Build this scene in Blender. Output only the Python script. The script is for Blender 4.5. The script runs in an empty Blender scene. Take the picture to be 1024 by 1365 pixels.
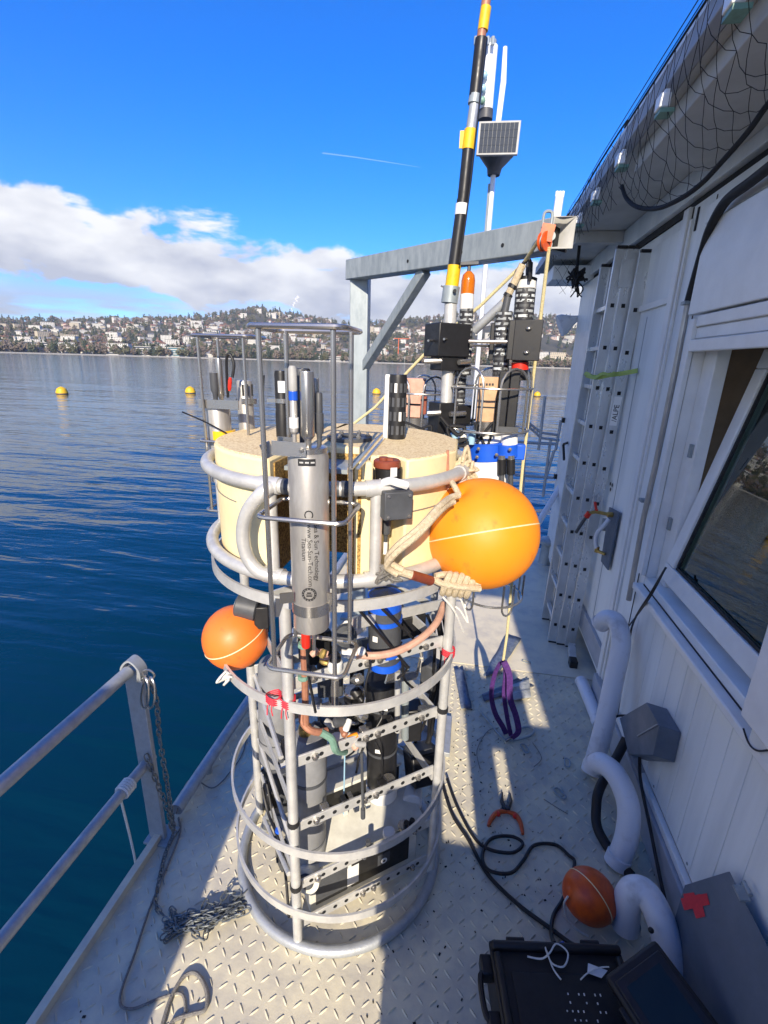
import bpy, bmesh, math, random
from mathutils import Vector, Matrix, Quaternion
random.seed(7)
V = Vector
SC = bpy.context.scene
COL = SC.collection
# ------------------------------------------------------------------ camera, world, sun, exposure
H_CAM = 2.1
_n = V((455-512, 2680-682.5, 632.)).normalized()
_b = V((630-512, 486-682.5, 632.)); _b = (_b - _n*_b.dot(_n)).normalized()
_up = -_n
_rt = _b.cross(_up)
CAMPOS = V((0, 0, H_CAM))
def ray(u, v):
    d = V((u-512, v-682.5, 632.))
    return V((_rt.dot(d), _b.dot(d), _up.dot(d)))
def at_z(u, v, z=0.0):
    d = ray(u, v); return CAMPOS + d*((z-H_CAM)/d.z)
def at_x(u, v, x):
    d = ray(u, v); return CAMPOS + d*(x/d.x)
def at_y(u, v, y):
    d = ray(u, v); return CAMPOS + d*(y/d.y)
def PXV(p):
    q = V(p)-CAMPOS; c = V((_rt.x*q.x+_b.x*q.y+_up.x*q.z, _rt.y*q.x+_b.y*q.y+_up.y*q.z, _rt.z*q.x+_b.z*q.y+_up.z*q.z)); return (512+632*c.x/c.z, 682.5+632*c.y/c.z)
def mpp(y, u=512, v=682):            # metres per photo pixel at depth y
    return y/ray(u, v).y
cam_d = bpy.data.cameras.new('camera')
cam = bpy.data.objects.new('camera', cam_d); COL.objects.link(cam)
right = V((_rt.x, _b.x, _up.x)); down = V((_rt.y, _b.y, _up.y)); fwd = V((_rt.z, _b.z, _up.z))
M = Matrix(((right.x, -down.x, -fwd.x, 0), (right.y, -down.y, -fwd.y, 0), (right.z, -down.z, -fwd.z, H_CAM), (0, 0, 0, 1)))
cam.matrix_world = M
cam_d.sensor_fit = 'VERTICAL'; cam_d.sensor_height = 36.0; cam_d.lens = 36.0*632/1365
cam_d.clip_start = 0.02; cam_d.clip_end = 60000
SC.camera = cam

SUN_EL, SUN_AZ = 27.0, 175.0          # elevation, clockwise from +Y (the boat's long axis)
w = bpy.data.worlds.new('World'); SC.world = w; w.use_nodes = True
nt = w.node_tree; nt.nodes.clear()
def N(t, **k):
    n = nt.nodes.new(t)
    for a, b in k.items(): setattr(n, a, b)
    return n
def L(a, b): nt.links.new(a, b)
def MATH(op, a, b=None, c=None, clamp=False):
    n = N('ShaderNodeMath', operation=op, use_clamp=clamp)
    for i, x in enumerate((a, b, c)):
        if x is None: continue
        if isinstance(x, (int, float)): n.inputs[i].default_value = x
        else: L(x, n.inputs[i])
    return n.outputs[0]
def MAPR(x, a, b, c, d, smooth=True):
    n = N('ShaderNodeMapRange'); n.interpolation_type = 'SMOOTHSTEP' if smooth else 'LINEAR'
    L(x, n.inputs[0])
    for i, q in enumerate((a, b, c, d)): n.inputs[i+1].default_value = q
    return n.outputs[0]
out = N('ShaderNodeOutputWorld'); bg = N('ShaderNodeBackground'); L(bg.outputs[0], out.inputs[0])
bg.inputs[1].default_value = 0.14
sky = N('ShaderNodeTexSky', sky_type='NISHITA'); sky.sun_disc = False
sky.sun_elevation = math.radians(SUN_EL); sky.sun_rotation = math.radians(SUN_AZ)
sky.altitude = 400; sky.air_density = 1.0; sky.dust_density = 0.2; sky.ozone_density = 4.0
hs = N('ShaderNodeHueSaturation'); hs.inputs['Saturation'].default_value = 1.18; hs.inputs['Value'].default_value = 1.0
hs.inputs['Hue'].default_value = 0.507
tint = N('ShaderNodeMix', data_type='RGBA', blend_type='MULTIPLY'); tint.inputs[0].default_value = 1; L(sky.outputs[0], tint.inputs[6]); tint.inputs[7].default_value = (.56, .735, 1.0, 1); L(tint.outputs[2], hs.inputs['Color'])
tc = N('ShaderNodeTexCoord'); sep = N('ShaderNodeSeparateXYZ'); L(tc.outputs['Generated'], sep.inputs[0])
az = MATH('ARCTAN2', sep.outputs[0], sep.outputs[1])        # radians, 0 along the boat
el = MATH('ARCSINE', sep.outputs[2])
mp = N('ShaderNodeMapping'); L(tc.outputs['Generated'], mp.inputs[0]); mp.inputs['Scale'].default_value = (7, 7, 17)
mp.inputs['Location'].default_value = (3.1, 1.7, 0.6)
n1 = N('ShaderNodeTexNoise'); L(mp.outputs[0], n1.inputs['Vector']); n1.inputs['Scale'].default_value = 1.0
n1.inputs['Detail'].default_value = 9; n1.inputs['Roughness'].default_value = 0.56; n1.inputs['Distortion'].default_value = 0.25
# bank: centre line and half thickness against azimuth
top = MAPR(az, -0.95, 0.15, math.radians(14.4), math.radians(10.4))
top = MATH('ADD', top, MATH('MULTIPLY', MAPR(az, -1.9, -0.95, math.radians(16), 0), MAPR(az, -3.1, -2.3, 0, 1)))  # bank raised out of view on the left to brighten the cabin wall
bot = MAPR(az, -0.95, 0.15, math.radians(5.4), math.radians(2.5))
ctr = MATH('MULTIPLY', MATH('ADD', top, bot), 0.5); half = MATH('MULTIPLY', MATH('SUBTRACT', top, bot), 0.5)
rel = MATH('DIVIDE', MATH('SUBTRACT', el, ctr), half)          # -1 bottom .. +1 top
nb = MATH('MULTIPLY', MATH('SUBTRACT', n1.outputs[0], 0.5), 2.7)
body = MATH('ADD', MATH('SUBTRACT', 1.0, MATH('ABSOLUTE', rel)), nb)
m1 = MAPR(body, 0.02, 0.34, 0, 0.98)
# low streaks near the hills
mp2 = N('ShaderNodeMapping'); L(tc.outputs['Generated'], mp2.inputs[0]); mp2.inputs['Scale'].default_value = (6, 6, 44)
n2 = N('ShaderNodeTexNoise'); L(mp2.outputs[0], n2.inputs['Vector']); n2.inputs['Scale'].default_value = 1.0; n2.inputs['Detail'].default_value = 7
lowm = MATH('MULTIPLY', MAPR(n2.outputs[0], 0.28, 0.55, 0, 0.92), MAPR(el, math.radians(7.5), math.radians(4), 0, 1))
mask = MATH('MAXIMUM', m1, lowm)
# lit tops, grey bellies
mp3 = N('ShaderNodeMapping'); L(tc.outputs['Generated'], mp3.inputs[0]); mp3.inputs['Scale'].default_value = (9, 9, 20)
n3 = N('ShaderNodeTexNoise'); L(mp3.outputs[0], n3.inputs['Vector']); n3.inputs['Scale'].default_value = 1.0; n3.inputs['Detail'].default_value = 6
shade = MATH('ADD', MATH('ADD', MATH('MULTIPLY', rel, 0.42), 0.5), MATH('MULTIPLY', MATH('SUBTRACT', n3.outputs[0], 0.5), 2.9), clamp=True)
cr = N('ShaderNodeValToRGB'); L(shade, cr.inputs[0])
cr.color_ramp.elements[0].color = (2.3, 2.4, 2.75, 1); cr.color_ramp.elements[1].color = (4.1, 4.1, 4.1, 1)
mixc = N('ShaderNodeMix', data_type='RGBA'); L(mask, mixc.inputs[0]); L(hs.outputs[0], mixc.inputs[6]); L(cr.outputs[0], mixc.inputs[7])
L(mixc.outputs[2], bg.inputs[0])

sl = bpy.data.lights.new('sun', 'SUN'); sl.energy = 4.0; sl.angle = math.radians(0.5); sl.color = (1.0, 0.88, 0.70)
sun = bpy.data.objects.new('sun', sl); COL.objects.link(sun)
_e, _a = math.radians(SUN_EL), math.radians(SUN_AZ)
SUNV = V((math.sin(_a)*math.cos(_e), math.cos(_a)*math.cos(_e), math.sin(_e)))
sun.rotation_euler = (-SUNV).to_track_quat('-Z', 'Y').to_euler()
vs = SC.view_settings; vs.view_transform = 'Standard'; vs.look = 'None'; vs.gamma = 1; vs.use_curve_mapping = False; vs.exposure = 0.95

# ------------------------------------------------------------------ materials
MATS = {}
def mat(name, col, rough=0.5, metal=0.0, var=0.0, vscale=8.0, col2=None, bump=0.0, bscale=60.0, spec=0.5, coat=0.0, stretch=(1, 1, 1), thresh=(0.35, 0.7), alpha=1.0, trans=0.0, rvar=0.0, ior=1.45):
    m = bpy.data.materials.new(name); m.use_nodes = True; t = m.node_tree; b = t.nodes['Principled BSDF']
    b.inputs['Base Color'].default_value = (*col, 1); b.inputs['Roughness'].default_value = rough; b.inputs['Metallic'].default_value = metal
    b.inputs['Specular IOR Level'].default_value = spec; b.inputs['Coat Weight'].default_value = coat; b.inputs['Alpha'].default_value = alpha
    b.inputs['Transmission Weight'].default_value = trans; b.inputs['IOR'].default_value = ior
    if var or col2 or bump or rvar:
        g = t.nodes.new('ShaderNodeNewGeometry'); mp = t.nodes.new('ShaderNodeMapping'); mp.inputs['Scale'].default_value = stretch
        t.links.new(g.outputs['Position'], mp.inputs[0])
    if var or col2 or rvar:
        n = t.nodes.new('ShaderNodeTexNoise'); n.inputs['Scale'].default_value = vscale; n.inputs['Detail'].default_value = 6; n.inputs['Roughness'].default_value = 0.62
        t.links.new(mp.outputs[0], n.inputs['Vector'])
        r = t.nodes.new('ShaderNodeValToRGB'); t.links.new(n.outputs[0], r.inputs[0])
        r.color_ramp.elements[0].position = thresh[0]; r.color_ramp.elements[1].position = thresh[1]
        c2 = col2 if col2 else tuple(c*(1-var) for c in col)
        r.color_ramp.elements[0].color = (*c2, 1); r.color_ramp.elements[1].color = (*col, 1)
        if var or col2: t.links.new(r.outputs[0], b.inputs['Base Color'])
        if rvar:
            mr = t.nodes.new('ShaderNodeMapRange'); t.links.new(n.outputs[0], mr.inputs[0])
            mr.inputs[1].default_value = 0.3; mr.inputs[2].default_value = 0.7; mr.inputs[3].default_value = rough+rvar; mr.inputs[4].default_value = max(0.03, rough-rvar)
            t.links.new(mr.outputs[0], b.inputs['Roughness'])
    if bump:
        n = t.nodes.new('ShaderNodeTexNoise'); n.inputs['Scale'].default_value = bscale; n.inputs['Detail'].default_value = 4
        t.links.new(mp.outputs[0], n.inputs['Vector'])
        k = t.nodes.new('ShaderNodeBump'); k.inputs['Strength'].default_value = bump; k.inputs['Distance'].default_value = 0.004
        t.links.new(n.outputs[0], k.inputs['Height']); t.links.new(k.outputs[0], b.inputs['Normal'])
    MATS[name] = m; return m
M_alu = mat('weathered_aluminium', (.66, .65, .62), .42, .35, vscale=14, col2=(.46, .46, .45), bump=.25, bscale=90, rvar=.12)
M_chain = mat('dull_chain_steel', (.24, .26, .26), .4, .6, vscale=60, col2=(.13, .14, .14))
M_galv = mat('galvanised_steel', (.37, .41, .42), .46, .3, vscale=22, col2=(.25, .29, .31), bump=.1, stretch=(1, 1, .35), rvar=.12)
M_rail = mat('railing_steel', (.46, .48, .49), .45, .4, vscale=22, col2=(.34, .36, .38), bump=.2, bscale=120, rvar=.15)
M_steel = mat('stainless_steel', (.46, .44, .41), .26, .85, vscale=9, var=.1, rvar=.04)
M_ti = mat('brushed_titanium', (.56, .54, .50), .38, .55, vscale=24, col2=(.36, .34, .32), stretch=(1, 1, .3), rvar=.1)
M_foam = mat('syntactic_foam_paint', (.85, .74, .45), .6, 0, vscale=5, col2=(.74, .61, .34), bump=.25, bscale=70)
M_foamtop = mat('worn_foam_top', (.82, .66, .38), .75, 0, vscale=170, col2=(.54, .36, .16), bump=.25, bscale=200, thresh=(.36, .54))
M_foamraw = mat('raw_foam_cut', (.56, .35, .10), .85, 0, vscale=170, col2=(.16, .09, .025), bump=.6, bscale=180, thresh=(.42, .6))
M_black = mat('black_plastic', (.018, .018, .02), .42, 0, var=.4, vscale=30, rvar=.1)
M_rubber = mat('black_rubber', (.02, .02, .022), .6, 0, var=.3, vscale=40)
M_dkgrey = mat('dark_grey_plastic', (.075, .08, .09), .5, 0, var=.3, vscale=20)
M_pvc = mat('grey_pvc', (.25, .255, .265), .5, 0, var=.25, vscale=12, rvar=.1)
M_pvcl = mat('light_grey_pvc', (.40, .40, .39), .55, 0, var=.25, vscale=12)
M_white = mat('white_plastic', (.76, .76, .74), .45, 0, var=.12, vscale=18)
M_batt = mat('white_battery_case', (.70, .69, .62), .5, 0, col2=(.52, .51, .45), vscale=14)
M_wall = mat('white_cabin_paint', (.82, .845, .83), .42, 0, col2=(.66, .685, .68), vscale=5, stretch=(1, 1, .12), thresh=(.3, .58), bump=.05, bscale=25)
M_trim = mat('white_window_trim', (.82, .83, .81), .33, 0, var=.12, vscale=7)
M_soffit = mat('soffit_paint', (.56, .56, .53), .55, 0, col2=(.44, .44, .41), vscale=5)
M_deck = mat('deck_paint', (.66, .60, .44), .5, 0, vscale=6.5, col2=(.44, .41, .35), bump=.25, bscale=45, rvar=.12, thresh=(.3, .62))
M_deck2 = mat('smooth_deck_paint', (.67, .61, .47), .5, 0, vscale=5, col2=(.46, .43, .38), bump=.12, bscale=30, thresh=(.28, .55))
M_orange = mat('orange_float_vinyl', (.86, .27, .012), .5, 0, vscale=17, col2=(.66, .17, .02), bump=.12, bscale=22, rvar=.1, thresh=(.26, .40))
M_orange3 = mat('faded_orange_vinyl', (.82, .19, .03), .46, 0, vscale=17, col2=(.62, .13, .03), bump=.12, bscale=22, rvar=.1, thresh=(.26, .40))
M_orange2 = mat('red_orange_float_vinyl', (.72, .12, .015), .4, 0, vscale=22, col2=(.48, .07, .02), bump=.06, bscale=40)
M_red = mat('red_plastic', (.72, .03, .015), .4, 0, var=.2, vscale=30)
M_redtape = mat('red_tape', (.62, .03, .05), .55, 0, var=.2, vscale=60)
M_blue = mat('blue_plastic', (.012, .10, .62), .4, 0, var=.2, vscale=16)
M_rope = mat('pale_rope', (.62, .52, .36), .85, 0, col2=(.42, .34, .22), vscale=120, bump=.8, bscale=260)
M_ropey = mat('yellow_rope', (.68, .60, .34), .8, 0, col2=(.54, .46, .24), vscale=140, bump=.8, bscale=260)
M_ropew = mat('white_cord', (.74, .73, .68), .75, 0, var=.2, vscale=120, bump=.6, bscale=300)
M_ropeg = mat('grey_line', (.24, .23, .21), .85, 0, col2=(.13, .12, .11), vscale=150, bump=.6, bscale=260)
M_copper = mat('bronze_tube', (.44, .20, .12), .5, .15, col2=(.30, .13, .08), vscale=25)
M_pink = mat('pinkish_hose', (.60, .36, .27), .55, 0, col2=(.46, .26, .19), vscale=30)
M_tan = mat('tan_copper_box', (.56, .36, .20), .5, 0, col2=(.44, .27, .15), vscale=30)
M_green = mat('green_fitting', (.20, .36, .28), .5, 0, var=.3, vscale=40)
M_brass = mat('brass', (.55, .38, .12), .35, .8, var=.3, vscale=60)
M_yellow = mat('yellow_tape', (.80, .50, .01), .5, 0, col2=(.66, .38, .01), vscale=40)
M_buoy = mat('yellow_buoy_paint', (.78, .46, .02), .5, 0, var=.15, vscale=3)
M_amber = mat('amber_beacon_lens', (.75, .20, .01), .15, 0, var=.15, vscale=60, trans=.35)
M_purple = mat('purple_webbing', (.10, .03, .20), .75, 0, col2=(.05, .014, .11), vscale=60, bump=.6, bscale=300)
M_bagbl = mat('blue_foil_wrap', (.06, .085, .15), .35, 0, col2=(.16, .19, .25), vscale=40, bump=.8, bscale=60)
M_bagw = mat('clear_grey_foil', (.45, .47, .50), .3, 0, col2=(.24, .27, .31), vscale=30, bump=.9, bscale=60)
M_cable = mat('black_cable', (.012, .012, .014), .45)
M_net = mat('black_netting', (.012, .013, .015), .8)
M_red_cap = mat('red_brown_cap', (.26, .06, .03), .5, 0, var=.3, vscale=30)
M_skirt = mat('cabin_base_steel', (.42, .44, .48), .5, 0, col2=(.30, .32, .35), vscale=6)
M_boxgrey = mat('grey_cabinet_steel', (.15, .18, .23), .45, .2, col2=(.10, .13, .17), vscale=5, rvar=.1)
M_case = mat('black_case_plastic', (.014, .014, .017), .5, 0, var=.4, vscale=25, bump=.1, bscale=300)
M_screen = mat('dark_display', (.016, .022, .019), .12, 0, var=.2, vscale=8)
M_pipe = mat('white_pvc_pipe', (.68, .70, .74), .35, 0, col2=(.50, .51, .53), vscale=11, thresh=(.28, .45))
M_ladder = mat('ladder_aluminium', (.72, .74, .74), .34, .5, col2=(.54, .56, .56), vscale=12, stretch=(1, 1, .4), rvar=.12)
M_hole = mat('dark_recess', (.012, .013, .015), .7)
M_room = mat('cabin_interior', (.16, .13, .10), .7)
M_wood = mat('interior_wood', (.34, .20, .09), .5, var=.3, vscale=9)
M_lblue = mat('pale_blue_plastic', (.30, .48, .60), .4)
M_led = mat('white_lamp_cover', (.88, .88, .85), .35)
M_dark = mat('black_print', (.02, .02, .022), .5)
M_lime = mat('lime_strap', (.42, .55, .14), .6, 0, var=.2, vscale=50)
M_grit = mat('dark_grit', (.02, .02, .02), .9)
def glass(name):
    m = bpy.data.materials.new(name); m.use_nodes = True; t = m.node_tree; t.nodes.clear()
    o = t.nodes.new('ShaderNodeOutputMaterial'); mx = t.nodes.new('ShaderNodeMixShader'); tr = t.nodes.new('ShaderNodeBsdfTransparent'); gl = t.nodes.new('ShaderNodeBsdfGlossy')
    fr = t.nodes.new('ShaderNodeFresnel'); fr.inputs[0].default_value = 1.9; gl.inputs['Roughness'].default_value = 0.01; gl.inputs[0].default_value = (.95, 1, .98, 1)
    tr.inputs[0].default_value = (.72, .80, .77, 1)
    t.links.new(fr.outputs[0], mx.inputs[0]); t.links.new(tr.outputs[0], mx.inputs[1]); t.links.new(gl.outputs[0], mx.inputs[2]); t.links.new(mx.outputs[0], o.inputs[0])
    return m
M_glass = glass('window_glass')
def printed_tape():                 # black wrap with rows of white printed blocks
    m = mat('printed_wrap', (.02, .02, .022), .4); t = m.node_tree; b = t.nodes['Principled BSDF']
    g = t.nodes.new('ShaderNodeTexCoord'); mp = t.nodes.new('ShaderNodeMapping'); mp.inputs['Scale'].default_value = (1, 1, 1)
    t.links.new(g.outputs['UV'], mp.inputs[0])
    br = t.nodes.new('ShaderNodeTexBrick'); t.links.new(mp.outputs[0], br.inputs[0])
    br.inputs['Scale'].default_value = 1.0; br.inputs['Brick Width'].default_value = .052; br.inputs['Row Height'].default_value = .021
    br.inputs['Mortar Size'].default_value = .0055; br.inputs['Color1'].default_value = (.02, .02, .022, 1); br.inputs['Color2'].default_value = (.62, .66, .68, 1)
    br.inputs['Mortar'].default_value = (.03, .03, .035, 1); br.inputs['Bias'].default_value = .05; br.offset = .37
    n = t.nodes.new('ShaderNodeTexNoise'); n.inputs['Scale'].default_value = 70; t.links.new(mp.outputs[0], n.inputs['Vector'])
    r = t.nodes.new('ShaderNodeValToRGB'); r.color_ramp.elements[0].position = .56; r.color_ramp.elements[1].position = .60
    t.links.new(n.outputs[0], r.inputs[0])
    mx = t.nodes.new('ShaderNodeMix'); mx.data_type = 'RGBA'; t.links.new(r.outputs[0], mx.inputs[0]); t.links.new(br.outputs[0], mx.inputs[6]); mx.inputs[7].default_value = (.03, .03, .032, 1)
    t.links.new(mx.outputs[2], b.inputs['Base Color']); return m
M_print = printed_tape()
def water_mat():
    m = bpy.data.materials.new('lake_water'); m.use_nodes = True; t = m.node_tree; b = t.nodes['Principled BSDF']
    b.inputs['Base Color'].default_value = (.0006, .026, .050, 1); b.inputs['Roughness'].default_value = .06; b.inputs['IOR'].default_value = 1.333
    g = t.nodes.new('ShaderNodeNewGeometry')
    last = None
    for (sx, sy, rot, sc, dist, st) in ((.5, 2.2, .30, .42, .16, .5), (.6, 2.6, .1, 1.4, .048, .45), (.9, 2.0, .4, 4.5, .009, .4), (.4, 1.6, .2, .06, .8, .3)):
        mp = t.nodes.new('ShaderNodeMapping'); mp.inputs['Scale'].default_value = (sx, sy, 1); mp.inputs['Rotation'].default_value = (0, 0, rot)
        t.links.new(g.outputs['Position'], mp.inputs[0])
        n = t.nodes.new('ShaderNodeTexNoise'); n.inputs['Scale'].default_value = sc; n.inputs['Detail'].default_value = 3; n.inputs['Roughness'].default_value = .5; n.inputs['Distortion'].default_value = .4
        t.links.new(mp.outputs[0], n.inputs['Vector'])
        k = t.nodes.new('ShaderNodeBump'); k.inputs['Strength'].default_value = st; k.inputs['Distance'].default_value = dist
        t.links.new(n.outputs[0], k.inputs['Height'])
        if last: t.links.new(last.outputs[0], k.inputs['Normal'])
        last = k
    t.links.new(last.outputs[0], b.inputs['Normal'])
    return m
M_water = water_mat()

# ------------------------------------------------------------------ mesh builder
class MB:
    def __init__(s): s.v = []; s.f = []; s.m = []; s.uv = None
    def add(s, verts, faces, mi=0):
        o = len(s.v); s.v += [tuple(p) for p in verts]; s.f += [tuple(o+i for i in f) for f in faces]; s.m += [mi]*len(faces); return s
    def box(s, c, size, R=None, mi=0):
        c = V(c); hx, hy, hz = (k/2 for k in size); vs = []
        for z in (-hz, hz):
            for x, y in ((-hx, -hy), (hx, -hy), (hx, hy), (-hx, hy)):
                p = V((x, y, z)); vs.append(c + (R @ p if R else p))
        return s.add(vs, [(3, 2, 1, 0), (4, 5, 6, 7), (0, 1, 5, 4), (1, 2, 6, 5), (2, 3, 7, 6), (3, 0, 4, 7)], mi)
    def bb(s, a, b, mi=0):
        a, b = V(a), V(b); return s.box((a+b)/2, (abs(b.x-a.x), abs(b.y-a.y), abs(b.z-a.z)), None, mi)
    def beam(s, p0, p1, wd, ht, up=V((0, 0, 1)), mi=0):      # rectangular bar, wd sideways, ht along up
        p0, p1 = V(p0), V(p1); y = (p1-p0); ln = y.length; y = y/ln
        x = y.cross(up); x = x.normalized() if x.length > 1e-5 else y.orthogonal().normalized(); z = x.cross(y)
        R = Matrix((x, y, z)).transposed(); return s.box((p0+p1)/2, (wd, ln, ht), R, mi)
    def lathe(s, prof, base=(0, 0, 0), axis=(0, 0, 1), n=24, cap=True, mi=0, sx=1.0):
        base = V(base); z = V(axis).normalized(); x = V((1, 0, 0)) if abs(z.x) < .9 else V((0, 1, 0)); x = (x - z*x.dot(z)).normalized(); y = z.cross(x)
        o = len(s.v); k = len(prof)
        for r, h in prof:
            for i in range(n):
                a = 2*math.pi*i/n; s.v.append(tuple(base + z*h + x*(r*math.cos(a)*sx) + y*(r*math.sin(a))))
        for j in range(k-1):
            for i in range(n):
                i2 = (i+1) % n; s.f.append((o+j*n+i, o+j*n+i2, o+(j+1)*n+i2, o+(j+1)*n+i)); s.m.append(mi)
        if cap:
            s.f.append(tuple(o+i for i in reversed(range(n)))); s.f.append(tuple(o+(k-1)*n+i for i in range(n))); s.m += [mi, mi]
        return s
    def cyl(s, p0, p1, r0, r1=None, n=16, mi=0, bev=0.0):
        p0, p1 = V(p0), V(p1); ln = (p1-p0).length; r1 = r0 if r1 is None else r1
        if bev: pr = [(r0-bev, 0), (r0, bev), (r1, ln-bev), (r1-bev, ln)]
        else: pr = [(r0, 0), (r1, ln)]
        return s.lathe(pr, p0, p1-p0, n, True, mi)
    def tube(s, pts, r, n=8, closed=False, mi=0):
        pts = [V(p) for p in pts]; k = len(pts); o = len(s.v); prev = None
        for j, p in enumerate(pts):
            if closed: t = pts[(j+1) % k]-pts[j-1]
            else: t = pts[min(j+1, k-1)]-pts[max(j-1, 0)]
            t = t.normalized() if t.length > 1e-9 else V((0, 0, 1))
            if prev is None:
                a = V((0, 0, 1)) if abs(t.z) < .9 else V((1, 0, 0)); x = (a - t*a.dot(t)).normalized()
            else:
                x = prev - t*prev.dot(t); x = x.normalized() if x.length > 1e-6 else t.orthogonal().normalized()
            prev = x; y = t.cross(x); rr = r[j] if isinstance(r, (list, tuple)) else r
            for i in range(n):
                a = 2*math.pi*i/n; s.v.append(tuple(p + x*(rr*math.cos(a)) + y*(rr*math.sin(a))))
        for j in range(k if closed else k-1):
            j2 = (j+1) % k
            for i in range(n):
                i2 = (i+1) % n; s.f.append((o+j*n+i, o+j*n+i2, o+j2*n+i2, o+j2*n+i)); s.m.append(mi)
        if not closed:
            s.f.append(tuple(o+i for i in reversed(range(n)))); s.f.append(tuple(o+(k-1)*n+i for i in range(n))); s.m += [mi, mi]
        return s
    def ribbon(s, pts, wid, th, side=None, mi=0):            # flat strap along a path
        pts = [V(p) for p in pts]; k = len(pts); o = len(s.v)
        for j, p in enumerate(pts):
            t = (pts[min(j+1, k-1)]-pts[max(j-1, 0)]).normalized()
            sd = V(side) if side is not None else V((1, 0, 0)); sd = (sd - t*sd.dot(t)).normalized(); nn = t.cross(sd)
            for a, b in ((-1, -1), (1, -1), (1, 1), (-1, 1)): s.v.append(tuple(p + sd*(a*wid/2) + nn*(b*th/2)))
        for j in range(k-1):
            for i in range(4):
                i2 = (i+1) % 4; s.f.append((o+j*4+i, o+j*4+i2, o+(j+1)*4+i2, o+(j+1)*4+i)); s.m.append(mi)
        s.f.append((o+3, o+2, o+1, o)); e = o+(k-1)*4; s.f.append((e, e+1, e+2, e+3)); s.m += [mi, mi]
        return s
    def sphere(s, c, r, n=24, k=14, axis=(0, 0, 1), sc=1.0, mi=0):
        prof = [(max(1e-4, r*math.sin(math.pi*j/k)), -r*sc*math.cos(math.pi*j/k)) for j in range(k+1)]
        return s.lathe(prof, c, axis, n, False, mi)
    def prism(s, poly, z0, z1, mi=0, mt=None):
        n = len(poly); o = len(s.v)
        s.v += [(x, y, z0) for x, y in poly] + [(x, y, z1) for x, y in poly]
        for i in range(n):
            i2 = (i+1) % n; s.f.append((o+i, o+i2, o+n+i2, o+n+i)); s.m.append(mi)
        s.f.append(tuple(o+i for i in reversed(range(n)))); s.f.append(tuple(o+n+i for i in range(n))); s.m += [mi, mi if mt is None else mt]
        return s
def spl(pts, k=6, closed=False):
    pts = [V(p) for p in pts]; n = len(pts); res = []
    rng = range(n) if closed else range(n-1)
    for i in rng:
        if closed: p0, p1, p2, p3 = pts[i-1], pts[i], pts[(i+1) % n], pts[(i+2) % n]
        else: p0, p1, p2, p3 = pts[max(i-1, 0)], pts[i], pts[i+1], pts[min(i+2, n-1)]
        for j in range(k):
            t = j/k; res.append(.5*((2*p1)+(-p0+p2)*t+(2*p0-5*p1+4*p2-p3)*t*t+(-p0+3*p1-3*p2+p3)*t**3))
    if not closed: res.append(pts[-1])
    return res
def circ(c, r, z, n=48, a0=0, a1=360):
    full = abs(a1-a0) >= 360
    return [V((c[0]+r*math.cos(math.radians(a0+(a1-a0)*i/(n if full else n-1))), c[1]+r*math.sin(math.radians(a0+(a1-a0)*i/(n if full else n-1))), z)) for i in range(n)]
def rloop(w_, d_, r, z, c, k=5):                              # rounded rectangle loop, horizontal
    pts = []
    for sx, sy, a0 in ((1, 1, 0), (-1, 1, 90), (-1, -1, 180), (1, -1, 270)):
        for i in range(k):
            a = math.radians(a0+90*i/(k-1)); pts.append(V((c[0]+sx*(w_/2-r)+r*math.cos(a), c[1]+sy*(d_/2-r)+r*math.sin(a), z)))
    return pts
def root_loc(o):
    while o is not None and o.parent is not None: o = o.parent
    return V(o.location) if o is not None else V((0, 0, 0))
def obj(name, mb, m, parent=None, sharp=35, bev=0.0, origin=None, label=None, kind=None):
    off = root_loc(parent) if parent is not None else (V(origin) if origin is not None else V((0, 0, 0)))
    me = bpy.data.meshes.new(name); me.from_pydata([tuple(V(p)-off) for p in mb.v], [], mb.f)
    ms = m if isinstance(m, (list, tuple)) else [m]
    for q in ms: me.materials.append(q)
    if len(ms) > 1: me.polygons.foreach_set('material_index', mb.m)
    if sharp: me.shade_smooth(); me.set_sharp_from_angle(angle=math.radians(sharp))
    me.update()
    o = bpy.data.objects.new(name, me); COL.objects.link(o)
    if parent is not None: o.parent = parent
    else: o.location = off
    if bev:
        b = o.modifiers.new('bevel', 'BEVEL'); b.width = bev; b.segments = 2; b.limit_method = 'ANGLE'; b.angle_limit = math.radians(40)
    if label: o['label'] = label
    if kind: o['kind'] = kind
    return o
def tag(o, label, cat, group=None):
    o['label'] = label; o['category'] = cat
    if group: o['group'] = group
    return o
def thing(name, label, cat, loc=(0, 0, 0), group=None):
    o = bpy.data.objects.new(name, None); COL.objects.link(o); o.location = loc; o.empty_display_size = .05
    return tag(o, label, cat, group)
def uvcyl(o, c, z0, r):                                       # metric UVs round a vertical cylinder, for printed wraps
    me = o.data; u = me.uv_layers.new(name='UVMap'); off = root_loc(o)
    for p in me.polygons:
        an = [math.atan2(me.vertices[me.loops[i].vertex_index].co.y+off.y-c[1], me.vertices[me.loops[i].vertex_index].co.x+off.x-c[0]) for i in p.loop_indices]
        if max(an)-min(an) > math.pi: an = [a+2*math.pi if a < 0 else a for a in an]
        for i, a in zip(p.loop_indices, an): u.data[i].uv = (a*r, me.vertices[me.loops[i].vertex_index].co.z+off.z-z0)
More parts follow.
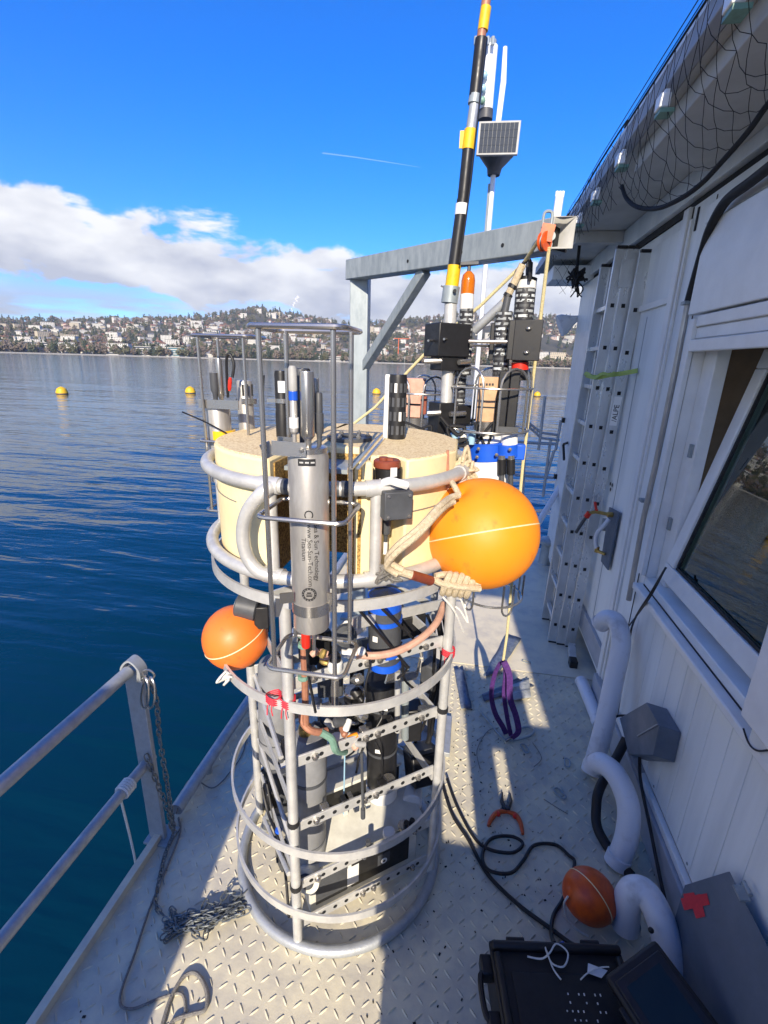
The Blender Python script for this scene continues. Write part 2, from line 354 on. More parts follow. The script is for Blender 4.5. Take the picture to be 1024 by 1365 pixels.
def text_mb(body, size, extrude=0.0006):
    cu = bpy.data.curves.new('txt', 'FONT'); cu.body = body; cu.size = size; cu.extrude = extrude; cu.resolution_u = 3
    t = bpy.data.objects.new('txt', cu); COL.objects.link(t); bpy.context.view_layer.update()
    me = bpy.data.meshes.new_from_object(t.evaluated_get(bpy.context.evaluated_depsgraph_get()))
    mb = MB(); mb.add([v.co.copy() for v in me.vertices], [tuple(p.vertices) for p in me.polygons])
    bpy.data.objects.remove(t); bpy.data.curves.remove(cu); bpy.data.meshes.remove(me); return mb
def bolt(mb, p, axis, r=.008, h=.006):
    mb.lathe([(r, 0), (r, h), (r*.55, h+.0001), (r*.5, h*1.8)], p, axis, 8); return mb
# ================================================================== SETTING
WZ = -0.6
def kind(o, k='structure'): o['kind'] = k; return o
mb = MB(); mb.add([(-9000, -6000, WZ), (9000, -6000, WZ), (9000, 6000, WZ), (-9000, 6000, WZ)], [(0, 1, 2, 3)])
kind(obj('lake_water', mb, M_water, sharp=0))
# ---- deck
DX0, DX1 = -1.24, 1.02
deck = kind(obj('deck', MB().bb((DX0, -3.2, -.16), (3.2, 3.05, 0)).bb((DX0, 3.054, -.16), (3.2, 5.6, 0.004)), [M_deck], None))
deck.data.materials.append(M_deck2)
for p in deck.data.polygons:
    if p.center.y > 3.06: p.material_index = 1
kind(obj('hull', MB().bb((DX0+.03, -3.1, -1.4), (3.1, 5.5, -.162)), M_skirt))
mb = MB()
mb.beam((DX0+.005, -3, .012), (DX0+.005, 1.42, .012), .03, .05)
obj('deck_edge_lip', mb, M_deck, deck)
mb = MB().tube([(DX0+.03, 1.52, .06), (DX0+.03, 1.6, .062), (DX0+.03, 5.5, .062)], .03, 12)
mb.cyl((DX0+.03, 1.8, 0.0), (DX0+.03, 1.8, .04), .02)
mb.cyl((DX0+.03, 3.2, 0.0), (DX0+.03, 3.2, .04), .02)
obj('edge_pipe', mb, M_rail, deck)
# raised tread: one lens-shaped rib per cell, alternating at right angles
mb = MB(); P_ = .0455; iy = 0
y = 0.25
rnd = random.Random(3)
while y < 3.04:
    ix = 0; x = DX0+.05
    while x < DX1-.03:
        a = math.radians(45 if (ix+iy) % 2 else -45)+.0
        ca, sa = math.cos(a), math.sin(a); hl, hw, hh = .0180, .0048, .0044
        base = []
        for u_, v_ in ((-hl, 0), (-hl*.45, -hw*.85), (hl*.45, -hw*.85), (hl, 0), (hl*.45, hw*.85), (-hl*.45, hw*.85)): base.append((x+u_*ca-v_*sa, y+u_*sa+v_*ca, .0))
        for u_ in (-hl*.55, hl*.55): base.append((x+u_*ca, y+u_*sa, hh))
        mb.add(base, [(0, 1, 6), (1, 2, 7, 6), (2, 3, 7), (3, 4, 7), (4, 5, 6, 7), (5, 0, 6)])
        x += P_; ix += 1
    y += P_; iy += 1
obj('tread_pattern', mb, M_deck, deck, sharp=60, kind='stuff')
# grit lying on the deck
mb = MB()
for i in range(420):
    x = rnd.uniform(-1.2, .98); y = rnd.uniform(.7, 3.0); r = rnd.choice((.0015, .002, .003, .004)) * rnd.uniform(.7, 1.3)
    if rnd.random() < .7: x = rnd.gauss(.12, .22); y = rnd.gauss(1.9, .55)
    if not -1.2 < x < .98: continue
    a = rnd.uniform(0, 3); mb.box((x, y, .002), (r*2, r*1.2, .003), Matrix.Rotation(a, 3, 'Z'))
g_ = obj('deck_grit', mb, M_grit, None, sharp=0); kind(g_, 'stuff')

# ================================================================== CABIN
WX = 1.0
cab = thing('deck_cabin', 'long white cabin with a net under its overhanging roof, along the deck', 'cabin', (WX, 1.5, 0))
YE, YB = 5.37, -1.75                                   # far end and near end
WIN = (0.55, 2.50, 1.03, 2.32)                         # window opening y0 y1 z0 z1
mb = MB()                                              # sheet metal wall with the window hole
mb.bb((WX, YB, .20), (WX+.10, WIN[0], 2.86)); mb.bb((WX, WIN[0], .20), (WX+.10, WIN[1], WIN[2])); mb.bb((WX, WIN[0], WIN[3]), (WX+.10, WIN[1], 2.86))
mb.bb((WX, WIN[1], .06), (WX+.10, 2.90, 2.86)); mb.bb((WX+.03, 2.90, .06), (WX+.10, 4.45, 2.86)); mb.bb((WX, 4.45, .06), (WX+.10, YE, 2.86))
mb.bb((WX+.1, YE-.1, .06), (3.0, YE, 3.0)); mb.bb((WX+.1, YB, .06), (3.0, YB+.1, 3.0))
obj('wall', mb, M_wall, cab, bev=.004)
# ribbed cladding below the window: each board a piece
bm_ = MB().bb((WX-.008, 0, .215), (WX-.0005, .118, 1.0))
first = None
for i in range(9):
    y0 = 2.40-.122*(i+1)
    if i < 9:
        m_ = MB().bb((WX-.008, y0, .215), (WX-.0005, y0+.119, .985)); obj('cladding_board', m_, M_wall, cab, bev=.0015)
mb = MB().bb((WX-.008, YB, .215), (WX-.0005, 2.40-.122*9-.003, .985)); obj('cladding_board', mb, M_wall, cab)
# plinth and skirting rail
mb = MB().bb((WX-.045, YB, .0), (WX-.002, 2.9, .17)); obj('plinth', mb, M_skirt, cab, bev=.006)
mb = MB().bb((WX-.03, YB, .172), (WX-.002, 2.5, .205)); obj('skirting_rail', mb, M_trim, cab, bev=.004)
# door leaf, recessed
door = obj('door', MB().bb((WX+.012, 2.93, .16), (WX+.028, 4.42, 2.80)), M_wall, cab, bev=.003)
mb = MB()
for yy in (3.30, 3.67, 4.05): mb.bb((WX+.010, yy-.004, .18), (WX+.0115, yy+.004, 2.40))
obj('door_seam', mb, M_skirt, door)
obj('door_rail', MB().bb((WX-.002, 2.95, 2.44), (WX+.011, 4.40, 2.475)), M_trim, door, bev=.002)
obj('door_kickplate', MB().bb((WX-.012, 2.95, .16), (WX+.011, 3.9, .32)), M_skirt, door, bev=.003)
mb = MB().bb((WX-.02, 3.335, 1.02), (WX+.0105, 3.375, 1.10)); obj('door_latch', mb, M_galv, door)
for ya, yb in ((2.86, 2.925), (4.425, 4.5)): obj('door_jamb', MB().bb((WX-.022, ya, .06), (WX+.01, yb, 2.86)), M_trim, cab, bev=.006)
# second door at the far end
d2 = obj('door', MB().bb((WX-.012, 4.62, .10), (WX-.002, 5.25, 2.42)), M_trim, cab, bev=.004)
mb = MB().tube([at_x(757, 590, WX-.012), at_x(752, 592, WX-.06)], .012, 8); mb.beam(at_x(751, 593, WX-.06), at_x(752, 613, WX-.06), .02, .02)
obj('handle', mb, M_black, d2)
for zz in (1.55, .95): obj('hinge', MB().bb((WX-.04, 5.22, zz), (WX-.012, 5.27, zz+.05)), M_black, d2)
# header: dark gap, beam, soffit, roof
obj('header_gap', MB().bb((WX+.02, YB, 2.862), (WX+.10, YE, 2.898)), M_hole, cab)
obj('header_beam', MB().bb((WX-.015, YB, 2.90), (WX+.10, YE, 3.03)), M_wall, cab, bev=.004)
RXE = .60
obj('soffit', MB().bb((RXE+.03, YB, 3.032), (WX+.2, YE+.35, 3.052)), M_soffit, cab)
obj('roof', MB().bb((RXE, YB-.05, 3.054), (3.1, YE+.4, 3.15)), M_wall, cab, bev=.004)
obj('gutter', MB().bb((RXE-.02, YB-.05, 3.03), (RXE+.028, YE+.4, 3.10)), M_skirt, cab, bev=.004)
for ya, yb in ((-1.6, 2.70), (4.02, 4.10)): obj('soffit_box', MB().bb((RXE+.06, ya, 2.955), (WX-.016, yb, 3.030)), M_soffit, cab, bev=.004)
# white clamps along the roof edge
for (u, v, s) in ((972, 12, 30), (878, 147, 17), (823, 221, 13), (790, 268, 11), (768, 299, 8)):
    p = at_x(u, v, RXE-.045)+V((0, 0, .02))
    m_ = MB().box(p+V((.01, 0, .0)), (.035, .05, .042)); m_.box(p+V((.025, .03, .034)), (.02, .025, .03))
    obj('roof_clamp', m_, M_led, cab, bev=.004)
    obj('roof_clamp_foot', MB().box(p+V((.02, 0, -.03)), (.045, .055, .012)), M_green, cab)
# ceiling eyelets
for u, v in ((955, 158), (957, 196)):
    p = at_z(u, v, 3.03); obj('soffit_eyelet', MB().lathe([(.012, 0), (.012, .01), (.005, .016)], p, (0, 0, -1), 10), M_galv, cab)
# window: fixed frame, roller shutter, tilted sash
yw0, yw1, zw0, zw1 = WIN
fr = obj('window_frame', MB().bb((WX-.03, yw1-.045, zw0), (WX+.06, yw1, zw1)).bb((WX-.03, yw0, zw0), (WX+.06, yw1-.045, zw0+.045)).bb((WX-.03, yw0, zw1-.05), (WX+.06, yw1-.045, zw1)), M_trim, cab, bev=.005)
obj('frame_inner_post', MB().bb((WX+.02, yw1-.16, zw0+.045), (WX+.075, yw1-.047, zw1-.05)), M_trim, fr, bev=.004)
obj('shutter_guide', MB().bb((WX-.055, yw1-.05, zw0+.05), (WX-.0305, yw1-.0, zw1)), M_trim, fr, bev=.004)
obj('window_sill', MB().bb((WX-.075, yw0, zw0-.035), (WX-.002, yw1-.02, zw0-.001)), M_trim, cab, bev=.006)
sh = obj('shutter_box', MB().bb((WX-.05, yw0-.4, 2.34), (WX-.002, 2.545, 2.71)), M_trim, cab, bev=.004)
obj('shutter_box_lip', MB().bb((WX-.035, yw0-.4, 2.72), (WX-.002, 2.60, 2.80)), M_wall, cab, bev=.005)
for i in range(2): obj('shutter_slat', MB().bb((WX-.045+.008*i, yw0, 2.285-.05*i), (WX-.033+.008*i, yw1-.052, 2.332-.05*i)), M_trim, sh, bev=.004)
obj('shutter_bottom_rail', MB().bb((WX-.055, yw0, 2.18), (WX-.032, yw1-.052, 2.232)), M_trim, sh, bev=.005)
# sash, hinged at the bottom and tipped inwards
tilt = math.radians(11); hz = zw0+.10; hx = WX+.012
def sp(y, h, off=0.0): return V((hx+math.sin(tilt)*h+math.cos(tilt)*off, y, hz+math.cos(tilt)*h-math.sin(tilt)*off))
ys1, ys0, hh = 2.33, .62, 1.08
Rs = Matrix.Rotation(tilt, 3, 'Y')
sash = obj('window_sash', MB().box(sp((ys0+ys1)/2, .04), (.06, ys1-ys0, .08), Rs).box(sp((ys0+ys1)/2, hh-.04), (.06, ys1-ys0, .08), Rs).box(sp(ys1-.04, hh/2), (.059, .08, hh-.162), Rs).box(sp(ys0+.04, hh/2), (.059, .08, hh-.162), Rs), M_trim, cab, bev=.005)
obj('pane', MB().box(sp((ys0+ys1)/2, hh/2, .0), (.006, ys1-ys0-.16, hh-.16), Rs), M_glass, sash)
mb = MB().box(sp((ys0+ys1)/2, .087, -.012), (.012, ys1-ys0-.17, .012), Rs).box(sp(ys1-.087, hh/2, -.012), (.012, .012, hh-.19), Rs)
obj('glazing_seal', mb, M_rubber, sash)
# dark gaskets and joints between the wall, column, frame and door pieces
for ya, yb, za, zb, xx in ((2.502, 2.509, 1.0, 2.335, WX-.004), (2.612, 2.617, .21, 2.84, WX-.003), (2.852, 2.859, .06, 2.855, WX-.004), (2.926, 2.930, .16, 2.80, WX-.003), (2.452, 2.457, 1.08, 2.27, WX-.034)):
    obj('joint_gasket', MB().bb((xx, ya, za), (xx+.0035, yb, zb)), M_rubber, cab)
obj('sill_gasket', MB().bb((WX-.033, yw0, zw0-.0008), (WX-.0305, yw1-.05, zw0+.006)), M_rubber, cab)
EG = at_x(986, 952, WX-.10)
obj('end_guide', MB().bb((WX-.10, EG.y-.16, EG.z), (WX-.078, EG.y, 2.33)), M_trim, cab, bev=.006)
obj('end_guide_foot', MB().bb((WX-.074, EG.y-.18, EG.z-.09), (WX-.010, EG.y-.02, EG.z-.003)), M_wall, cab, bev=.012)
mb = MB().tube(spl([V((WX-.078, EG.y-a, EG.z-b)) for a, b in ((.12, .02), (.08, .06), (.04, .07), (.0, .05))], 5), .003, 5); obj('loose_wire', mb, M_cable, cab)
for yy, zz in ((2.36, 1.72), (2.41, 1.35)): obj('strike_plate', MB().bb((WX+.008, yy-.004, zz), (WX+.0195, yy+.02, zz+.06)), M_galv, cab)
for yy in [2.30-.366*k for k in range(6)]:
    for zz in (.24, .955): obj('panel_screw', MB().lathe([(.006, 0), (.006, .002), (.003, .004)], V((WX-.0082, yy, zz)), (-1, 0, 0), 8), M_galv, cab)
# room behind the window
mb = MB().bb((1.12, .2, .75), (2.4, 2.75, .80)); obj('interior_bench', mb, M_lblue, cab, bev=.004)
obj('interior_back_wall', MB().bb((2.42, -1.6, .1), (2.46, .3, 2.9)).bb((2.42, .3, .1), (2.46, 2.5, .95)).bb((2.42, .3, 2.3), (2.46, 2.5, 2.9)).bb((2.42, 2.5, .1), (2.46, 5.2, 2.9)), M_room, cab)
obj('interior_floor', MB().bb((1.11, -1.6, .07), (2.41, 5.2, .1)), M_room, cab)
obj('interior_partition', MB().bb((1.11, 2.66, .801), (2.40, 2.70, 2.85)), M_wood, cab)
obj('roof_window', MB().bb((1.15, -.5, 2.84), (2.4, 2.6, 2.86)), M_soffit, cab)
p = V((1.30, 1.78, .80))
b_ = thing('pale_tub', 'pale blue round tub standing inside on the bench behind the window glass', 'tub', p)
obj('tub_body', MB().lathe([(.11, 0), (.125, .30), (.133, .31), (.133, .33), (.12, .33), (.108, .02)], p, n=28), M_lblue, b_)
obj('tub_hoop', MB().tube(circ((p.x, p.y), .127, p.z+.22, 30), .006, 6, True), M_white, b_)
p = V((1.22, 2.13, .80))
d_ = thing('white_dish', 'shallow white dish on the bench in the window corner beside lime strips', 'dish', p)
obj('dish_bowl', MB().lathe([(.07, 0), (.11, .05), (.115, .05), (.07, .006)], p, n=26), M_white, d_)
obj('dish_lid', MB().lathe([(.10, .051), (.085, .062), (.01, .066)], p, n=26), M_lblue, d_)
mb = MB().beam((1.14, 2.26, .83), (1.13, 2.02, .86), .02, .006); tag(obj('lime_strip', mb, M_lime, None, origin=(1.14, 2.2, .8)), 'lime green strip lying inside the lower window corner', 'strip')
# far corner rainwater detail, vent plate and stickers
mb = MB(); p = at_x(815, 648, WX+.009)
poly = []
for i in range(10):
    a = math.pi*2*i/10; r = .05 if i % 2 == 0 else .026; poly.append((r*math.cos(a), r*math.sin(a)))
mb.add([(p.x, p.y+a, p.z+b) for a, b in poly]+[tuple(p)], [(i, (i+1) % 10, 10) for i in range(10)])
star = obj('star_sticker', mb, M_white, None, sharp=0, origin=p)
tag(star, 'small black and white star sticker on the door beside the ladder', 'sticker')
mb = MB()
for i in range(3):
    a = 2.1*i+.5; c_ = V((p.x-.0015, p.y+.024*math.cos(a), p.z+.024*math.sin(a))); mb.lathe([(.013, 0), (.013, .0012)], c_, (-1, 0, 0), 8)
obj('star_spot', mb, M_dark, star)

# conduit + black hose running down the column
cnd = thing('conduit_pipe', 'thin galvanised conduit with a black sleeved top clipped to the white cabin wall', 'pipe', (WX, 2.68, 1.2))
X_ = WX-.028
obj('tube', MB().tube([at_x(919, 395, X_), at_x(900, 495, X_), at_x(874, 620, X_), at_x(858, 690, X_), at_x(838, 800, X_)], .014, 12), M_ti, cnd)
obj('sleeve', MB().tube(spl([at_x(1040, 212, WX-.075), at_x(1000, 243, WX-.075), at_x(968, 268, WX-.07), at_x(948, 302, WX-.06), at_x(937, 335, WX-.04), at_x(918, 402, X_)], 6), .019, 12), M_rubber, cnd)
for u, v in ((917, 404), (859, 667)):
    p = at_x(u, v, X_); obj('clip', MB().box(p, (.045, .05, .016)), M_galv, cnd, bev=.002)
mb = MB().bb((WX-.012, 2.83, .10), (WX-.001, 2.855, 2.80)); obj('cover_strip', mb, M_trim, cab)
obj('slot_vent', MB().box(at_x(929, 292, WX-.003), (.004, .018, .10)), M_hole, cab)

# thin black cable from window corner down the wall
mb = MB().tube(spl([at_x(888, 756, WX-.04), at_x(868, 790, WX-.085), at_x(846, 826, WX-.06), at_x(838, 860, WX-.03), at_x(822, 960, WX-.02)], 6), .005, 6)
mb.tube(spl([at_x(886, 760, WX-.05), at_x(866, 797, WX-.085), at_x(838, 835, WX-.04)], 6), .004, 6)
tag(obj('wall_cable', mb, M_cable, None, origin=at_x(838, 860, WX)), 'thin black cable hanging from the lower window corner down the cabin wall', 'cable')

# ---- net with its border rope
net = thing('safety_net', 'black diamond mesh net slung along the cabin roof edge with a thick border rope', 'net', (.62, 2.5, 2.7))
NX = .66
rp = [at_x(u, v, NX+k) for u, v, k in ((1060, 100, .06), (1024, 139, .06), (998, 175, .05), (965, 213, .04), (935, 245, .02), (905, 266, .0), (875, 278, -.02), (850, 276, -.04), (835, 264, -.055), (829, 248, -.06))]
rps = spl(rp, 6)
obj('border_rope', MB().tube(rps, .0085, 7), M_net, net)
mb = MB(); rnd = random.Random(5); ROWS, COLS = 8, 26
tops = [V((RXE-.03, rps[0].y + (rps[-1].y-rps[0].y)*(i/(COLS-1))**1.0 - .02, 3.10)) for i in range(COLS)]
def ropeat(t): q = t*(len(rps)-1); i = min(int(q), len(rps)-2); return rps[i].lerp(rps[i+1], q-i)
grid = [[None]*COLS for _ in range(ROWS)]
for i in range(COLS):
    b0 = ropeat(i/(COLS-1))
    for j in range(ROWS):
        t = j/(ROWS-1); dn_ = tops[i]+V((-.005, .01, -.12)); p = tops[i].lerp(dn_, t/.2) if t < .2 else dn_.lerp(b0, (t-.2)/.8); p += V((rnd.uniform(-.008, .008), rnd.uniform(-.014, .014), rnd.uniform(-.010, .010) - (.04*math.sin((t-.2)/.8*3.14) if t > .2 else 0)))
        grid[j][i] = p
for j in range(ROWS-1):
    for i in range(COLS):
        for di in (() if (i+j) % 2 else (-1, 1)):
            for jj, ii in ((j+1, i+di),):
                if 0 <= ii < COLS: mb.tube([grid[j][i], (grid[j][i]+grid[jj][ii])/2+V((0, rnd.uniform(-.006, .006), -.006)), grid[jj][ii]], .0011, 3)
# along the edge towards the bow, slack and denser
def edgep(t, s): 
    y_ = rps[-1].y + (4.75-rps[-1].y)*t
    return V((RXE-.02-.02*math.sin(s*3)+rnd.uniform(-.012, .012), y_+rnd.uniform(-.02, .02), 3.125-.32*s*(1-.35*t)+rnd.uniform(-.015, .015)))
g2 = [[edgep(i/40, j/6) for i in range(41)] for j in range(7)]
for j in range(6):
    for i in range(41):
        ii = i+1 if (i+j) % 2 else i-1
        if 0 <= ii < 41: mb.tube([g2[j][i], g2[j+1][ii]], .0013, 3)
for k in range(2): mb.tube([g2[0][0]+V((0, -2, .02*k)), *[g2[0][i]+V((0, 0, .03*k)) for i in range(0, 41, 8)]], .002, 4)
obj('head_rope', MB().tube(spl([tops[0], *tops[4::6], tops[-1], *[g2[0][i] for i in range(0, 41, 6)]], 3), .004, 5), M_net, net)
obj('mesh', mb, M_net, net, sharp=60, kind='stuff')
# the gathered end of the net
mb = MB(); c0 = at_y(770, 330, 4.35)
mb.tube(spl([c0+V((0, 0, .35)), c0+V((.01, 0, .1)), at_y(769, 365, 4.35), at_y(771, 392, 4.35)], 5), .012, 6)
for k in range(16):
    a = [at_y(769+rnd.gauss(0, 6), 368+rnd.gauss(0, 7), 4.35+rnd.uniform(-.06, .06)) for _ in range(4)]; mb.tube(spl(a, 4), .007, 5)
for k in range(5): mb.tube(spl([at_y(770, 375, 4.35), at_y(770+rnd.gauss(0, 5), 385, 4.35), at_y(768+rnd.gauss(0, 9), 396, 4.33)], 4), .005, 4)
obj('gathered_bundle', mb, M_net, net)
mb = MB()
q = [[at_y(741+i*6+rnd.uniform(-1.5, 1.5), 345+j*9+i*2+rnd.uniform(-2, 2)-(i*i*.5), 4.5) for i in range(6)] for j in range(6)]
for j in range(5):
    for i in range(6):
        ii = i+1 if (i+j) % 2 else i-1
        if 0 <= ii < 6: mb.tube([q[j][i], q[j+1][ii]], .0015, 3)
obj('loose_mesh', mb, M_net, net, sharp=60, kind='stuff')
# far-end soffit bracket and small lamp at the bow corner
p = at_y(748, 362, 5.2)
obj('end_bracket', MB().bb((p.x-.1, 5.0, p.z-.10), (p.x+.35, 5.4, p.z+.02)), M_wall, cab, bev=.006)
fl = thing('flood_lamp', 'small pale flood lamp on a bracket at the far corner of the cabin', 'lamp', at_y(765, 430, 5.4))
p = at_y(757, 432, 5.4)
obj('lamp_head', MB().lathe([(.11, 0), (.10, .05), (.05, .13), (.02, .2)], p+V((-.08, 0, -.02)), (.9, 0, .42), 14), M_pipe, fl)
obj('lamp_arm', MB().tube([p+V((.08, 0, .06)), p+V((.17, -.02, .08))], .012, 6), M_galv, fl)
# ================================================================== DECK FURNITURE ON THE RIGHT
# ---- ladder leaning on the cabin: three nested sections
lad = thing('extension_ladder', 'three part aluminium extension ladder leaning on the white cabin wall', 'ladder', (.88, 3.55, 0))
def rail_pts(u0, v0, u1, v1, y): return at_y(u0, v0, y), at_y(u1, v1, y)
def solve_x(u, v, x): return at_x(u, v, x)
# three sections lie flush side by side, stepping out from the wall
near = []
for k in range(3):
    b_ = at_z((741, 754, 767)[k], (852, 857, 860)[k], 0); b = V((.80+.062*k, 3.50-.02*k, .012))
    ut, vt, xt = ((829, 332, .865), (844, 332, .925), (861, 337, .985))[k]
    near.append((b, at_x(ut, vt, xt)))
wf = .36
for k in range(3):
    b, a = near[k]; s_ = obj('section', MB().beam(b, a, .072, .026, up=V((0, 1, 0))), M_ladder, lad, bev=.003)
    off = V((0, wf, 0)); obj('far_stile', MB().beam(b+off, a+off-V((0, 0, .04)), .072, .026, up=V((0, 1, 0))), M_ladder, s_, bev=.003)
    dr = (a-b); n_ = 10
    for i in range(n_):
        t = .055+.92*i/n_; p = b+dr*t
        obj('rung', MB().beam(p+V((0, -.012, 0)), p+off+V((0, -.015, 0)), .028, .028), M_ladder, s_, bev=.002)
        obj('rung_hole', MB().box(p+V((0, -.0135, 0)), (.022, .004, .024)), M_hole, s_)
    for q in (0, 1):
        o2 = off*q-V((0, 0, .04*q)); obj('stile_cap', MB().beam(a+o2, a+o2+dr.normalized()*.018, .06, .03, up=V((0, 1, 0))), M_black, s_)
        obj('foot_cap', MB().beam(b+off*q-dr.normalized()*.012, b+off*q+dr.normalized()*.004, .06, .03, up=V((0, 1, 0))), M_black, s_)
# joined head plates
b, a = near[1]; dr = (a-b).normalized()
obj('head_plate', MB().box(a-dr*.14+V((-.0, -.0155, 0)), (.11, .004, .16)), M_ladder, lad, bev=.001)
# strap
sp_ = spl([at_y(781, 500, 3.55), at_y(795, 503, 3.42), at_y(812, 500, 3.36), at_y(828, 498, 3.37), at_x(850, 494, 1.0)], 5)
tag(obj('lime_strap', MB().ribbon(sp_, .028, .004, (0, 0, 1)).ribbon([p+V((-.012, -.01, .006+.01*math.sin(i))) for i, p in enumerate(sp_[:14])], .02, .004, (0, .3, 1)), M_lime, None, origin=sp_[10]), 'pale lime green strap tying the ladder to the cabin door', 'strap')
# maker plate with lettering
b, a = near[2]
dr = (a-b).normalized(); tt = min(range(1000), key=lambda i: abs(PXV((b+(a-b)*(i/1000)))[1]-548)); pc = b + (a-b)*(tt/1000) + V((0, -.0150, 0))
xax = dr; nrm = V((0, -1, 0)); nrm = (nrm-xax*nrm.dot(xax)).normalized(); yax = nrm.cross(xax)
pl = obj('name_label', MB().box(pc, (.19, .046, .003), Matrix((xax, yax, nrm)).transposed()), M_led, lad)
tm = text_mb('/ALPE', .046, .0008)
mb = MB(); mb.add([pc + xax*(x-.07) + yax*(y-.016) + nrm*(.0022+z) for x, y, z in tm.v], tm.f); obj('lettering', mb, M_dark, pl, sharp=0)
# stabiliser foot
sb = obj('stabiliser_bar', MB().beam((.925, 3.40, .05), (.90, 3.22, .03), .05, .05), M_ladder, lad, bev=.003)
obj('rubber_foot', MB().box((.90, 3.20, .03), (.055, .07, .06)), M_black, lad, bev=.006)

# ---- tap on its backing board
tp = thing('wall_tap', 'brass tap with red handle and white hose on a grey board by the ladder', 'tap', at_x(808, 715, WX))
bx = WX-.012
q = [at_x(u, v, bx) for u, v in ((812, 676), (825, 683), (810, 760), (801, 748))]
mb = MB(); mb.add(q+[p+V((.01, 0, 0)) for p in q], [(0, 1, 2, 3), (7, 6, 5, 4), (0, 4, 5, 1), (1, 5, 6, 2), (2, 6, 7, 3), (3, 7, 4, 0)]); obj('board', mb, M_boxgrey, tp)
t0 = at_x(813, 686, bx-.02)
obj('spout', MB().tube([t0+V((.02, 0, 0)), t0, t0+V((-.09, .0, .012)), t0+V((-.13, 0, .0))], .012, 10).lathe([(.018, 0), (.018, .03), (.012, .035)], t0+V((.016, 0, 0)), (-1, 0, 0), 12), M_brass, tp)
obj('lever', MB().beam(t0+V((-.085, 0, .015)), t0+V((-.10, .02, .075)), .016, .008).cyl(t0+V((-.085, 0, .01)), t0+V((-.085, 0, .03)), .008), M_red, tp)
obj('hose_coupling', MB().cyl(t0+V((-.128, 0, .004)), t0+V((-.14, .01, -.03)), .017, .019), M_red, tp)
obj('green_hose', MB().tube(spl([t0+V((-.14, .01, -.03)), t0+V((-.155, .03, -.08)), t0+V((-.18, .05, -.16))], 5), .011, 8), M_dkgrey, tp)
obj('white_hose', MB().tube(spl([t0+V((.0, 0, -.03)), t0+V((-.02, .0, -.07)), t0+V((-.05, .03, -.15)), t0+V((-.045, .04, -.22)), t0+V((-.03, .04, -.26))], 6), .014, 10), M_pipe, tp)
obj('lower_valve', MB().cyl(t0+V((-.03, .04, -.245)), t0+V((-.03, .04, -.285)), .015).cyl(t0+V((-.035, .04, -.272)), t0+V((.015, .0, -.28)), .011), M_brass, tp)

# ---- white pipes rising out of the deck
def vent(name, label, pts, r, extra=None):
    t = thing(name, label, 'pipe', (pts[0].x, pts[0].y, 0), 'white pipes along the cabin')
    mb = MB(); path = spl(pts, 8); mb.tube(path, r, 18); obj('bend', mb, M_pipe, t)
    d = (path[1]-path[0]).normalized(); obj('collar', MB().cyl(path[0], path[0]+d*.05, r*1.1, n=20, bev=.003), M_pipe, t)
    e = path[-1]; d2 = (path[-1]-path[-2]).normalized(); obj('end_rim', MB().tube(circ((0, 0), r, 0, 18), .004, 6, True) if False else MB().lathe([(r*1.06, 0), (r*1.06, .02), (r*.9, .021), (r*.9, -.03)], e-d2*.012, d2, 18, False), M_pipe, t)
    obj('mouth', MB().lathe([(r*.88, 0), (r*.88, .002)], e+d2*.0005, d2, 18), M_hole, t); return t
vent('vent_pipe', 'tallest white gooseneck pipe leaning beside the cabin door', [V((.80, 2.18, .03)), V((.845, 2.26, .25)), V((.885, 2.36, .50)), V((.91, 2.43, .68)), V((.895, 2.50, .765)), V((.86, 2.56, .755)), V((.845, 2.60, .70))], .049)
vent('vent_pipe', 'middle white bent pipe with a black hose entering behind it', [V((.80, 1.70, .0)), V((.835, 1.74, .12)), V((.84, 1.80, .24)), V((.80, 1.88, .315)), V((.755, 1.95, .31)), V((.735, 1.985, .26))], .048)
vent('vent_pipe', 'nearest white bent pipe with two black patches beside the red float', [at_z(900, 1312, 0), at_z(893, 1275, .10), at_z(880, 1225, .19), at_z(862, 1192, .225), at_z(845, 1188, .21), at_z(836, 1203, .15), at_z(834, 1232, .05)], .050)
mb = MB()
for (u, v, s_) in ((886, 1218, .011), (868, 1240, .010)):
    p = at_z(u, v, .215); 
    mb.sphere(p, s_, 10, 6, sc=.9)
o_ = obj('patch', mb, M_black, None, origin=at_y(880, 1230, 1.22)); tag(o_, 'two black tape patches stuck on the nearest white pipe', 'patch')
vent('vent_stub', 'short white pipe lying low by the plinth behind the tall one', [V((.93, 2.55, .04)), V((.92, 2.75, .045)), V((.905, 2.95, .05))], .04)
# black corrugated hose between pipes
mb = MB().tube(spl([at_z(842, 1168, .02), at_z(818, 1140, .02), at_z(797, 1105, .04), at_z(795, 1075, .10), at_y(800, 1050, 1.95), at_y(822, 1010, 2.1), at_y(835, 985, 2.15)], 8), .022, 12)
tag(obj('drain_hose', mb, M_rubber, None, origin=at_z(818, 1140, 0)), 'thick black hose curving between the white pipes on the deck', 'hose')

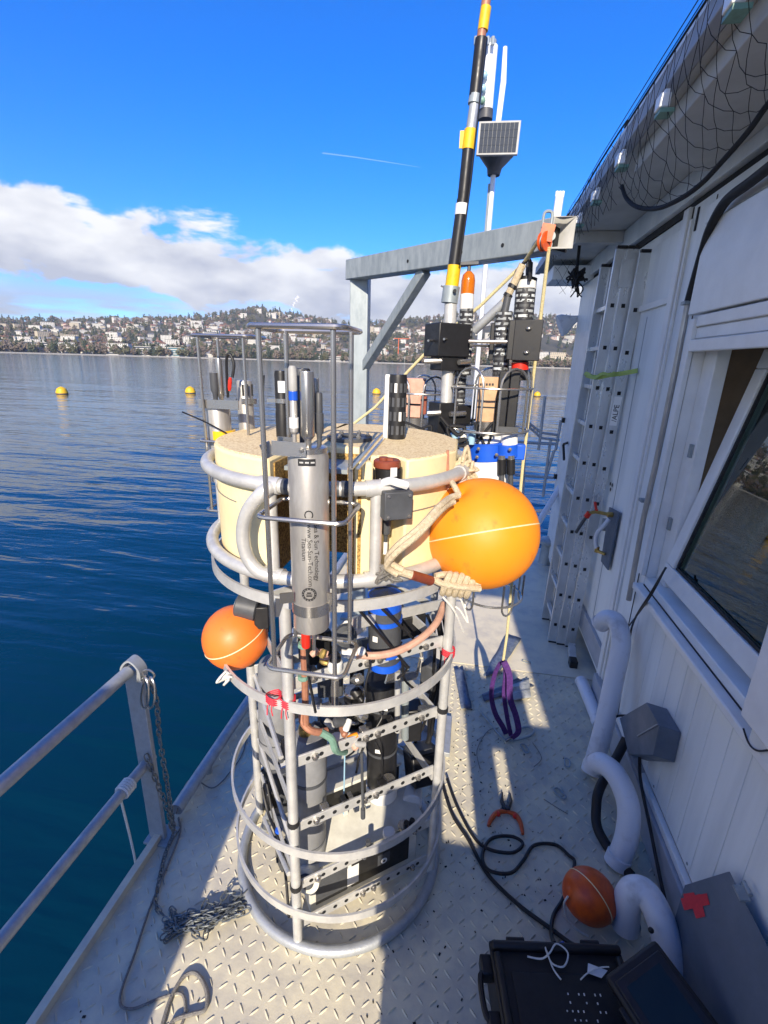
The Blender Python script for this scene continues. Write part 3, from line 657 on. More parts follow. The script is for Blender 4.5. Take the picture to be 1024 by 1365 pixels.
# ---- dark junction box standing off the wall
jb = thing('cable_box', 'dark grey angled metal cable box fixed low on the cabin wall', 'box', at_x(860, 1010, WX))
f = [at_x(862, 936, .90), at_x(879, 967, .90), at_x(871, 1007, .90), at_x(838, 1006, .90), at_x(826, 957, .90)]
bk = [p+V((.09, .0, -.02)) for p in f]
mb = MB(); mb.add(f+bk, [(4, 3, 2, 1, 0), (5, 6, 7, 8, 9)]+[(i, (i+1) % 5, 5+(i+1) % 5, 5+i) for i in range(5)])
obj('housing', mb, M_boxgrey, jb, bev=.003)
mb = MB(); c_ = sum(f, V((0, 0, 0)))/5
mb.beam(at_x(850, 981, .897), at_x(876, 966, .897), .006, .004); obj('fold_line', mb, M_skirt, jb)
obj('mounting_foot', MB().beam(at_x(842, 1000, .95), at_x(858, 1040, .985), .04, .02), M_skirt, jb)
tag(obj('box_cable', MB().tube(spl([at_x(853, 1000, .93), at_x(854, 1040, .945), at_x(866, 1100, .935), at_x(880, 1170, .935), at_x(893, 1230, .935), at_x(898, 1280, .93)], 8), .0075, 8), M_cable, None, origin=at_x(866, 1100, .94)), 'black cable hanging straight down from the dark cable box', 'cable')
tag(obj('loop_cable', MB().tube(spl([at_x(836, 954, .92), at_x(822, 955, .90), at_x(815, 965, .88), at_x(812, 985, .88), at_x(808, 1000, .87)], 6), .006, 8), M_cable, None, origin=at_x(815, 965, .88)), 'short black cable looping from the cable box behind the tall white pipe', 'cable')

# ---- grey cabinet with a red tape cross, bottom right
cb = thing('deck_cabinet', 'blue grey steel cabinet with a red tape cross on its lid', 'cabinet', (.9, .8, 0))
lid = [at_x(985, 1170, .965), at_z(905, 1200, .30)]
A0 = at_x(986, 1170, .975); z0 = A0.z
fl0 = at_z(906, 1200, .28)
mb = MB(); x0_ = fl0.x; ya = fl0.y; zt = .47; zf = .36
A = [V((x0_, ya, zf)), V((.955, A0.y+.02, A0.z)), V((.955, .2, A0.z-.0)), V((x0_, .2, zf))]
B = [V((p.x, p.y, .0)) for p in A]
mb.add(A+B, [(0, 3, 2, 1), (4, 5, 6, 7), (0, 1, 5, 4), (1, 2, 6, 5), (2, 3, 7, 6), (3, 0, 4, 7)]); obj('body', mb, M_boxgrey, cb, bev=.004)
nrm = (A[1]-A[0]).cross(A[3]-A[0]).normalized(); nrm = nrm if nrm.z > 0 else -nrm
def onlid(u, v, h=.002):
    d = ray(u, v); t = (A[0]-CAMPOS).dot(nrm)/d.dot(nrm); return CAMPOS+d*t+nrm*h
mb = MB()
for qd in (((908, 1198), (943, 1191), (947, 1206), (913, 1214)), ((919, 1196), (934, 1192), (941, 1222), (929, 1225)), ((912, 1192), (926, 1190), (930, 1200), (914, 1204))):
    h = .002+.0009*len(mb.f)/2; mb.add([onlid(u, v, h) for u, v in qd], [(0, 1, 2, 3)])
obj('tape_cross', mb, M_redtape, cb, sharp=0)
mb = MB().box(onlid(991, 1192, .006), (.03, .045, .008)); mb.cyl(onlid(1000, 1186, .01)+V((0, -.02, 0)), onlid(1000, 1186, .01)+V((0, .02, 0)), .007); obj('hinge', mb, M_galv, cb)

# ---- black carrying case with a computer in it
cs = thing('equipment_case', 'open black hard plastic carrying case at the bottom edge with a tilted screen lid', 'case', at_z(740, 1330, 0))
cz = .20
def casep(u, v, z): return at_z(u, v, z)
c1, c2, c3 = casep(655, 1258, cz), casep(822, 1265, cz), casep(655, 1480, cz)
mb = MB(); ex = (c2-c1); ex.z = 0; ey = V((ex.y, -ex.x, 0)).normalized(); ex_n = ex.normalized(); W_ = ex.length; D_ = .36
R_ = Matrix((ex_n, -ey, V((0, 0, 1)))).transposed(); cc = c1+ex_n*W_/2+ey*D_/2
obj('tub', MB().box(V((cc.x, cc.y, cz/2)), (W_, D_, cz-.01), R_), M_case, cs, bev=.014)
obj('rim', MB().box(V((cc.x, cc.y, cz-.004)), (W_+.016, D_+.016, .02), R_), M_case, cs, bev=.006)
for s_, ax_, ln_, of_ in ((-1, ex_n, W_, D_/2), (1, ex_n, W_, D_/2)): obj('edge_ridge', MB().box(V((cc.x, cc.y, cz+.012))+ey*(s_*(of_-.012)), (ln_+.01, .026, .03), R_), M_case, cs, bev=.009)
for s_ in (-1, 1): obj('edge_ridge', MB().box(V((cc.x, cc.y, cz+.011))+ex_n*(s_*(W_/2-.012)), (.024, D_-.06, .028), R_), M_case, cs, bev=.009)
for k in (.2, .8): obj('hinge_lug', MB().cyl(c1+ex_n*(W_*k-.03)-ey*.012+V((0, 0, -.004)), c1+ex_n*(W_*k+.03)-ey*.012+V((0, 0, -.004)), .012, n=10), M_case, cs)
obj('carry_handle', MB().tube(spl([c1+ey*.06-ex_n*.005+V((0, 0, -.05)), c1+ey*.07-ex_n*.045+V((0, 0, -.04)), c1+ey*.17-ex_n*.045+V((0, 0, -.04)), c1+ey*.18-ex_n*.005+V((0, 0, -.05))], 5), .010, 8), M_case, cs)
obj('inset_panel', MB().box(V((cc.x, cc.y, cz+.008))+ey*.03, (W_*.78, D_*.72, .006), R_), M_black, cs, bev=.003)
for k in range(4):
    p = c1+ex_n*(W_*(.12+.25*k)); p.z = cz*.5; obj('rib', MB().box(p-ey*.004, (.02, .02, cz*.9), R_), M_case, cs, bev=.004)
for dy in (.04, .19):
    p = c1+ey*dy; p.z = cz*.72; obj('latch', MB().box(p-ex_n*.02, (.04, .06, .05), R_), M_black, cs, bev=.006)
rr = random.Random(2)
mb = MB()
for i in range(8):
    for j in range(5):
        if rr.random() < .72:
            p = c1+ex_n*(W_*.46+.017*i)+ey*(.135+.021*j); p.z = cz+.0125; mb.box(p, (.0035, .0035+.003*rr.random(), .002), R_)
obj('key_mark', mb, M_white, cs, sharp=0)
# lid with its display, hinged on the right
h0 = at_z(826, 1272, cz+.0); h1 = at_z(812, 1296, .24)
dA = at_z(805, 1300, .30); dB = at_z(873, 1250, .37); dC = at_z(960, 1400, .40); dD = at_z(860, 1420, .28)
nn = (dB-dA).cross(dD-dA).normalized(); nn = nn if nn.dot(CAMPOS-dA) > 0 else -nn
eu = (dB-dA).normalized(); ew = nn.cross(eu); ew = ew if ew.y < 0 else -ew; Lw = (dB-dA).length; Lh = .34
Rl = Matrix((eu, ew, eu.cross(ew))).transposed(); lc = dA+eu*Lw/2+ew*Lh/2
ld = obj('screen_lid', MB().box(lc-nn*.02, (Lw, Lh, .04), Rl), M_case, cs, bev=.012)
obj('screen_bezel', MB().box(lc+nn*.002, (Lw*.84, Lh*.84, .008), Rl), M_black, ld, bev=.003)
obj('display', MB().box(lc+nn*.0055+ew*.004, (Lw*.62, Lh*.72, .004), Rl), M_screen, ld)
for k in (.28, .72): obj('lid_hinge', MB().box(dA+ew*(Lh*k)-nn*.03, (.03, .05, .03), Rl), M_case, cs, bev=.004)
# string and paper tag on the case
st = spl([at_z(703, 1275, .215), at_z(722, 1278, .22), at_z(733, 1270, .235), at_z(742, 1258, .23), at_z(757, 1270, .225), at_z(752, 1288, .22), at_z(737, 1285, .225), at_z(730, 1272, .23), at_z(727, 1262, .22), at_z(737, 1290, .215), at_z(748, 1306, .215)], 6)
tag(obj('loose_string', MB().tube(st, .0028, 6), M_ropew, None, origin=st[0]), 'loose white cord tied in a loop over the top of the black case', 'cord')
mb = MB(); q = [at_z(u, v, .222) for u, v in ((784, 1284), (810, 1294), (802, 1304), (783, 1297))]
mb.add(q+[p+V((0, 0, .001)) for p in q], [(3, 2, 1, 0), (4, 5, 6, 7), (0, 1, 5, 4), (1, 2, 6, 5), (2, 3, 7, 6), (3, 0, 4, 7)])
tgp = thing('paper_tag', 'white paper tag on a string lying on the black case beside the screen', 'tag', q[0])
obj('card', mb, M_white, tgp, sharp=0)
obj('string', MB().tube(spl([at_z(774, 1306, .222), at_z(784, 1297, .226), at_z(800, 1290, .23), at_z(812, 1289, .235)], 5), .0022, 5), M_ropew, tgp)

# ---- floats
def floatball(name, label, c, r, axis, m, seam, sc=1.06, n=40):
    t = thing(name, label, 'float', c)
    ax = V(axis).normalized()
    prof = []
    for j in range(29):
        th = math.pi*j/28; rad = r*math.sin(th); h = -r*sc*math.cos(th)
        if j >= 26: h -= r*.10*((j-25)/3)**1.5; rad = max(rad, r*.04*(28-j)+.0005)
        prof.append((max(rad, .0006), h))
    obj('shell', MB().lathe(prof, c, ax, n, False), m, t, sharp=60)
    if seam is not None:
        s = V(seam).normalized(); a = s.orthogonal().normalized(); b = s.cross(a); pts = []
        for i in range(64):
            q = a*math.cos(2*math.pi*i/64)+b*math.sin(2*math.pi*i/64); k = 1/math.sqrt((q.dot(ax)/sc)**2+(1-q.dot(ax)**2)); pts.append(V(c)+q*(k*r*1.0))
        obj('seam_line', MB().tube(pts, .0022, 5, True), M_foam, t)
    return t
cF = at_y(643, 711, 1.40); rF = 75*mpp(1.40, 643, 711)*.985
floatball('round_float', 'largest round orange float roped to the right side of the instrument frame', cF, rF, (-.45, -.30, .84), M_orange, (-.25, .35, .9), 1.0)
cS = at_y(314, 849, 1.36); rS = 42.5*mpp(1.36, 314, 849)
floatball('round_float', 'smaller round orange float tied under the left side of the instrument frame', cS, rS, (-.55, -.1, -.8), M_orange3, (-.38, -.10, .92), 1.0)
cR = at_z(786, 1194, .115); rR = .095
floatball('deck_float', 'red orange float lying on the deck between the cable and the nearest white pipe', cR, rR, (-.72, -.1, .42), M_orange2, (.62, .55, .2), 1.12)
tag(obj('float_line', MB().tube(spl([at_z(757, 1195, .16), at_z(752, 1205, .12), at_z(756, 1222, .05), at_z(768, 1238, .012), at_z(785, 1248, .01)], 6), .004, 6), M_ropew, None, origin=at_z(768, 1238, 0)), 'white cord hanging from the eye of the red float to the deck', 'cord')

# ---- cables on the deck
def cable(name, label, pts, r, m=M_cable, k=8, cat='cable'): return tag(obj(name, MB().tube(spl(pts, k), r, 8), m, None, origin=(pts[0].x, pts[0].y, 0)), label, cat)
cable('power_cable', 'long black cable curving from the frame across the deck to the black case', [at_z(590, 1045, .03), at_z(603, 1085, .01), at_z(625, 1120, .01), at_z(650, 1165, .01), at_z(690, 1205, .01), at_z(730, 1235, .012), at_z(757, 1255, .02), at_z(768, 1262, .10), at_z(772, 1268, .2)], .0085)
cable('looped_cable', 'black cable with one round loop beside the pliers running to the red float', [at_z(596, 1038, .03), at_z(612, 1080, .01), at_z(640, 1125, .012), at_z(680, 1137, .018), at_z(697, 1125, .02), at_z(682, 1115, .016), at_z(655, 1118, .01), at_z(643, 1140, .012), at_z(652, 1160, .02), at_z(680, 1164, .02), at_z(697, 1148, .012), at_z(712, 1127, .01), at_z(740, 1126, .01), at_z(758, 1140, .01), at_z(766, 1152, .012), at_z(752, 1195, .01), at_z(738, 1220, .01), at_z(735, 1245, .04), at_z(740, 1258, .2)], .0075)
plug_ = MB().cyl(at_z(738, 1262, .215), at_z(752, 1258, .215), .007, n=10); tag(obj('blue_plug', plug_, M_blue, None, origin=at_z(738, 1262, .2)), 'small blue plug at the back edge of the black case', 'plug')

# ---- pliers
pl = thing('pliers', 'open pliers with red orange handles lying on the tread plate', 'pliers', at_z(675, 1082, 0))
def pz(u, v, z=.012): return at_z(u, v, z)
for s_, hd in ((0, [(676, 1082), (663, 1083), (655, 1092), (651, 1101)]), (1, [(676, 1082), (687, 1086), (694, 1097), (697, 1112)])):
    pts = spl([pz(*q) for q in hd], 6); k = len(pts)
    obj('handle', MB().tube(pts, [.007+.005*math.sin(math.pi*min(1, i/(k-1)*1.05)) for i in range(k)], 8), M_red if False else M_orange2, pl)
obj('jaw', MB().tube([pz(674, 1080), pz(669, 1068), pz(670, 1056)], [.011, .010, .003], 6), M_black, pl)
obj('jaw', MB().tube([pz(677, 1080), pz(681, 1068), pz(680, 1057)], [.011, .010, .003], 6), M_black, pl)
for hd_ in ((664, 1085), (687, 1088)): obj('grip_sleeve', MB().sphere(pz(*hd_), .0125, 10, 6), M_red, pl)
obj('pivot', MB().lathe([(.013, 0), (.013, .016), (.006, .019)], pz(676, 1079, .004), n=12), M_dkgrey, pl)

# ---- sling on the yellow rope, blue wrappers, small hardware
sl_ = thing('lifting_sling', 'purple webbing sling hanging from the pale yellow rope above the deck', 'sling', at_y(672, 985, 2.37))
YS = 2.37
def ys(u, v, y=YS): return at_y(u, v, y)
for side, w_, pts in ((.3, .032, [(668, 882), (660, 898), (655, 925), (660, 950), (671, 970), (676, 981)]), (.0, .026, [(670, 880), (674, 895), (672, 925), (676, 955), (681, 980)]), (-.3, .034, [(672, 882), (679, 900), (680, 930), (688, 955), (691, 975), (682, 984)])):
    obj('webbing_leg', MB().ribbon(spl([ys(u, v, YS+side*.12) for u, v in pts], 6), w_, .005, (1, .5+side, .0)), M_purple, sl_)
sh_ = thing('shackle', 'bent steel hook bar under the purple sling at deck level', 'shackle', at_z(690, 980, 0))
obj('bar', MB().tube(spl([at_z(640, 948, .012), at_z(652, 962, .012), at_z(672, 985, .012), at_z(690, 986, .012), at_z(708, 980, .012), at_z(712, 972, .012), at_z(700, 969, .012), at_z(690, 974, .012)], 6), .006, 8), M_galv, sh_)
obj('pin', MB().cyl(at_z(674, 988, .012), at_z(684, 981, .03), .008), M_steel, sh_)
def wrapper(label, qd, m, z=.006):
    ps = [at_z(u, v, z) for u, v in qd]; mb = MB(); n_ = 8; rr = random.Random(len(label)); g = []
    for i in range(n_+1):
        for j in range(4):
            a = ps[0].lerp(ps[3], i/n_); b = ps[1].lerp(ps[2], i/n_); p = a.lerp(b, j/3); p.z = z+abs(rr.gauss(0, .008)); g.append(p)
    o0 = [(i*4+j, i*4+j+1, (i+1)*4+j+1, (i+1)*4+j) for i in range(n_) for j in range(3)]
    mb.add(g, o0); o = obj('foil_wrapper', mb, m, None, sharp=25, origin=(ps[0].x, ps[0].y, 0)); s = o.modifiers.new('thickness', 'SOLIDIFY'); s.thickness = .002; return tag(o, label, 'wrapper', 'foil wrappers on the deck')
wrapper('dark blue narrow foil wrapper lying left of the purple sling', ((605, 890), (617, 890), (629, 945), (615, 947)), M_bagbl)
wrapper('grey blue foil wrapper lying behind the top of the purple sling', ((676, 845), (695, 852), (665, 898), (645, 902)), M_bagbl, .01)
wrapper('clear grey foil wrapper lying right of the purple sling', ((670, 920), (705, 905), (708, 930), (668, 938)), M_bagw, .012)
wrapper('flat blue foil wrapper tucked under the purple sling', ((642, 926), (690, 905), (712, 915), (645, 936)), M_bagbl, .004)
def biner(label, u, v, rot, s=1.0):
    c = at_z(u, v, .008); pts = [V((x*s, y*s, 0)) for x, y in ((-.012, -.03), (.012, -.03), (.02, .0), (.015, .035), (-.012, .035), (-.014, 0))]
    R = Matrix.Rotation(rot, 3, 'Z'); tag(obj('carabiner', MB().tube([c+R@p for p in spl(pts, 5, True)], .004, 6, True), M_galv, None, origin=c), label, 'carabiner', 'loose carabiners on the deck')
biner('open steel carabiner lying on the deck just right of the sling hook', 700, 998, .4, .9)
biner('slim pale steel carabiner lying near the foot of the tall white pipe', 756, 1017, -.1, .8)
biner('square steel clip lying nearest to the middle white pipe', 747, 1058, .7, .9)
biner('steel snap hook lying in the sunlit strip behind the sling', 702, 882, 1.2, .8)
tag(obj('twig_line', MB().tube(spl([at_z(640, 1025, .006), at_z(636, 1000, .006), at_z(650, 975, .006), at_z(665, 970, .006)], 5), .002, 5), M_ropeg, None, origin=at_z(640, 1000, 0)), 'thin grey string curled on the deck left of the steel hook', 'string')
tag(obj('wire_scrap', MB().tube(spl([at_z(725, 1065, .006), at_z(740, 1075, .006), at_z(757, 1085, .006)], 4), .002, 5), M_ropeg, None, origin=at_z(740, 1075, 0)), 'straight thin wire scrap lying by the middle white pipe', 'wire')
tag(obj('thin_wire', MB().tube(spl([at_z(710, 990, .006), at_z(722, 1010, .006), at_z(712, 1022, .006)], 5), .002, 5), M_ropeg, None, origin=at_z(722, 1010, 0)), 'short curved wire lying right of the sling hook', 'wire')

# ================================================================== LEFT RAIL, CHAIN, ROPES
rl = thing('guard_rail', 'galvanised steel guard rail with two tubes ending at a flat post by the chain', 'railing', (DX0, 1.43, 0))
pt = V((DX0-.01, 1.42, .0))
po = obj('post', MB().beam((DX0+.0, 1.42, 0), (DX0-.005, 1.43, .90), .075, .022, up=V((0, 1, 0))).beam((DX0-.035, 1.45, 0), (DX0-.04, 1.455, .9), .012, .07, up=V((0, 1, 0))), M_rail, rl, bev=.003)
tp0 = V((DX0-.005, 1.43, .925))
loop = spl([V((DX0-.045, 1.43, .86)), V((DX0-.042, 1.43, .91)), V((DX0-.005, 1.43, .945)), V((DX0+.032, 1.43, .91)), V((DX0+.035, 1.43, .86))], 6)
obj('head_loop', MB().ribbon(loop, .045, .008, (0, 1, 0)), M_rail, po)
obj('base_plate', MB().box((DX0+.01, 1.43, .006), (.12, .10, .012)), M_galv, po, bev=.002)
obj('top_tube', MB().tube([(DX0-.005, 1.40, .905), (DX0-.005, 1.0, .905), (DX0-.005, -2.5, .905)], .024, 14), M_rail, rl)
obj('middle_tube', MB().tube([(DX0-.005, 1.46, .43), (DX0-.005, 1.0, .43), (DX0-.005, -2.5, .43)], .022, 14), M_rail, rl)
mb = MB()
for k in range(4): mb.tube(circ((0, 0), .026, 0, 14), .005, 5, True)
mb = MB()
for k in range(5):
    yy = 1.27+.011*k; mb.tube([V((DX0-.005+.0265*math.cos(a), yy, .43+.0265*math.sin(a))) for a in [2*math.pi*i/14 for i in range(14)]], .0055, 5, True)
mb.tube(spl([V((DX0-.03, 1.28, .425)), V((DX0-.032, 1.29, .3)), V((DX0-.03, 1.30, .05)), V((DX0-.035, 1.30, -.2))], 4), .005, 6)
tag(obj('rail_lashing', mb, M_ropew, None, origin=(DX0, 1.28, .43)), 'white cord wrapped round the middle rail tube and hanging over the side', 'cord')
for yy in (-.6, -2.4): obj('post', MB().beam((DX0, yy, 0), (DX0, yy, .88), .06, .02, up=V((0, 1, 0))), M_rail, rl)
# chain: every link of the hanging runs its own piece
ch = thing('steel_chain', 'galvanised chain hanging from the rail post head down to the deck', 'chain', (DX0+.06, 1.40, .0))
def link_mesh(R=.0085, Lh_=.010, r=.0028):
    pts = []
    for i in range(6): a = math.pi*i/5; pts.append(V((R*math.cos(a), 0, Lh_+R*math.sin(a))))
    for i in range(6): a = math.pi+math.pi*i/5; pts.append(V((R*math.cos(a), 0, -Lh_+R*math.sin(a))))
    mb = MB().tube(pts, r, 6, True); me = bpy.data.meshes.new('link'); me.from_pydata(mb.v, [], mb.f); me.materials.append(M_chain); me.shade_smooth(); return me, mb
LM, LMB = link_mesh()
def chain_links(path, parent, step=.026, stuff=False, name='link'):
    dens = []; acc = 0; last = path[0]; k = 0; joined = MB(); off = root_loc(parent)
    d_ = [0]
    for a, b in zip(path, path[1:]): d_.append(d_[-1]+(b-a).length)
    s = 0; i = 0
    while s < d_[-1]:
        while i < len(d_)-2 and d_[i+1] < s: i += 1
        t = (s-d_[i])/max(1e-6, d_[i+1]-d_[i]); p = path[i].lerp(path[i+1], t); dr = (path[i+1]-path[i]).normalized()
        q = dr.to_track_quat('Z', 'Y') @ Quaternion((0, 0, 1), math.pi/2*(k % 2)+.5)
        if stuff: joined.add([p + q @ V(v) for v in LMB.v], LMB.f)
        else:
            o = bpy.data.objects.new(name, LM); COL.objects.link(o); o.parent = parent; o.location = p-off; o.rotation_mode = 'QUATERNION'; o.rotation_quaternion = q
        s += step; k += 1
    return joined
h_ = V((DX0+.035, 1.42, .87))
chain_links(spl([h_, at_y(197, 905, 1.40), at_y(208, 930, 1.40), at_y(213, 985, 1.40), at_y(222, 1040, 1.40), at_y(229, 1085, 1.41), at_y(233, 1112, 1.42)], 6), ch)
chain_links(spl([at_y(196, 1010, 1.40), at_y(212, 1050, 1.40), at_y(224, 1080, 1.40), at_y(229, 1105, 1.40)], 6), ch)
jm = chain_links(spl([at_z(230, 1115, .02), at_z(220, 1140, .012), at_z(213, 1170, .012), at_z(208, 1205, .012), at_z(220, 1222, .015)], 6), ch, stuff=True)
rr = random.Random(11)
for k in range(13):
    pts = [at_z(225+i*19+rr.gauss(0, 5), 1236-i*6+rr.gauss(0, 9), .012+rr.random()*.03) for i in range(6)]; rr.shuffle(pts) if k % 3 == 0 else None
    j2 = chain_links(spl(pts, 4), ch, stuff=True); jm.add(j2.v, j2.f)
obj('heaped_links', jm, M_chain, ch, kind='stuff')
hk = thing('snap_hook', 'pair of steel snap hooks clipped to the chain at the rail post', 'hook', at_y(200, 925, 1.39))
for u in (193, 201): obj('hook_body', MB().tube(spl([at_y(u, 903, 1.39), at_y(u+5, 915, 1.38), at_y(u+4, 938, 1.38), at_y(u-2, 944, 1.385), at_y(u-5, 932, 1.39), at_y(u-2, 912, 1.39)], 5, True), .0045, 6, True), M_steel, hk)
obj('eye', MB().tube(circ((0, 0), .012, 0, 12), .003, 5, True) if False else MB().tube(spl([at_y(190, 897, 1.39), at_y(198, 893, 1.39), at_y(206, 900, 1.39), at_y(199, 907, 1.39)], 4, True), .004, 6, True), M_steel, hk)
# grey lines over the deck
cable('deck_line', 'thin grey line snaking along the deck edge from the post to the near corner', [at_z(238, 1090, .008), at_z(240, 1110, .008), at_z(225, 1150, .008), at_z(200, 1210, .008), at_z(180, 1270, .008), at_z(160, 1330, .008), at_z(175, 1345, .008), at_z(215, 1330, .008), at_z(242, 1325, .008), at_z(247, 1350, .008), at_z(240, 1370, .008)], .0045, M_ropeg, cat='line')
cable('coiled_line', 'thicker grey line curling on the sunlit deck at the bottom edge', [at_z(216, 1368, .01), at_z(228, 1330, .01), at_z(245, 1302, .01), at_z(262, 1298, .01), at_z(275, 1320, .01), at_z(274, 1345, .01), at_z(255, 1352, .01), at_z(232, 1360, .01), at_z(225, 1375, .01)], .007, M_ropeg, cat='line')
cable('edge_line', 'thin dark line tied round the deck edge pipe and lying on the deck', [at_z(235, 1085, .07), at_z(248, 1045, .07), at_z(262, 1040, .02), at_z(285, 1050, .01), at_z(310, 1025, .008), at_z(325, 1000, .008), at_z(333, 960, .008)], .003, M_ropeg, cat='line')
# ================================================================== MAIN INSTRUMENT FRAME
CX, CY, CR = -.423, 1.56, .43
CC = V((CX, CY, 0))
def on_cyl(u, v, r=CR):
    d = ray(u, v); a = d.x*d.x+d.y*d.y; b = -2*(d.x*CX+d.y*CY); k = CX*CX+CY*CY-r*r; D = max(b*b-4*a*k, 0); t = (-b-math.sqrt(D))/2/a; return CAMPOS+d*t
def pol(a, r=CR, z=0.0): a = math.radians(a); return V((CX+r*math.cos(a), CY+r*math.sin(a), z))
def ang(p): return math.degrees(math.atan2(p.y-CY, p.x-CX))
fr = thing('profiler_frame', 'round aluminium tube frame with a cream foam collar standing on the deck', 'frame', (CX, CY, 0))
ZT, Z2 = 1.785, 1.525
obj('tube_ring', MB().tube(circ((CX, CY), CR, ZT, 72), .0195, 14, True), M_alu, fr)
obj('tube_ring', MB().tube(circ((CX, CY), CR+.004, Z2, 72), .0195, 14, True), M_alu, fr)
obj('base_ring', MB().tube(circ((CX, CY), CR, .02, 72), .02, 12, True), M_rail, fr)
def band(z, h=.034, t=.008, r=CR+.012):
    return MB().lathe([(r-t, z-h/2), (r, z-h/2), (r, z+h/2), (r-t, z+h/2), (r-t, z-h/2)], (CX, CY, 0), n=72, cap=False)
for z in (1.452, 1.10, .505, .205): obj('flat_ring', band(z), M_alu, fr, sharp=30)
RODS = [-97, -8, 82, 172]
for i, a in enumerate(RODS):
    m_ = MB().cyl(pol(a, CR-.012, .02), pol(a, CR-.012, 1.46), .0175, n=14)
    r_ = obj('upright', m_, M_alu, fr)
    mb = MB()
    for z in (((.60, .30) if i == 0 else (.85,))): mb.lathe([(.021, 0), (.021, .02)], pol(a, CR-.012, z), n=12)
    obj('rubber_band', mb, M_rubber, r_)
for a in (-100, -62, -14, 40, 100, 150, 186): obj('collar_post', MB().cyl(pol(a, CR, Z2), pol(a, CR, ZT), .017, n=12), M_alu, fr)
# weld saddles
for a in (-62, -100, -14): 
    for z in (ZT, Z2): obj('weld_sleeve', MB().tube([pol(a-4, CR, z), pol(a-2, CR, z), pol(a, CR, z), pol(a+2, CR, z), pol(a+4, CR, z)], .0235, 12), M_alu, fr)
for u, v in ((383, 650), (447, 655), (460, 655)):
    a = ang(on_cyl(u, v)); obj('dark_sleeve', MB().tube([pol(a-1.3, CR, ZT), pol(a, CR, ZT), pol(a+1.3, CR, ZT)], .022, 12), M_dkgrey, fr)
hp = spl([pol(-98, CR, ZT), at_y(352, 655, 1.11), at_y(332, 678, 1.11), at_y(324, 708, 1.115), at_y(329, 740, 1.12), at_y(346, 762, 1.12), pol(-97, CR+.004, Z2)], 7)
obj('hoop_handle', MB().tube(hp, .0185, 12), M_alu, fr)
# perforated flat crossbars on the four chords
def chord(a0, a1, z0, r=CR-.032, dz=0.0): return pol(a0, r, z0), pol(a1, r, z0+dz)
def crossbar(a0, a1, z):
    p, q = chord(a0, a1, z); b = obj('crossbar', MB().beam(p, q, .007, .042), M_alu, fr, bev=.001)
    d = (q-p); ln = d.length; dn = d/ln; nrm = V((dn.y, -dn.x, 0)); nrm = nrm if nrm.dot(V((0, -1, 0))) > 0 or a0 != RODS[0] else -nrm
    if (a0, a1) != (RODS[0], RODS[1]): return b
    mb = MB()
    for k in range(1, 12):
        c = p+d*(k/12); mb.lathe([(.0085, 0), (.0085, .0006)], c+nrm*.0037, nrm, 8)
    obj('bolt_hole', mb, M_hole, b)
    mb = MB()
    for k in (1.5, 5.5, 6.5, 10.4): bolt(mb, p+d*(k/12)+nrm*.0035, nrm, .012, .009)
    obj('bolt', mb, M_steel, b); return b
for z in (1.15, .845, .565, .285, .085): crossbar(RODS[0], RODS[1], z)
for z in (1.13, .83, .53): crossbar(RODS[1], RODS[2], z); crossbar(RODS[2], RODS[3], z); 
for z in (1.13, .60, .25): crossbar(RODS[3], RODS[0]+360, z)
p, q = pol(-70, .33, 1.38), pol(-20, .38, 1.38); obj('crossbar', MB().beam(at_y(470, 832, 1.30), at_y(590, 805, 1.62), .007, .038), M_alu, fr)
p0 = at_y(535, 900, 1.55); obj('corner_bracket', MB().beam(at_y(515, 905, 1.45), at_y(556, 900, 1.6), .006, .035).beam(at_y(556, 900, 1.6), at_y(560, 880, 1.65), .006, .035), M_steel, fr)
# diagonal braces at the left
for a, b in (((340, 900, 1.62), (375, 1010, 1.25)), ((345, 985, 1.60), (388, 1120, 1.25)), ((352, 1090, 1.5), (385, 1165, 1.22))):
    obj('brace', MB().cyl(at_y(*a), at_y(*b), .009, n=8), M_alu, fr)
obj('inner_leg', MB().cyl(at_y(360, 1085, 1.5), at_y(335, 1150, 1.62), .02, n=12), M_rail, fr)

# ---- foam collar in two shaped halves and a centre piece
FR = .405
def arc(a0, a1, n, r=FR): return [(CX+r*math.cos(math.radians(a0+(a1-a0)*i/(n-1))), CY+r*math.sin(math.radians(a0+(a1-a0)*i/(n-1)))) for i in range(n)]
xl = at_y(372, 700, 1.22).x; xr = at_y(466, 700, 1.20).x
foam = obj('foam_block', MB(), M_foam, fr) if False else None
FZ0, FZ1 = 1.505, 1.850
aL = math.degrees(math.acos((xl-CX)/FR)); aR = math.degrees(math.acos((xr-CX)/FR))
pl_ = arc(97, 360-aL, 30); pl_ += [(xl, 1.42)]
aN = ang(on_cyl(515, 650, CR-.052)); pr_ = arc(-aR, aN-7, 8) + arc(aN-6.9, aN+6.9, 8, .328) + arc(aN+7, -20, 8) + [(CX+.395, CY-.11), (CX+.395, CY+.12)] + arc(18, 97, 18)[1:-1]
pr_ += [(xl, CY+.40), (xl, 1.42), (xr, 1.40)]
def arc3(a0, a1, z): return [V((x, y, z)) for x, y in arc(a0, a1, 24, FR+.001)]
def foamobj(poly):
    mb = MB().prism(poly, FZ0, FZ1, 0, 1); o = obj('foam_block', mb, [M_foam, M_foamtop], fr, sharp=30, bev=.012); return o
fL = foamobj(pl_); fR = foamobj(pr_)
obj('raw_cut', MB().bb((xl-.001, 1.20, FZ0+.002), (xl+.004, 1.42, FZ1-.02)), M_foamraw, fL)
obj('raw_cut', MB().bb((xl+.006, 1.39, FZ0), (xr-.002, 1.398, FZ1-.02)), M_foamraw, fR)
obj('raw_cut', MB().bb((xr-.006, 1.20, FZ0+.002), (xr-.001, 1.395, FZ1-.02)), M_foamraw, fR)
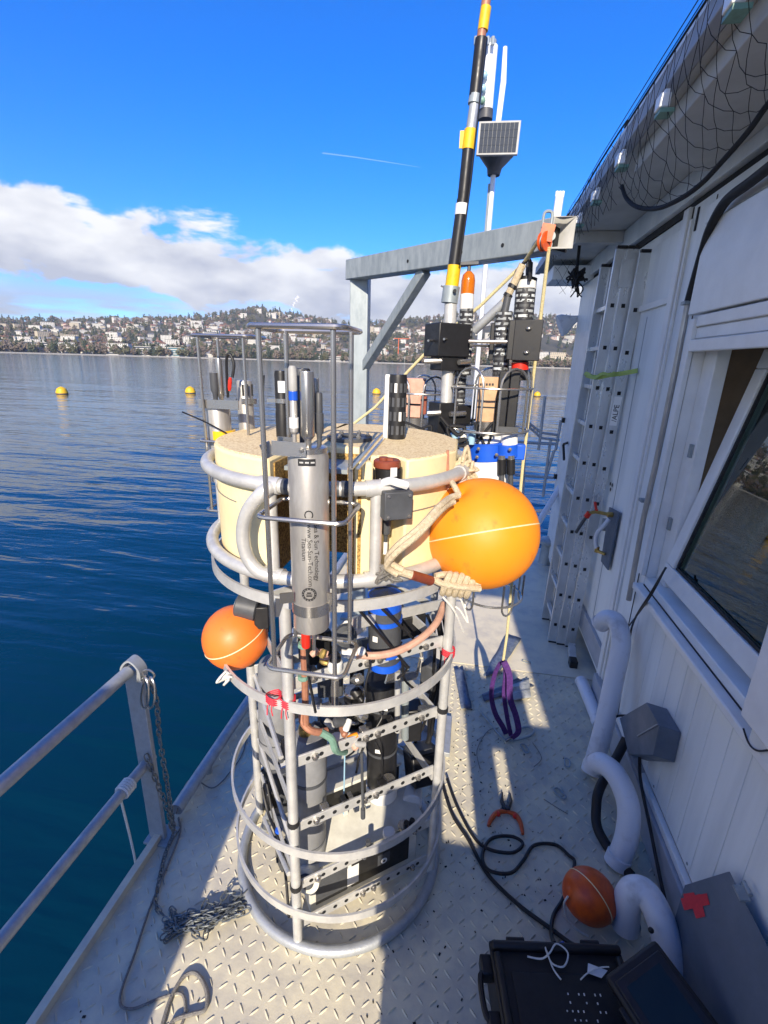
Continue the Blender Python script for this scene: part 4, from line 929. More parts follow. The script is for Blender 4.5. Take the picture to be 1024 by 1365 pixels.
for u in (470, 479):                                                  # strap slots cut in the foam
    a = on_cyl(u, 690, FR+.001); obj('strap_slot', MB().beam(V((a.x, a.y, FZ0)), V((a.x, a.y, FZ1-.012)), .009, .003, up=V((0, 1, 0))), M_foamraw, fR)
for u0, v0, u1, v1 in ((468, 625, 510, 577), (477, 625, 518, 577)): obj('top_strap', MB().beam(at_z(u0, v0, FZ1+.002), at_z(u1, v1, FZ1+.002), .009, .004), M_steel, fR)
a = on_cyl(597, 640, FR); obj('edge_stick', MB().beam(at_y(597, 600, 1.40), at_y(597, 652, 1.40), .008, .008), M_copper, fR)
for u in (500,): 
    a = on_cyl(501, 720, FR+.002); obj('edge_strip', MB().beam(V((a.x, a.y, FZ0)), V((a.x, a.y, FZ1-.1)), .008, .004, up=V((0, 1, 0))), M_copper, fR)
# hatch ring on the centre of the collar
p = at_z(466, 586, FZ1); p.z = FZ1
ht = obj('hatch_ring', MB().lathe([(.040, 0), (.075, 0), (.075, .012), (.04, .012), (.04, 0)], p, n=36, cap=False), M_dkgrey, fr)
obj('hatch_well', MB().lathe([(.04, 0), (.04, .002)], p+V((0, 0, .0005)), n=30), M_hole, ht)
mb = MB()
for k in range(6): bolt(mb, p+V((.06*math.cos(k*1.05+.2), .06*math.sin(k*1.05+.2), .012)), (0, 0, 1), .008, .007)
obj('bolt', mb, M_steel, ht)
mb = MB().bb((xl+.01, 1.25, 1.80), (xr-.012, 1.39, 1.812)); obj('notch_plate', mb, M_galv, fr)
obj('waist_cord', MB().tube(arc3(115, 238, 1.705)+[], .0018, 5), M_ropeg, fL); obj('waist_cord', MB().tube(arc3(-58, -22, 1.70), .0018, 5), M_ropeg, fR)
# base tray for the batteries
p, q = chord(RODS[0], RODS[1], .05, CR-.06)

# ================================================================== INSTRUMENTS ON THE FRAME
# ---- probe with printed titanium body
PY_ = 1.055
pc = at_y(413, 700, PY_); pr = 26.0*mpp(PY_, 413, 700)
zt = at_y(411, 602, PY_).z; zb = at_y(416, 835, PY_).z
P0 = V((pc.x, PY_, zb))
pb = thing('titanium_probe', 'long titanium sensor probe with printed lettering clamped upright on the frame front', 'probe', P0)
obj('body', MB().lathe([(pr*.9, 0), (pr*.96, .006), (pr*.96, .05), (pr, .054), (pr, zt-zb-.012), (pr*.97, zt-zb-.008), (pr*.97, zt-zb)], P0, n=40), M_ti, pb)
obj('base_band', MB().lathe([(pr*1.03, .052), (pr*1.03, .082)], P0, n=40), M_steel, pb)
obj('top_cap', MB().lathe([(pr*.93, zt-zb), (pr*.93, zt-zb+.012), (pr*.8, zt-zb+.014)], P0, n=40), M_steel, pb)
obj('red_plug', MB().lathe([(.010, 0), (.012, .004), (.012, .052), (.009, .055)], P0+V((-.012, -.015, -.055)), n=16), M_red, pb)
obj('bottom_pin', MB().cyl(P0+V((.01, -.015, -.06)), P0+V((.01, -.015, .0)), .005, n=8), M_steel, pb)
obj('plug_lead', MB().tube([P0+V((-.012, -.01, -.05)), P0+V((-.012, 0, -.16)), P0+V((-.005, .03, -.3))], .0045, 6), M_cable, pb)
PHI = math.atan2(-P0.y, -P0.x)
def wrap(tm, s_off, ztop, k=1.0):       # text runs down the cylinder, letter tops to the right
    mb = MB(); vs = []
    for x, y, z in tm.v:
        a = PHI + (s_off+y*k)/pr; r = pr+.0004+z*.4; vs.append((P0.x+r*math.cos(a), P0.y+r*math.sin(a), ztop-x*k))
    return mb.add(vs, tm.f)
zs = at_y(420, 700, PY_-pr).z
for body, so, dz in (('Sea & Sun Technology', .010, 0), ('www.Sea-Sun-Tech.com', -.006, 0), ('Titanium', -.0205, -.035)):
    tm = text_mb(body, .0165); obj('lettering', wrap(tm, so, zs+dz), M_dark, pb, sharp=0)
tm = text_mb('CE', .030); obj('lettering', wrap(tm, -.012, at_y(410, 680, PY_-pr).z), M_dark, pb, sharp=0)
zl = at_y(413, 793, PY_-pr).z; mb = MB()
def logo_ring(r0, r1, n=28, half=None):
    vs = []; fs = []
    for i in range(n):
        for r in (r0, r1): vs.append((r*math.cos(2*math.pi*i/n), r*math.sin(2*math.pi*i/n), .0002))
    for i in range(n): j = (i+1) % n; fs.append((2*i, 2*i+1, 2*j+1, 2*j))
    m_ = MB(); m_.add(vs, fs); return m_
def on_probe(m_, s0, z0):
    vs = []
    for x, y, z in m_.v:
        a = PHI + (s0+x)/pr; r = pr+.0006+z; vs.append((P0.x+r*math.cos(a), P0.y+r*math.sin(a), z0+y))
    o = MB(); return o.add(vs, m_.f)
lg = obj('round_emblem', on_probe(logo_ring(.0125, .0185), -.005, zl), M_dark, pb, sharp=0)
m_ = MB()
for i in range(14):
    a = 2*math.pi*i/14; m_.box((.0155*math.cos(a), .0155*math.sin(a), .0008), (.0022, .0022, .0004))
obj('emblem_dots', on_probe(m_, -.005, zl), M_ti, lg, sharp=0)
m_ = MB(); m_.box((0, .004, .0002), (.010, .004, .0003)).box((0, -.004, .0002), (.014, .004, .0003)).box((0, .0, .0002), (.016, .0012, .0003)); obj('emblem_bars', on_probe(m_, -.005, zl), M_dark, lg, sharp=0)
zl2 = at_y(409, 617, PY_-pr).z; m_ = MB()
for i in range(8): m_.box((-.0175+.005*i, 0, 0), (.005, .016, .0006))
bl = obj('black_label', on_probe(m_, -.004, zl2), M_dark, pb, sharp=0)
m_ = MB(); rr = random.Random(1)
for g in range(3):
    for i in range(4): m_.box((-.015+.0125*g+.0022*i, 0, .0007), (.0013, .0035, .0003))
obj('label_print', on_probe(m_, -.004, zl2), M_white, bl, sharp=0)
# sensors standing on the probe
def sens(name, u, v0, v1, rpx, m, y, parent, prof=None, extra=0):
    a, b = at_y(u, v1, y), at_y(u, v0, y); r = rpx*mpp(y, u, (v0+v1)/2); h = b.z-a.z; a.z -= extra; h += extra
    pr_ = prof or [(.5, 0), (.5, .12), (1, .2), (1, .97), (.9, 1)]
    return obj(name, MB().lathe([(r*k, h*t) for k, t in pr_], a, n=20), m, parent), a, r, h
s1, a, r, h = sens('glass_sensor', 393, 508, 596, 5.5, M_ti, PY_-.005, pb, [(.55, 0), (.55, .2), (1, .24), (1, .42), (.9, .43), (.9, 1)])
obj('blue_band', MB().lathe([(r*1.1, h*.72), (r*1.1, h*.85)], a, n=16), M_blue, s1)
obj('white_band', MB().lathe([(r*1.15, h*.3), (r*1.15, h*.46)], a, n=16), M_white, s1)
obj('clear_tip', MB().lathe([(r*1.05, h*.86), (r*1.05, h*1.18), (r*.7, h*1.22)], a, n=16), M_pvcl, s1)
sens('steel_sensor', 411, 495, 601, 9.5, M_steel, PY_, pb, [(.5, 0), (.5, .14), (.95, .19), (1, .2), (1, .98), (.93, 1)])
sens('black_sensor', 426, 523, 592, 6, M_dkgrey, PY_+.03, pb, [(.5, 0), (.6, .18), (1, .25), (1, .6), (.8, .62), (.8, .97), (.6, 1)])
sens('short_sensor', 421, 504, 560, 5, M_steel, PY_+.05, pb)
sens('dark_sensor', 404, 492, 590, 9, M_dkgrey, PY_+.06, pb)
# clamps
obj('upper_clamp', MB().beam(at_y(362, 597, .99), at_y(408, 600, PY_-pr-.003), .004, .032).beam(at_y(362.5, 597, .991), at_y(350, 603, .975), .0038, .034), M_steel, pb)
obj('clamp_back', MB().beam(at_y(370, 590, 1.09), at_y(395, 592, 1.09), .004, .03), M_steel, pb)
mb = MB(); bolt(mb, at_y(402, 600, PY_-pr-.006), (0, -1, 0), .006, .004); obj('bolt', mb, M_steel, pb)
mb = MB().beam(at_y(373, 798, .99), at_y(392, 796, PY_-pr), .004, .028).beam(at_y(373.5, 798, .991), at_y(366, 822, .975), .0038, .0278)
obj('clamp_ear', MB().beam(at_y(437, 797, PY_-.02), at_y(449, 801, 1.02), .004, .03), M_steel, pb)
obj('lower_clamp', mb, M_steel, pb)
# wire guard round the probe
def guard(name, label, cx, cy, wd, dp, zt_, zm, zb_, r=.0058, group='wire guards on the frame', low=None):
    t = thing(name, label, 'guard', (cx, cy, zb_), group)
    obj('top_loop', MB().tube(rloop(wd+.012, dp+.012, .022, zt_, (cx, cy)), r, 8, True), M_steel, t)
    obj('middle_loop', MB().tube(rloop(wd+.014, dp+.014, .022, zm, (cx, cy)), r, 8, True), M_steel, t)
    obj('bottom_loop', MB().tube(rloop(wd+.01, dp+.01, .022, zb_, (cx, cy)), r, 8, True), M_steel, t)
    for sx in (-1, 1):
        for sy in (-1, 1): obj('bar', MB().cyl((cx+sx*(wd/2-.018), cy+sy*(dp/2), zb_), (cx+sx*(wd/2-.018), cy+sy*(dp/2), zt_), r, n=10), M_steel, t)
    return t
gy0, gy1 = .965, 1.115
xl_, xr_ = at_y(333, 438, gy0).x, at_y(456, 440, gy0).x
guard('wire_guard', 'tall stainless wire guard around the printed titanium probe at the front', (xl_+xr_)/2, (gy0+gy1)/2, xr_-xl_, gy1-gy0, at_y(395, 435, gy0).z, at_y(400, 693, gy0).z, at_y(410, 896, gy0).z)
# left rear guard with its instrument
gy = 1.50; xa, xb = at_y(250, 447, gy).x, at_y(325, 449, gy).x
guard('wire_guard', 'smaller looking wire guard at the left rear of the frame over the lake', (xa+xb)/2+.01, gy+.075, xb-xa, .13, at_y(290, 447, gy).z, at_y(268, 588, gy).z, at_y(268, 680, gy).z, .005)
l_ = thing('sensor_bundle', 'steel instrument with a red tipped lead and yellow band at the left rear', 'sensor', at_y(297, 600, 1.57))
yb_ = 1.57
sens('housing', 298, 538, 640, 15.5, M_ti, yb_, l_, [(1, 0), (1, .96), (.92, 1)])
a = at_y(298, 590, yb_); obj('yellow_band', MB().lathe([(16.5*mpp(yb_, 298, 580), 0), (16.5*mpp(yb_, 298, 580), .045)], a, n=24), M_yellow, l_)
sens('dark_head', 288, 497, 537, 5.5, M_dkgrey, yb_-.01, l_, [(.5, 0), (.6, .3), (1, .42), (1, 1)])
sens('tall_probe', 296, 478, 540, 4.5, M_steel, yb_, l_)
obj('red_tip', MB().lathe([(.004, 0), (.0065, .012), (.0065, .034), (.004, .045)], at_y(306, 521, yb_-.01), (.15, 0, 1), n=10), M_red, l_)
obj('lead', MB().tube(spl([at_y(310, 503, yb_), at_y(312, 486, yb_), at_y(307, 473, yb_), at_y(302, 480, yb_), at_y(304, 530, yb_)], 6), .005, 7), M_cable, l_)
obj('clamp_plate', MB().beam(at_y(265, 538, yb_-.05), at_y(318, 540, yb_-.05), .004, .03), M_steel, l_)
b_ = thing('steel_canister', 'slotted steel cylinder clamped behind the left edge of the foam collar', 'canister', at_y(330, 600, 1.66))
sens('body', 331, 507, 600, 10.5, M_ti, 1.66, b_, [(1, 0), (1, .98), (.9, 1)])
mb = MB()
for k in range(3): mb.box(at_y(324+6*k, 520, 1.66-.03), (.006, .004, .04))
obj('slot', mb, M_hole, b_); a = at_y(331, 538, 1.66); obj('hose_clamp', MB().lathe([(11.5*mpp(1.66, 331, 540), 0), (11.5*mpp(1.66, 331, 540), .02)], a, n=20).box(a+V((-.035, 0, .01)), (.02, .02, .016)), M_steel, b_)
tag(obj('whip_wire', MB().tube(spl([at_y(243, 549, 1.5), at_y(275, 563, 1.5), at_y(303, 578, 1.52)], 4), .0025, 5).tube(spl([at_y(352, 570, 1.6), at_y(351, 535, 1.6), at_y(352, 500, 1.6)], 4), .003, 5), M_cable, None, origin=at_y(300, 578, 1.52)), 'thin dark wire whiskers sticking out at the left rear of the frame', 'wire')
# labelled dark canister on the foam behind the guard
k_ = thing('labelled_canister', 'black canister with a white label standing on the foam collar behind the probe', 'canister', at_y(378, 578, 1.50))
yk = 1.50
sens('body', 378, 494, 582, 9.5, M_black, yk, k_, [(1, 0), (1, .38), (.95, .4), (.95, .95), (.85, 1)])
a = at_y(378, 523, yk); obj('label_band', MB().lathe([(9.8*mpp(yk, 378, 520), 0), (9.8*mpp(yk, 378, 520), .036)], a, n=20), M_white, k_)
a = at_y(378, 537, yk); obj('strap', MB().lathe([(10.5*mpp(yk, 378, 520), 0), (10.5*mpp(yk, 378, 520), .014)], a, n=20).box(a+V((-.035, -.01, .007)), (.03, .014, .012)), M_steel, k_)
k2 = thing('dark_canister', 'shorter black canister just right of the labelled one behind the steel sensors', 'canister', at_y(405, 575, 1.55)); sens('body', 406, 491, 580, 9.5, M_black, 1.55, k2); a = at_y(406, 520, 1.55); obj('band', MB().lathe([(.028, 0), (.028, .02)], a, n=18), M_steel, k2)
# perforated black tube with its white backing
t_ = thing('perforated_tube', 'black slotted tube with a white backing strip standing on the foam collar', 'sensor', at_y(528, 584, 1.62))
yt = 1.62; a, b2 = at_y(528, 586, yt), at_y(529, 499, yt); rt = 12*mpp(yt, 528, 540)
obj('body', MB().lathe([(rt, 0), (rt, b2.z-a.z-.012), (rt*.93, b2.z-a.z)], a, n=24), M_black, t_)
mb = MB(); mbw = MB()
for j in range(4):
    for k in range(5):
        an = math.atan2(-a.y, -a.x)+(-1.0+.55*k)+(.25 if j % 2 else 0); zz = a.z+.035+(b2.z-a.z-.05)*j/3.6
        tgt = mbw if (j == 1 and k == 2) or (j == 3 and k == 1) else mb
        Rz = Matrix.Rotation(an, 3, 'Z'); tgt.box(V((a.x+(rt+.0006)*math.cos(an), a.y+(rt+.0006)*math.sin(an), zz)), (.0016, .009, .030), Rz)
obj('slot', mb, M_dkgrey, t_); obj('light_slot', mbw, M_white, t_)
obj('white_backing', MB().beam(at_y(514, 588, yt), at_y(518, 499, yt), .018, .02, up=V((0, 1, 0))), M_white, t_, bev=.003)
# red-capped sensor and block clamp on the ring
q0 = on_cyl(515, 650, CR-.052); qy = q0.y
r_ = thing('capped_sensor', 'black cylinder sensor with a red brown cap clamped behind the upper tube ring', 'sensor', at_y(515, 715, qy))
rq = 17.5*mpp(qy, 515, 650); a, b2 = at_y(517, 688, qy), at_y(516, 622, qy)
bd = obj('body', MB().lathe([(rq*.8, 0), (rq*.95, .01), (rq, .012), (rq, b2.z-a.z-.002)], a, n=28), M_black, r_)
obj('cap', MB().lathe([(rq*1.01, 0), (rq*1.03, .004), (rq*1.02, .016), (rq*.9, .02)], b2, n=28).lathe([(rq*.35, .02), (rq*.35, .028)], b2+V((-.008, -.01, 0)), n=12).box(b2+V((.008, -.012, .023)), (.02, .008, .006)), M_red_cap, r_)
an0 = math.atan2(-a.y, -a.x); 
def on_body(u, v, w_, h_, mm, nm='label_patch'):
    mb = MB()
    p = at_y(u, v, qy-rq); ax_ = math.atan2(p.y-a.y, p.x-a.x)
    for i in range(5):
        an = ax_+(i-2)*w_/5/rq; mb.box(V((a.x+(rq+.0006)*math.cos(an), a.y+(rq+.0006)*math.sin(an), p.z)), (.001, w_/5, h_), Matrix.Rotation(an, 3, 'Z'))
    return obj(nm, mb, mm, r_, sharp=0)
on_body(526, 630, .018, .024, M_white)
for i in range(6): on_body(505+3.4*i, 641+.3*i, .0045, .008 if i % 2 else .011, M_white, 'print_mark')
for v in (672, 681):
    for i in range(3): on_body(503+4*i, v+i, .005, .008, M_white, 'print_mark')
obj('stem', MB().lathe([(.005, 0), (.007, .03), (.013, .034), (.015, .07), (.015, .09)], at_y(514, 726, qy), n=14), M_dkgrey, r_)
obj('stem_collar', MB().cyl(at_y(513, 738, qy), at_y(514, 722, qy), .007), M_white, r_)
bq = on_cyl(526, 672, CR+.03)
blk = obj('clamp_block', MB().box(bq+V((0, .01, 0)), (.078, .06, .075), Matrix.Rotation(math.radians(28), 3, 'Z')), M_dkgrey, r_, bev=.003)
Rb = Matrix.Rotation(math.radians(28), 3, 'Z'); mb = MB(); nb_ = Rb @ V((0, -1, 0))
for sx in (-1, 1):
    for sz in (-1, 1): bolt(mb, bq+V((0, .01, 0))+Rb @ V((sx*.029, -.03, sz*.028)), nb_, .005, .004)
obj('bolt', mb, M_steel, r_)
obj('saddle', MB().tube(spl([bq+V((-.03, .0, .055)), bq+V((-.01, -.008, .063)), bq+V((.01, -.012, .06)), bq+V((.03, 0, .052))], 4), .011, 8), M_white, r_)

# ---- cylinders, drums and boxes inside the frame
def bottle(name, label, cat, u, v0, v1, rpx, y, m, capm=None, dome=True, lean=0.0, group=None, splits=()):
    a, b = at_y(u, v1, y), at_y(u+lean, v0, y); r = rpx*mpp(y, u, (v0+v1)/2); ax = (b-a); h = ax.length
    t = thing(name, label, cat, a, group)
    top = [(r, h*.94), (r*.93, h*.975), (r*.7, h)] if dome else [(r, h*.99), (r*.95, h)]
    obj('body', MB().lathe([(r*.9, 0), (r, .01)]+top, a, ax, 28), m, t)
    for s0, s1, k, mm in splits: obj('band', MB().lathe([(r*k, h*s0), (r*k, h*s1)], a, ax, 28), mm, t)
    return t, a, r, h
t, a, r, h = bottle('pressure_bottle', 'thick grey plastic cylinder standing inside the left front of the frame', 'cylinder', 412, 978, 1160, 23, 1.32, M_pvc, splits=((.28, .285, 1.01, M_dkgrey), (.72, .74, 1.03, M_dkgrey), (.0, .26, 1.015, M_pvcl)))
obj('neck', MB().lathe([(r*.35, h-.002), (r*.35, h+.03), (r*.2, h+.032)], a, n=14), M_brass, t)
bottle('pressure_bottle', 'darker grey cylinder behind the left uprights of the frame', 'cylinder', 368, 880, 1010, 23, 1.62, M_pvc, splits=((.25, .26, 1.02, M_dkgrey),))
bottle('pressure_bottle', 'low grey cylinder partly hidden between the left braces', 'cylinder', 372, 1010, 1090, 20, 1.70, M_dkgrey)
t, a, r, h = bottle('black_housing', 'black cylinder with a white foot ring standing in the middle of the frame', 'cylinder', 509, 905, 1056, 20.5, 1.50, M_black, dome=False, splits=((.0, .10, 1.06, M_white), (.42, .44, 1.04, M_dkgrey), (.80, .82, 1.05, M_dkgrey)))
for du, vv in ((-5, 1002), (4, 945)): 
    p = at_y(509+du, vv, 1.5-r-.002); obj('label_patch', MB().box(p, (.022, .002, .016)), M_white, t)
for u, vt in ((530, 895), (498, 915)): obj('side_tube', MB().cyl(at_y(u, 975, 1.46), at_y(u, vt, 1.46), .011, n=12), M_pvcl if u > 520 else M_white, t)
bottle('black_housing', 'slim black tube beside the black cylinder in the frame', 'cylinder', 520, 890, 985, 7, 1.53, M_black, dome=False)
t, a, r, h = bottle('banded_drum', 'black drum with bright blue bands under the foam collar', 'drum', 513, 792, 885, 22, 1.42, M_dkgrey, dome=False, splits=((.0, .10, 1.04, M_blue), (.20, .27, 1.07, M_blue), (.64, .70, 1.06, M_blue), (.82, 1.0, 1.02, M_blue)))
obj('label_patch', MB().box(at_y(500, 853, 1.42-r-.001)+V((0, .003, 0)), (.018, .002, .02), Matrix.Rotation(-.25, 3, 'Z')), M_white, t)
# brown vertical tube behind the probe
t = thing('bronze_pipe', 'upright bronze coloured pipe with green fittings behind the titanium probe', 'pipe', at_y(404, 960, 1.17))
obj('tube', MB().cyl(at_y(408, 965, 1.17), at_y(398, 615, 1.17), .0105, n=10), M_copper, t)
for v in (862, 848, 905): obj('fitting', MB().lathe([(.016, 0), (.018, .006), (.016, .014)], at_y(404.5, v, 1.17), n=8), M_green, t)
# batteries
cd = (pol(RODS[1])-pol(RODS[0])); cd.z = 0; cl = cd.length; cd.normalize(); cn = V((-cd.y, cd.x, 0))
Rc = Matrix((cd, cn, V((0, 0, 1)))).transposed()
o0 = pol(RODS[0], CR-.05)
def cbox(mb, s, d, z, size): return mb.box(o0+cd*s+cn*d+V((0, 0, z)), size, Rc)
bt = thing('battery_box', 'white battery case with black front panel at the foot of the frame', 'battery', o0+cd*cl*.48)
obj('case', cbox(MB(), cl*.47, .12, .125, (cl*.80, .17, .19)), M_batt, bt, bev=.006)
obj('front_panel', cbox(MB(), cl*.58, .0335, .13, (cl*.44, .003, .13)), M_black, bt)
obj('left_panel', cbox(MB(), cl*.22, .0335, .13, (cl*.22, .003, .13)), M_dkgrey, bt)
pp = obj('port_plate', cbox(MB(), cl*.60, .031, .14, (.055, .003, .055)), M_dkgrey, bt)
cdisc = o0+cd*cl*.60+cn*.0292+V((0, 0, .13)); obj('port_disc', MB().lathe([(.014, 0), (.014, .002)], cdisc, -cn, 16), M_white, pp)
obj('port_hub', MB().lathe([(.006, 0), (.006, .001)], cdisc-cn*.0021, -cn, 10), M_dark, pp)
obj('paper_label', cbox(MB(), cl*.37, .0328, .13, (.05, .003, .10)), M_white, bt)
bt2 = thing('battery_box', 'taller white topped battery case behind the first one in the frame', 'battery', o0+cd*cl*.5+cn*.32)
obj('case', cbox(MB(), cl*.50, .31, .20, (cl*.78, .17, .34)), M_black, bt2, bev=.006)
obj('lid', cbox(MB(), cl*.50, .31, .378, (cl*.80, .18, .016)), M_batt, bt2, bev=.003)
bt3 = thing('tray_sheet', 'pale sloping plate resting between the batteries in the frame', 'plate', o0+cd*cl*.5+cn*.2)
obj('plate', MB().box(o0+cd*cl*.50+cn*.135+V((0, 0, .262)), (cl*.86, .19, .01), Rc @ Matrix.Rotation(.25, 3, 'X')), M_batt, bt3, bev=.002)
dd = thing('end_disc', 'white round end cap of an instrument at the right of the battery cases', 'cap', o0+cd*cl*.92+cn*.13)
c_ = o0+cd*cl*.90+cn*.12+V((0, 0, .25)); obj('disc', MB().lathe([(.045, -.1), (.045, 0), (.04, .006), (.01, .007)], c_, (.1, -1, .1), 24), M_white, dd); obj('hub', MB().lathe([(.008, .007), (.008, .012)], c_, (.1, -1, .1), 10), M_dark, dd)
dd = thing('instrument_end', 'grey round cap low at the left upright of the frame', 'cap', at_y(407, 1178, 1.2))
c_ = at_y(408, 1176, 1.22); obj('disc', MB().lathe([(.03, -.12), (.03, 0), (.026, .004)], c_, (0, -1, .3), 22), M_dkgrey, dd); obj('body', MB().lathe([(.05, -.16), (.05, -.004), (.03, -.0035)], c_, (0, -1, .3), 22), M_batt, dd)
bk_ = thing('electronics_box', 'black box with a slanted lid at the right rear inside the frame', 'box', at_y(563, 1050, 1.75))
obj('case', MB().box(at_y(562, 1020, 1.72), (.13, .12, .14), Matrix.Rotation(.5, 3, 'Z') @ Matrix.Rotation(-.4, 3, 'X')), M_black, bk_, bev=.01)
obj('lid', MB().box(at_y(561, 997, 1.70), (.12, .10, .02), Matrix.Rotation(.5, 3, 'Z') @ Matrix.Rotation(-.4, 3, 'X')), M_dkgrey, bk_, bev=.005)
# dark control block stack around z .5
bx_ = thing('terminal_block', 'dark terminal block with small pale tags in the middle of the frame', 'box', at_y(465, 1080, 1.55))
obj('case', MB().box(at_y(465, 1085, 1.55), (.24, .10, .09), Rc), M_black, bx_, bev=.006)
rr = random.Random(4)
for i in range(5): obj('terminal', MB().box(at_y(430+15*i, 1092-5*i, 1.47), (.022, .02, .026), Rc), M_pvcl if i % 2 else M_batt, bx_, bev=.003)
obj('paper_label', MB().box(at_y(468, 1068, 1.495), (.06, .004, .02), Rc @ Matrix.Rotation(-.5, 3, 'X')), M_white, bx_)
# sensor plates
sp2 = thing('backing_sheet', 'pale plastic panel standing upright between the grey and black cylinders', 'panel', at_y(455, 1050, 1.62))
obj('panel', MB().box(at_y(455, 1035, 1.62), (.17, .01, .16), Rc), M_bagw if False else M_pvcl, sp2, bev=.002)
# pump with white cap etc in the upper bay
pm = thing('water_pump', 'small grey and black pump with a white cap below the titanium probe', 'pump', at_y(448, 880, 1.30))
obj('head', MB().lathe([(.028, 0), (.034, .006), (.034, .04), (.02, .05)], at_y(460, 845, 1.28), (.3, -.8, .3), 20), M_dkgrey, pm)
obj('body', MB().cyl(at_y(463, 840, 1.3), at_y(478, 832, 1.40), .03, n=18), M_white, pm)
obj('white_cap', MB().lathe([(.022, 0), (.024, .005), (.024, .03), (.018, .036)], at_y(447, 893, 1.25), n=18), M_white, pm)
obj('black_neck', MB().lathe([(.018, .03), (.02, .05), (.014, .06)], at_y(447, 893, 1.25), n=16), M_black, pm)
obj('lower_stub', MB().cyl(at_y(447, 905, 1.25), at_y(447, 945, 1.25), .013, n=14), M_steel, pm)
br = thing('brass_manifold', 'cluster of small brass fittings just below the red plug of the probe', 'fitting', at_y(425, 880, 1.16))
for i in range(7):
    p = at_y(424+rr.uniform(-8, 10), 877+rr.uniform(-9, 9), 1.17+rr.uniform(-.02, .03)); obj('fitting', MB().lathe([(.008, -.012), (.01, -.004), (.01, .004), (.007, .014)], p, (rr.uniform(-1, 1), rr.uniform(-1, 1), rr.uniform(-.3, 1)), 8), M_brass if i % 2 else M_pink, br)
# thruster-like dark cylinder beside the small float
th = thing('side_sensor', 'dark metal cylinder on a black block above the small orange float', 'sensor', at_y(330, 815, 1.40))
obj('cylinder', MB().lathe([(.036, 0), (.042, .004), (.042, .07), (.036, .075)], at_y(344, 812, 1.37), (-.95, -.12, .18), 24), M_dkgrey, th)
obj('end_face', MB().lathe([(.03, .0755), (.03, .077)], at_y(344, 812, 1.37), (-.95, -.12, .18), 20), M_galv, th)
obj('block', MB().box(at_y(350, 818, 1.38), (.05, .07, .085), Matrix.Rotation(.3, 3, 'Z')), M_black, th, bev=.004)
# hoses
tag(obj('pink_hose', MB().tube(spl([at_y(474, 872, 1.30), at_y(500, 874, 1.30), at_y(530, 868, 1.34), at_y(560, 852, 1.40), at_y(582, 830, 1.48), at_y(592, 805, 1.58)], 7), .0125, 10), M_pink, None, origin=at_y(530, 868, 1.34)), 'pinkish hose curving in front of the blue banded drum', 'hose')
tag(obj('hose_joint', MB().lathe([(.016, 0), (.017, .01), (.017, .03), (.012, .036)], at_y(476, 873, 1.30), (-1, .0, .1), 12).sphere(at_y(482, 868, 1.285), .015, 12, 8).cyl(at_y(455, 870, 1.29), at_y(470, 873, 1.3), .012), M_white, None, origin=at_y(476, 873, 1.3)), 'white valve joint at the left end of the pinkish hose', 'fitting')
tag(obj('copper_hose', MB().tube(spl([at_y(404, 940, 1.24), at_y(403, 960, 1.22), at_y(412, 972, 1.21), at_y(425, 976, 1.22), at_y(436, 974, 1.24)], 6), .012, 10), M_copper, None, origin=at_y(412, 972, 1.21)), 'bent bronze hose above the thick grey cylinder', 'hose')
tag(obj('mottled_hose', MB().tube(spl([at_y(428, 976, 1.22), at_y(442, 985, 1.23), at_y(448, 1000, 1.25), at_y(460, 1002, 1.32)], 6), .0125, 10), M_green, None, origin=at_y(442, 985, 1.23)), 'greenish grey hose bending down beside the thick grey cylinder', 'hose')
fg = thing('valve_group', 'pink and orange valve pieces in the middle of the frame below the flat ring', 'valve', at_y(470, 985, 1.3))
for u, v, m, r in ((458, 975, M_copper, .012), (470, 982, M_orange, .010), (472, 992, M_pink, .014), (480, 992, M_pvcl, .011), (452, 962, M_dkgrey, .018), (463, 967, M_white, .012), (440, 965, M_pvcl, .013)): obj('valve', MB().lathe([(r*.8, -.02), (r, -.012), (r, .014), (r*.6, .02)], at_y(u, v, 1.30), (rr.uniform(-1, 1), -.3, rr.uniform(-.6, .6)), 12), m, fg)
ck = thing('carousel', 'stack of dark discs and steel rings on the centre of the frame', 'instrument', at_y(475, 975, 1.52))
for k, (v, m) in enumerate(((968, M_black), (958, M_steel), (950, M_black), (942, M_pvcl), (934, M_black), (924, M_steel))): obj('disc', MB().lathe([(.036, 0), (.04, .004), (.04, .012), (.036, .016)], at_y(472, v, 1.5), n=24), m, ck)
# many little cables and ties
def clutter(name, label, cat, pts_list, r, m): 
    mb = MB()
    for pts in pts_list: mb.tube(spl(pts, 5), r, 6)
    tag(obj(name, mb, m, None, origin=pts_list[0][0]), label, cat)
clutter('rod_struts', 'two thin black rods crossing diagonally in front of the blue banded drum', 'rod', [[at_y(472, 805, 1.2), at_y(545, 890, 1.42)], [at_y(510, 812, 1.25), at_y(555, 855, 1.5)]], .005, M_cable)
for k in range(9):
    rr2 = random.Random(20+k); u = 430+k*14+rr2.uniform(-8, 8); v = rr2.uniform(840, 960); y = rr2.uniform(1.3, 1.65)
    pts = [at_y(u, v, y)]
    for j in range(4): u += rr2.uniform(-14, 20); v += rr2.uniform(8, 32); y += rr2.uniform(-.05, .05); pts.append(at_y(min(max(u, 410), 575), v, min(max(y, 1.28), 1.75)))
    tag(obj('instrument_lead', MB().tube(spl(pts, 5), rr2.choice((.003, .004, .005)), 6), rr2.choice((M_cable, M_cable, M_cable, M_ropew)), None, origin=pts[0]), 'thin instrument lead tangled among the housings inside the frame', 'lead', 'tangled leads inside the frame')
rr5 = random.Random(41)
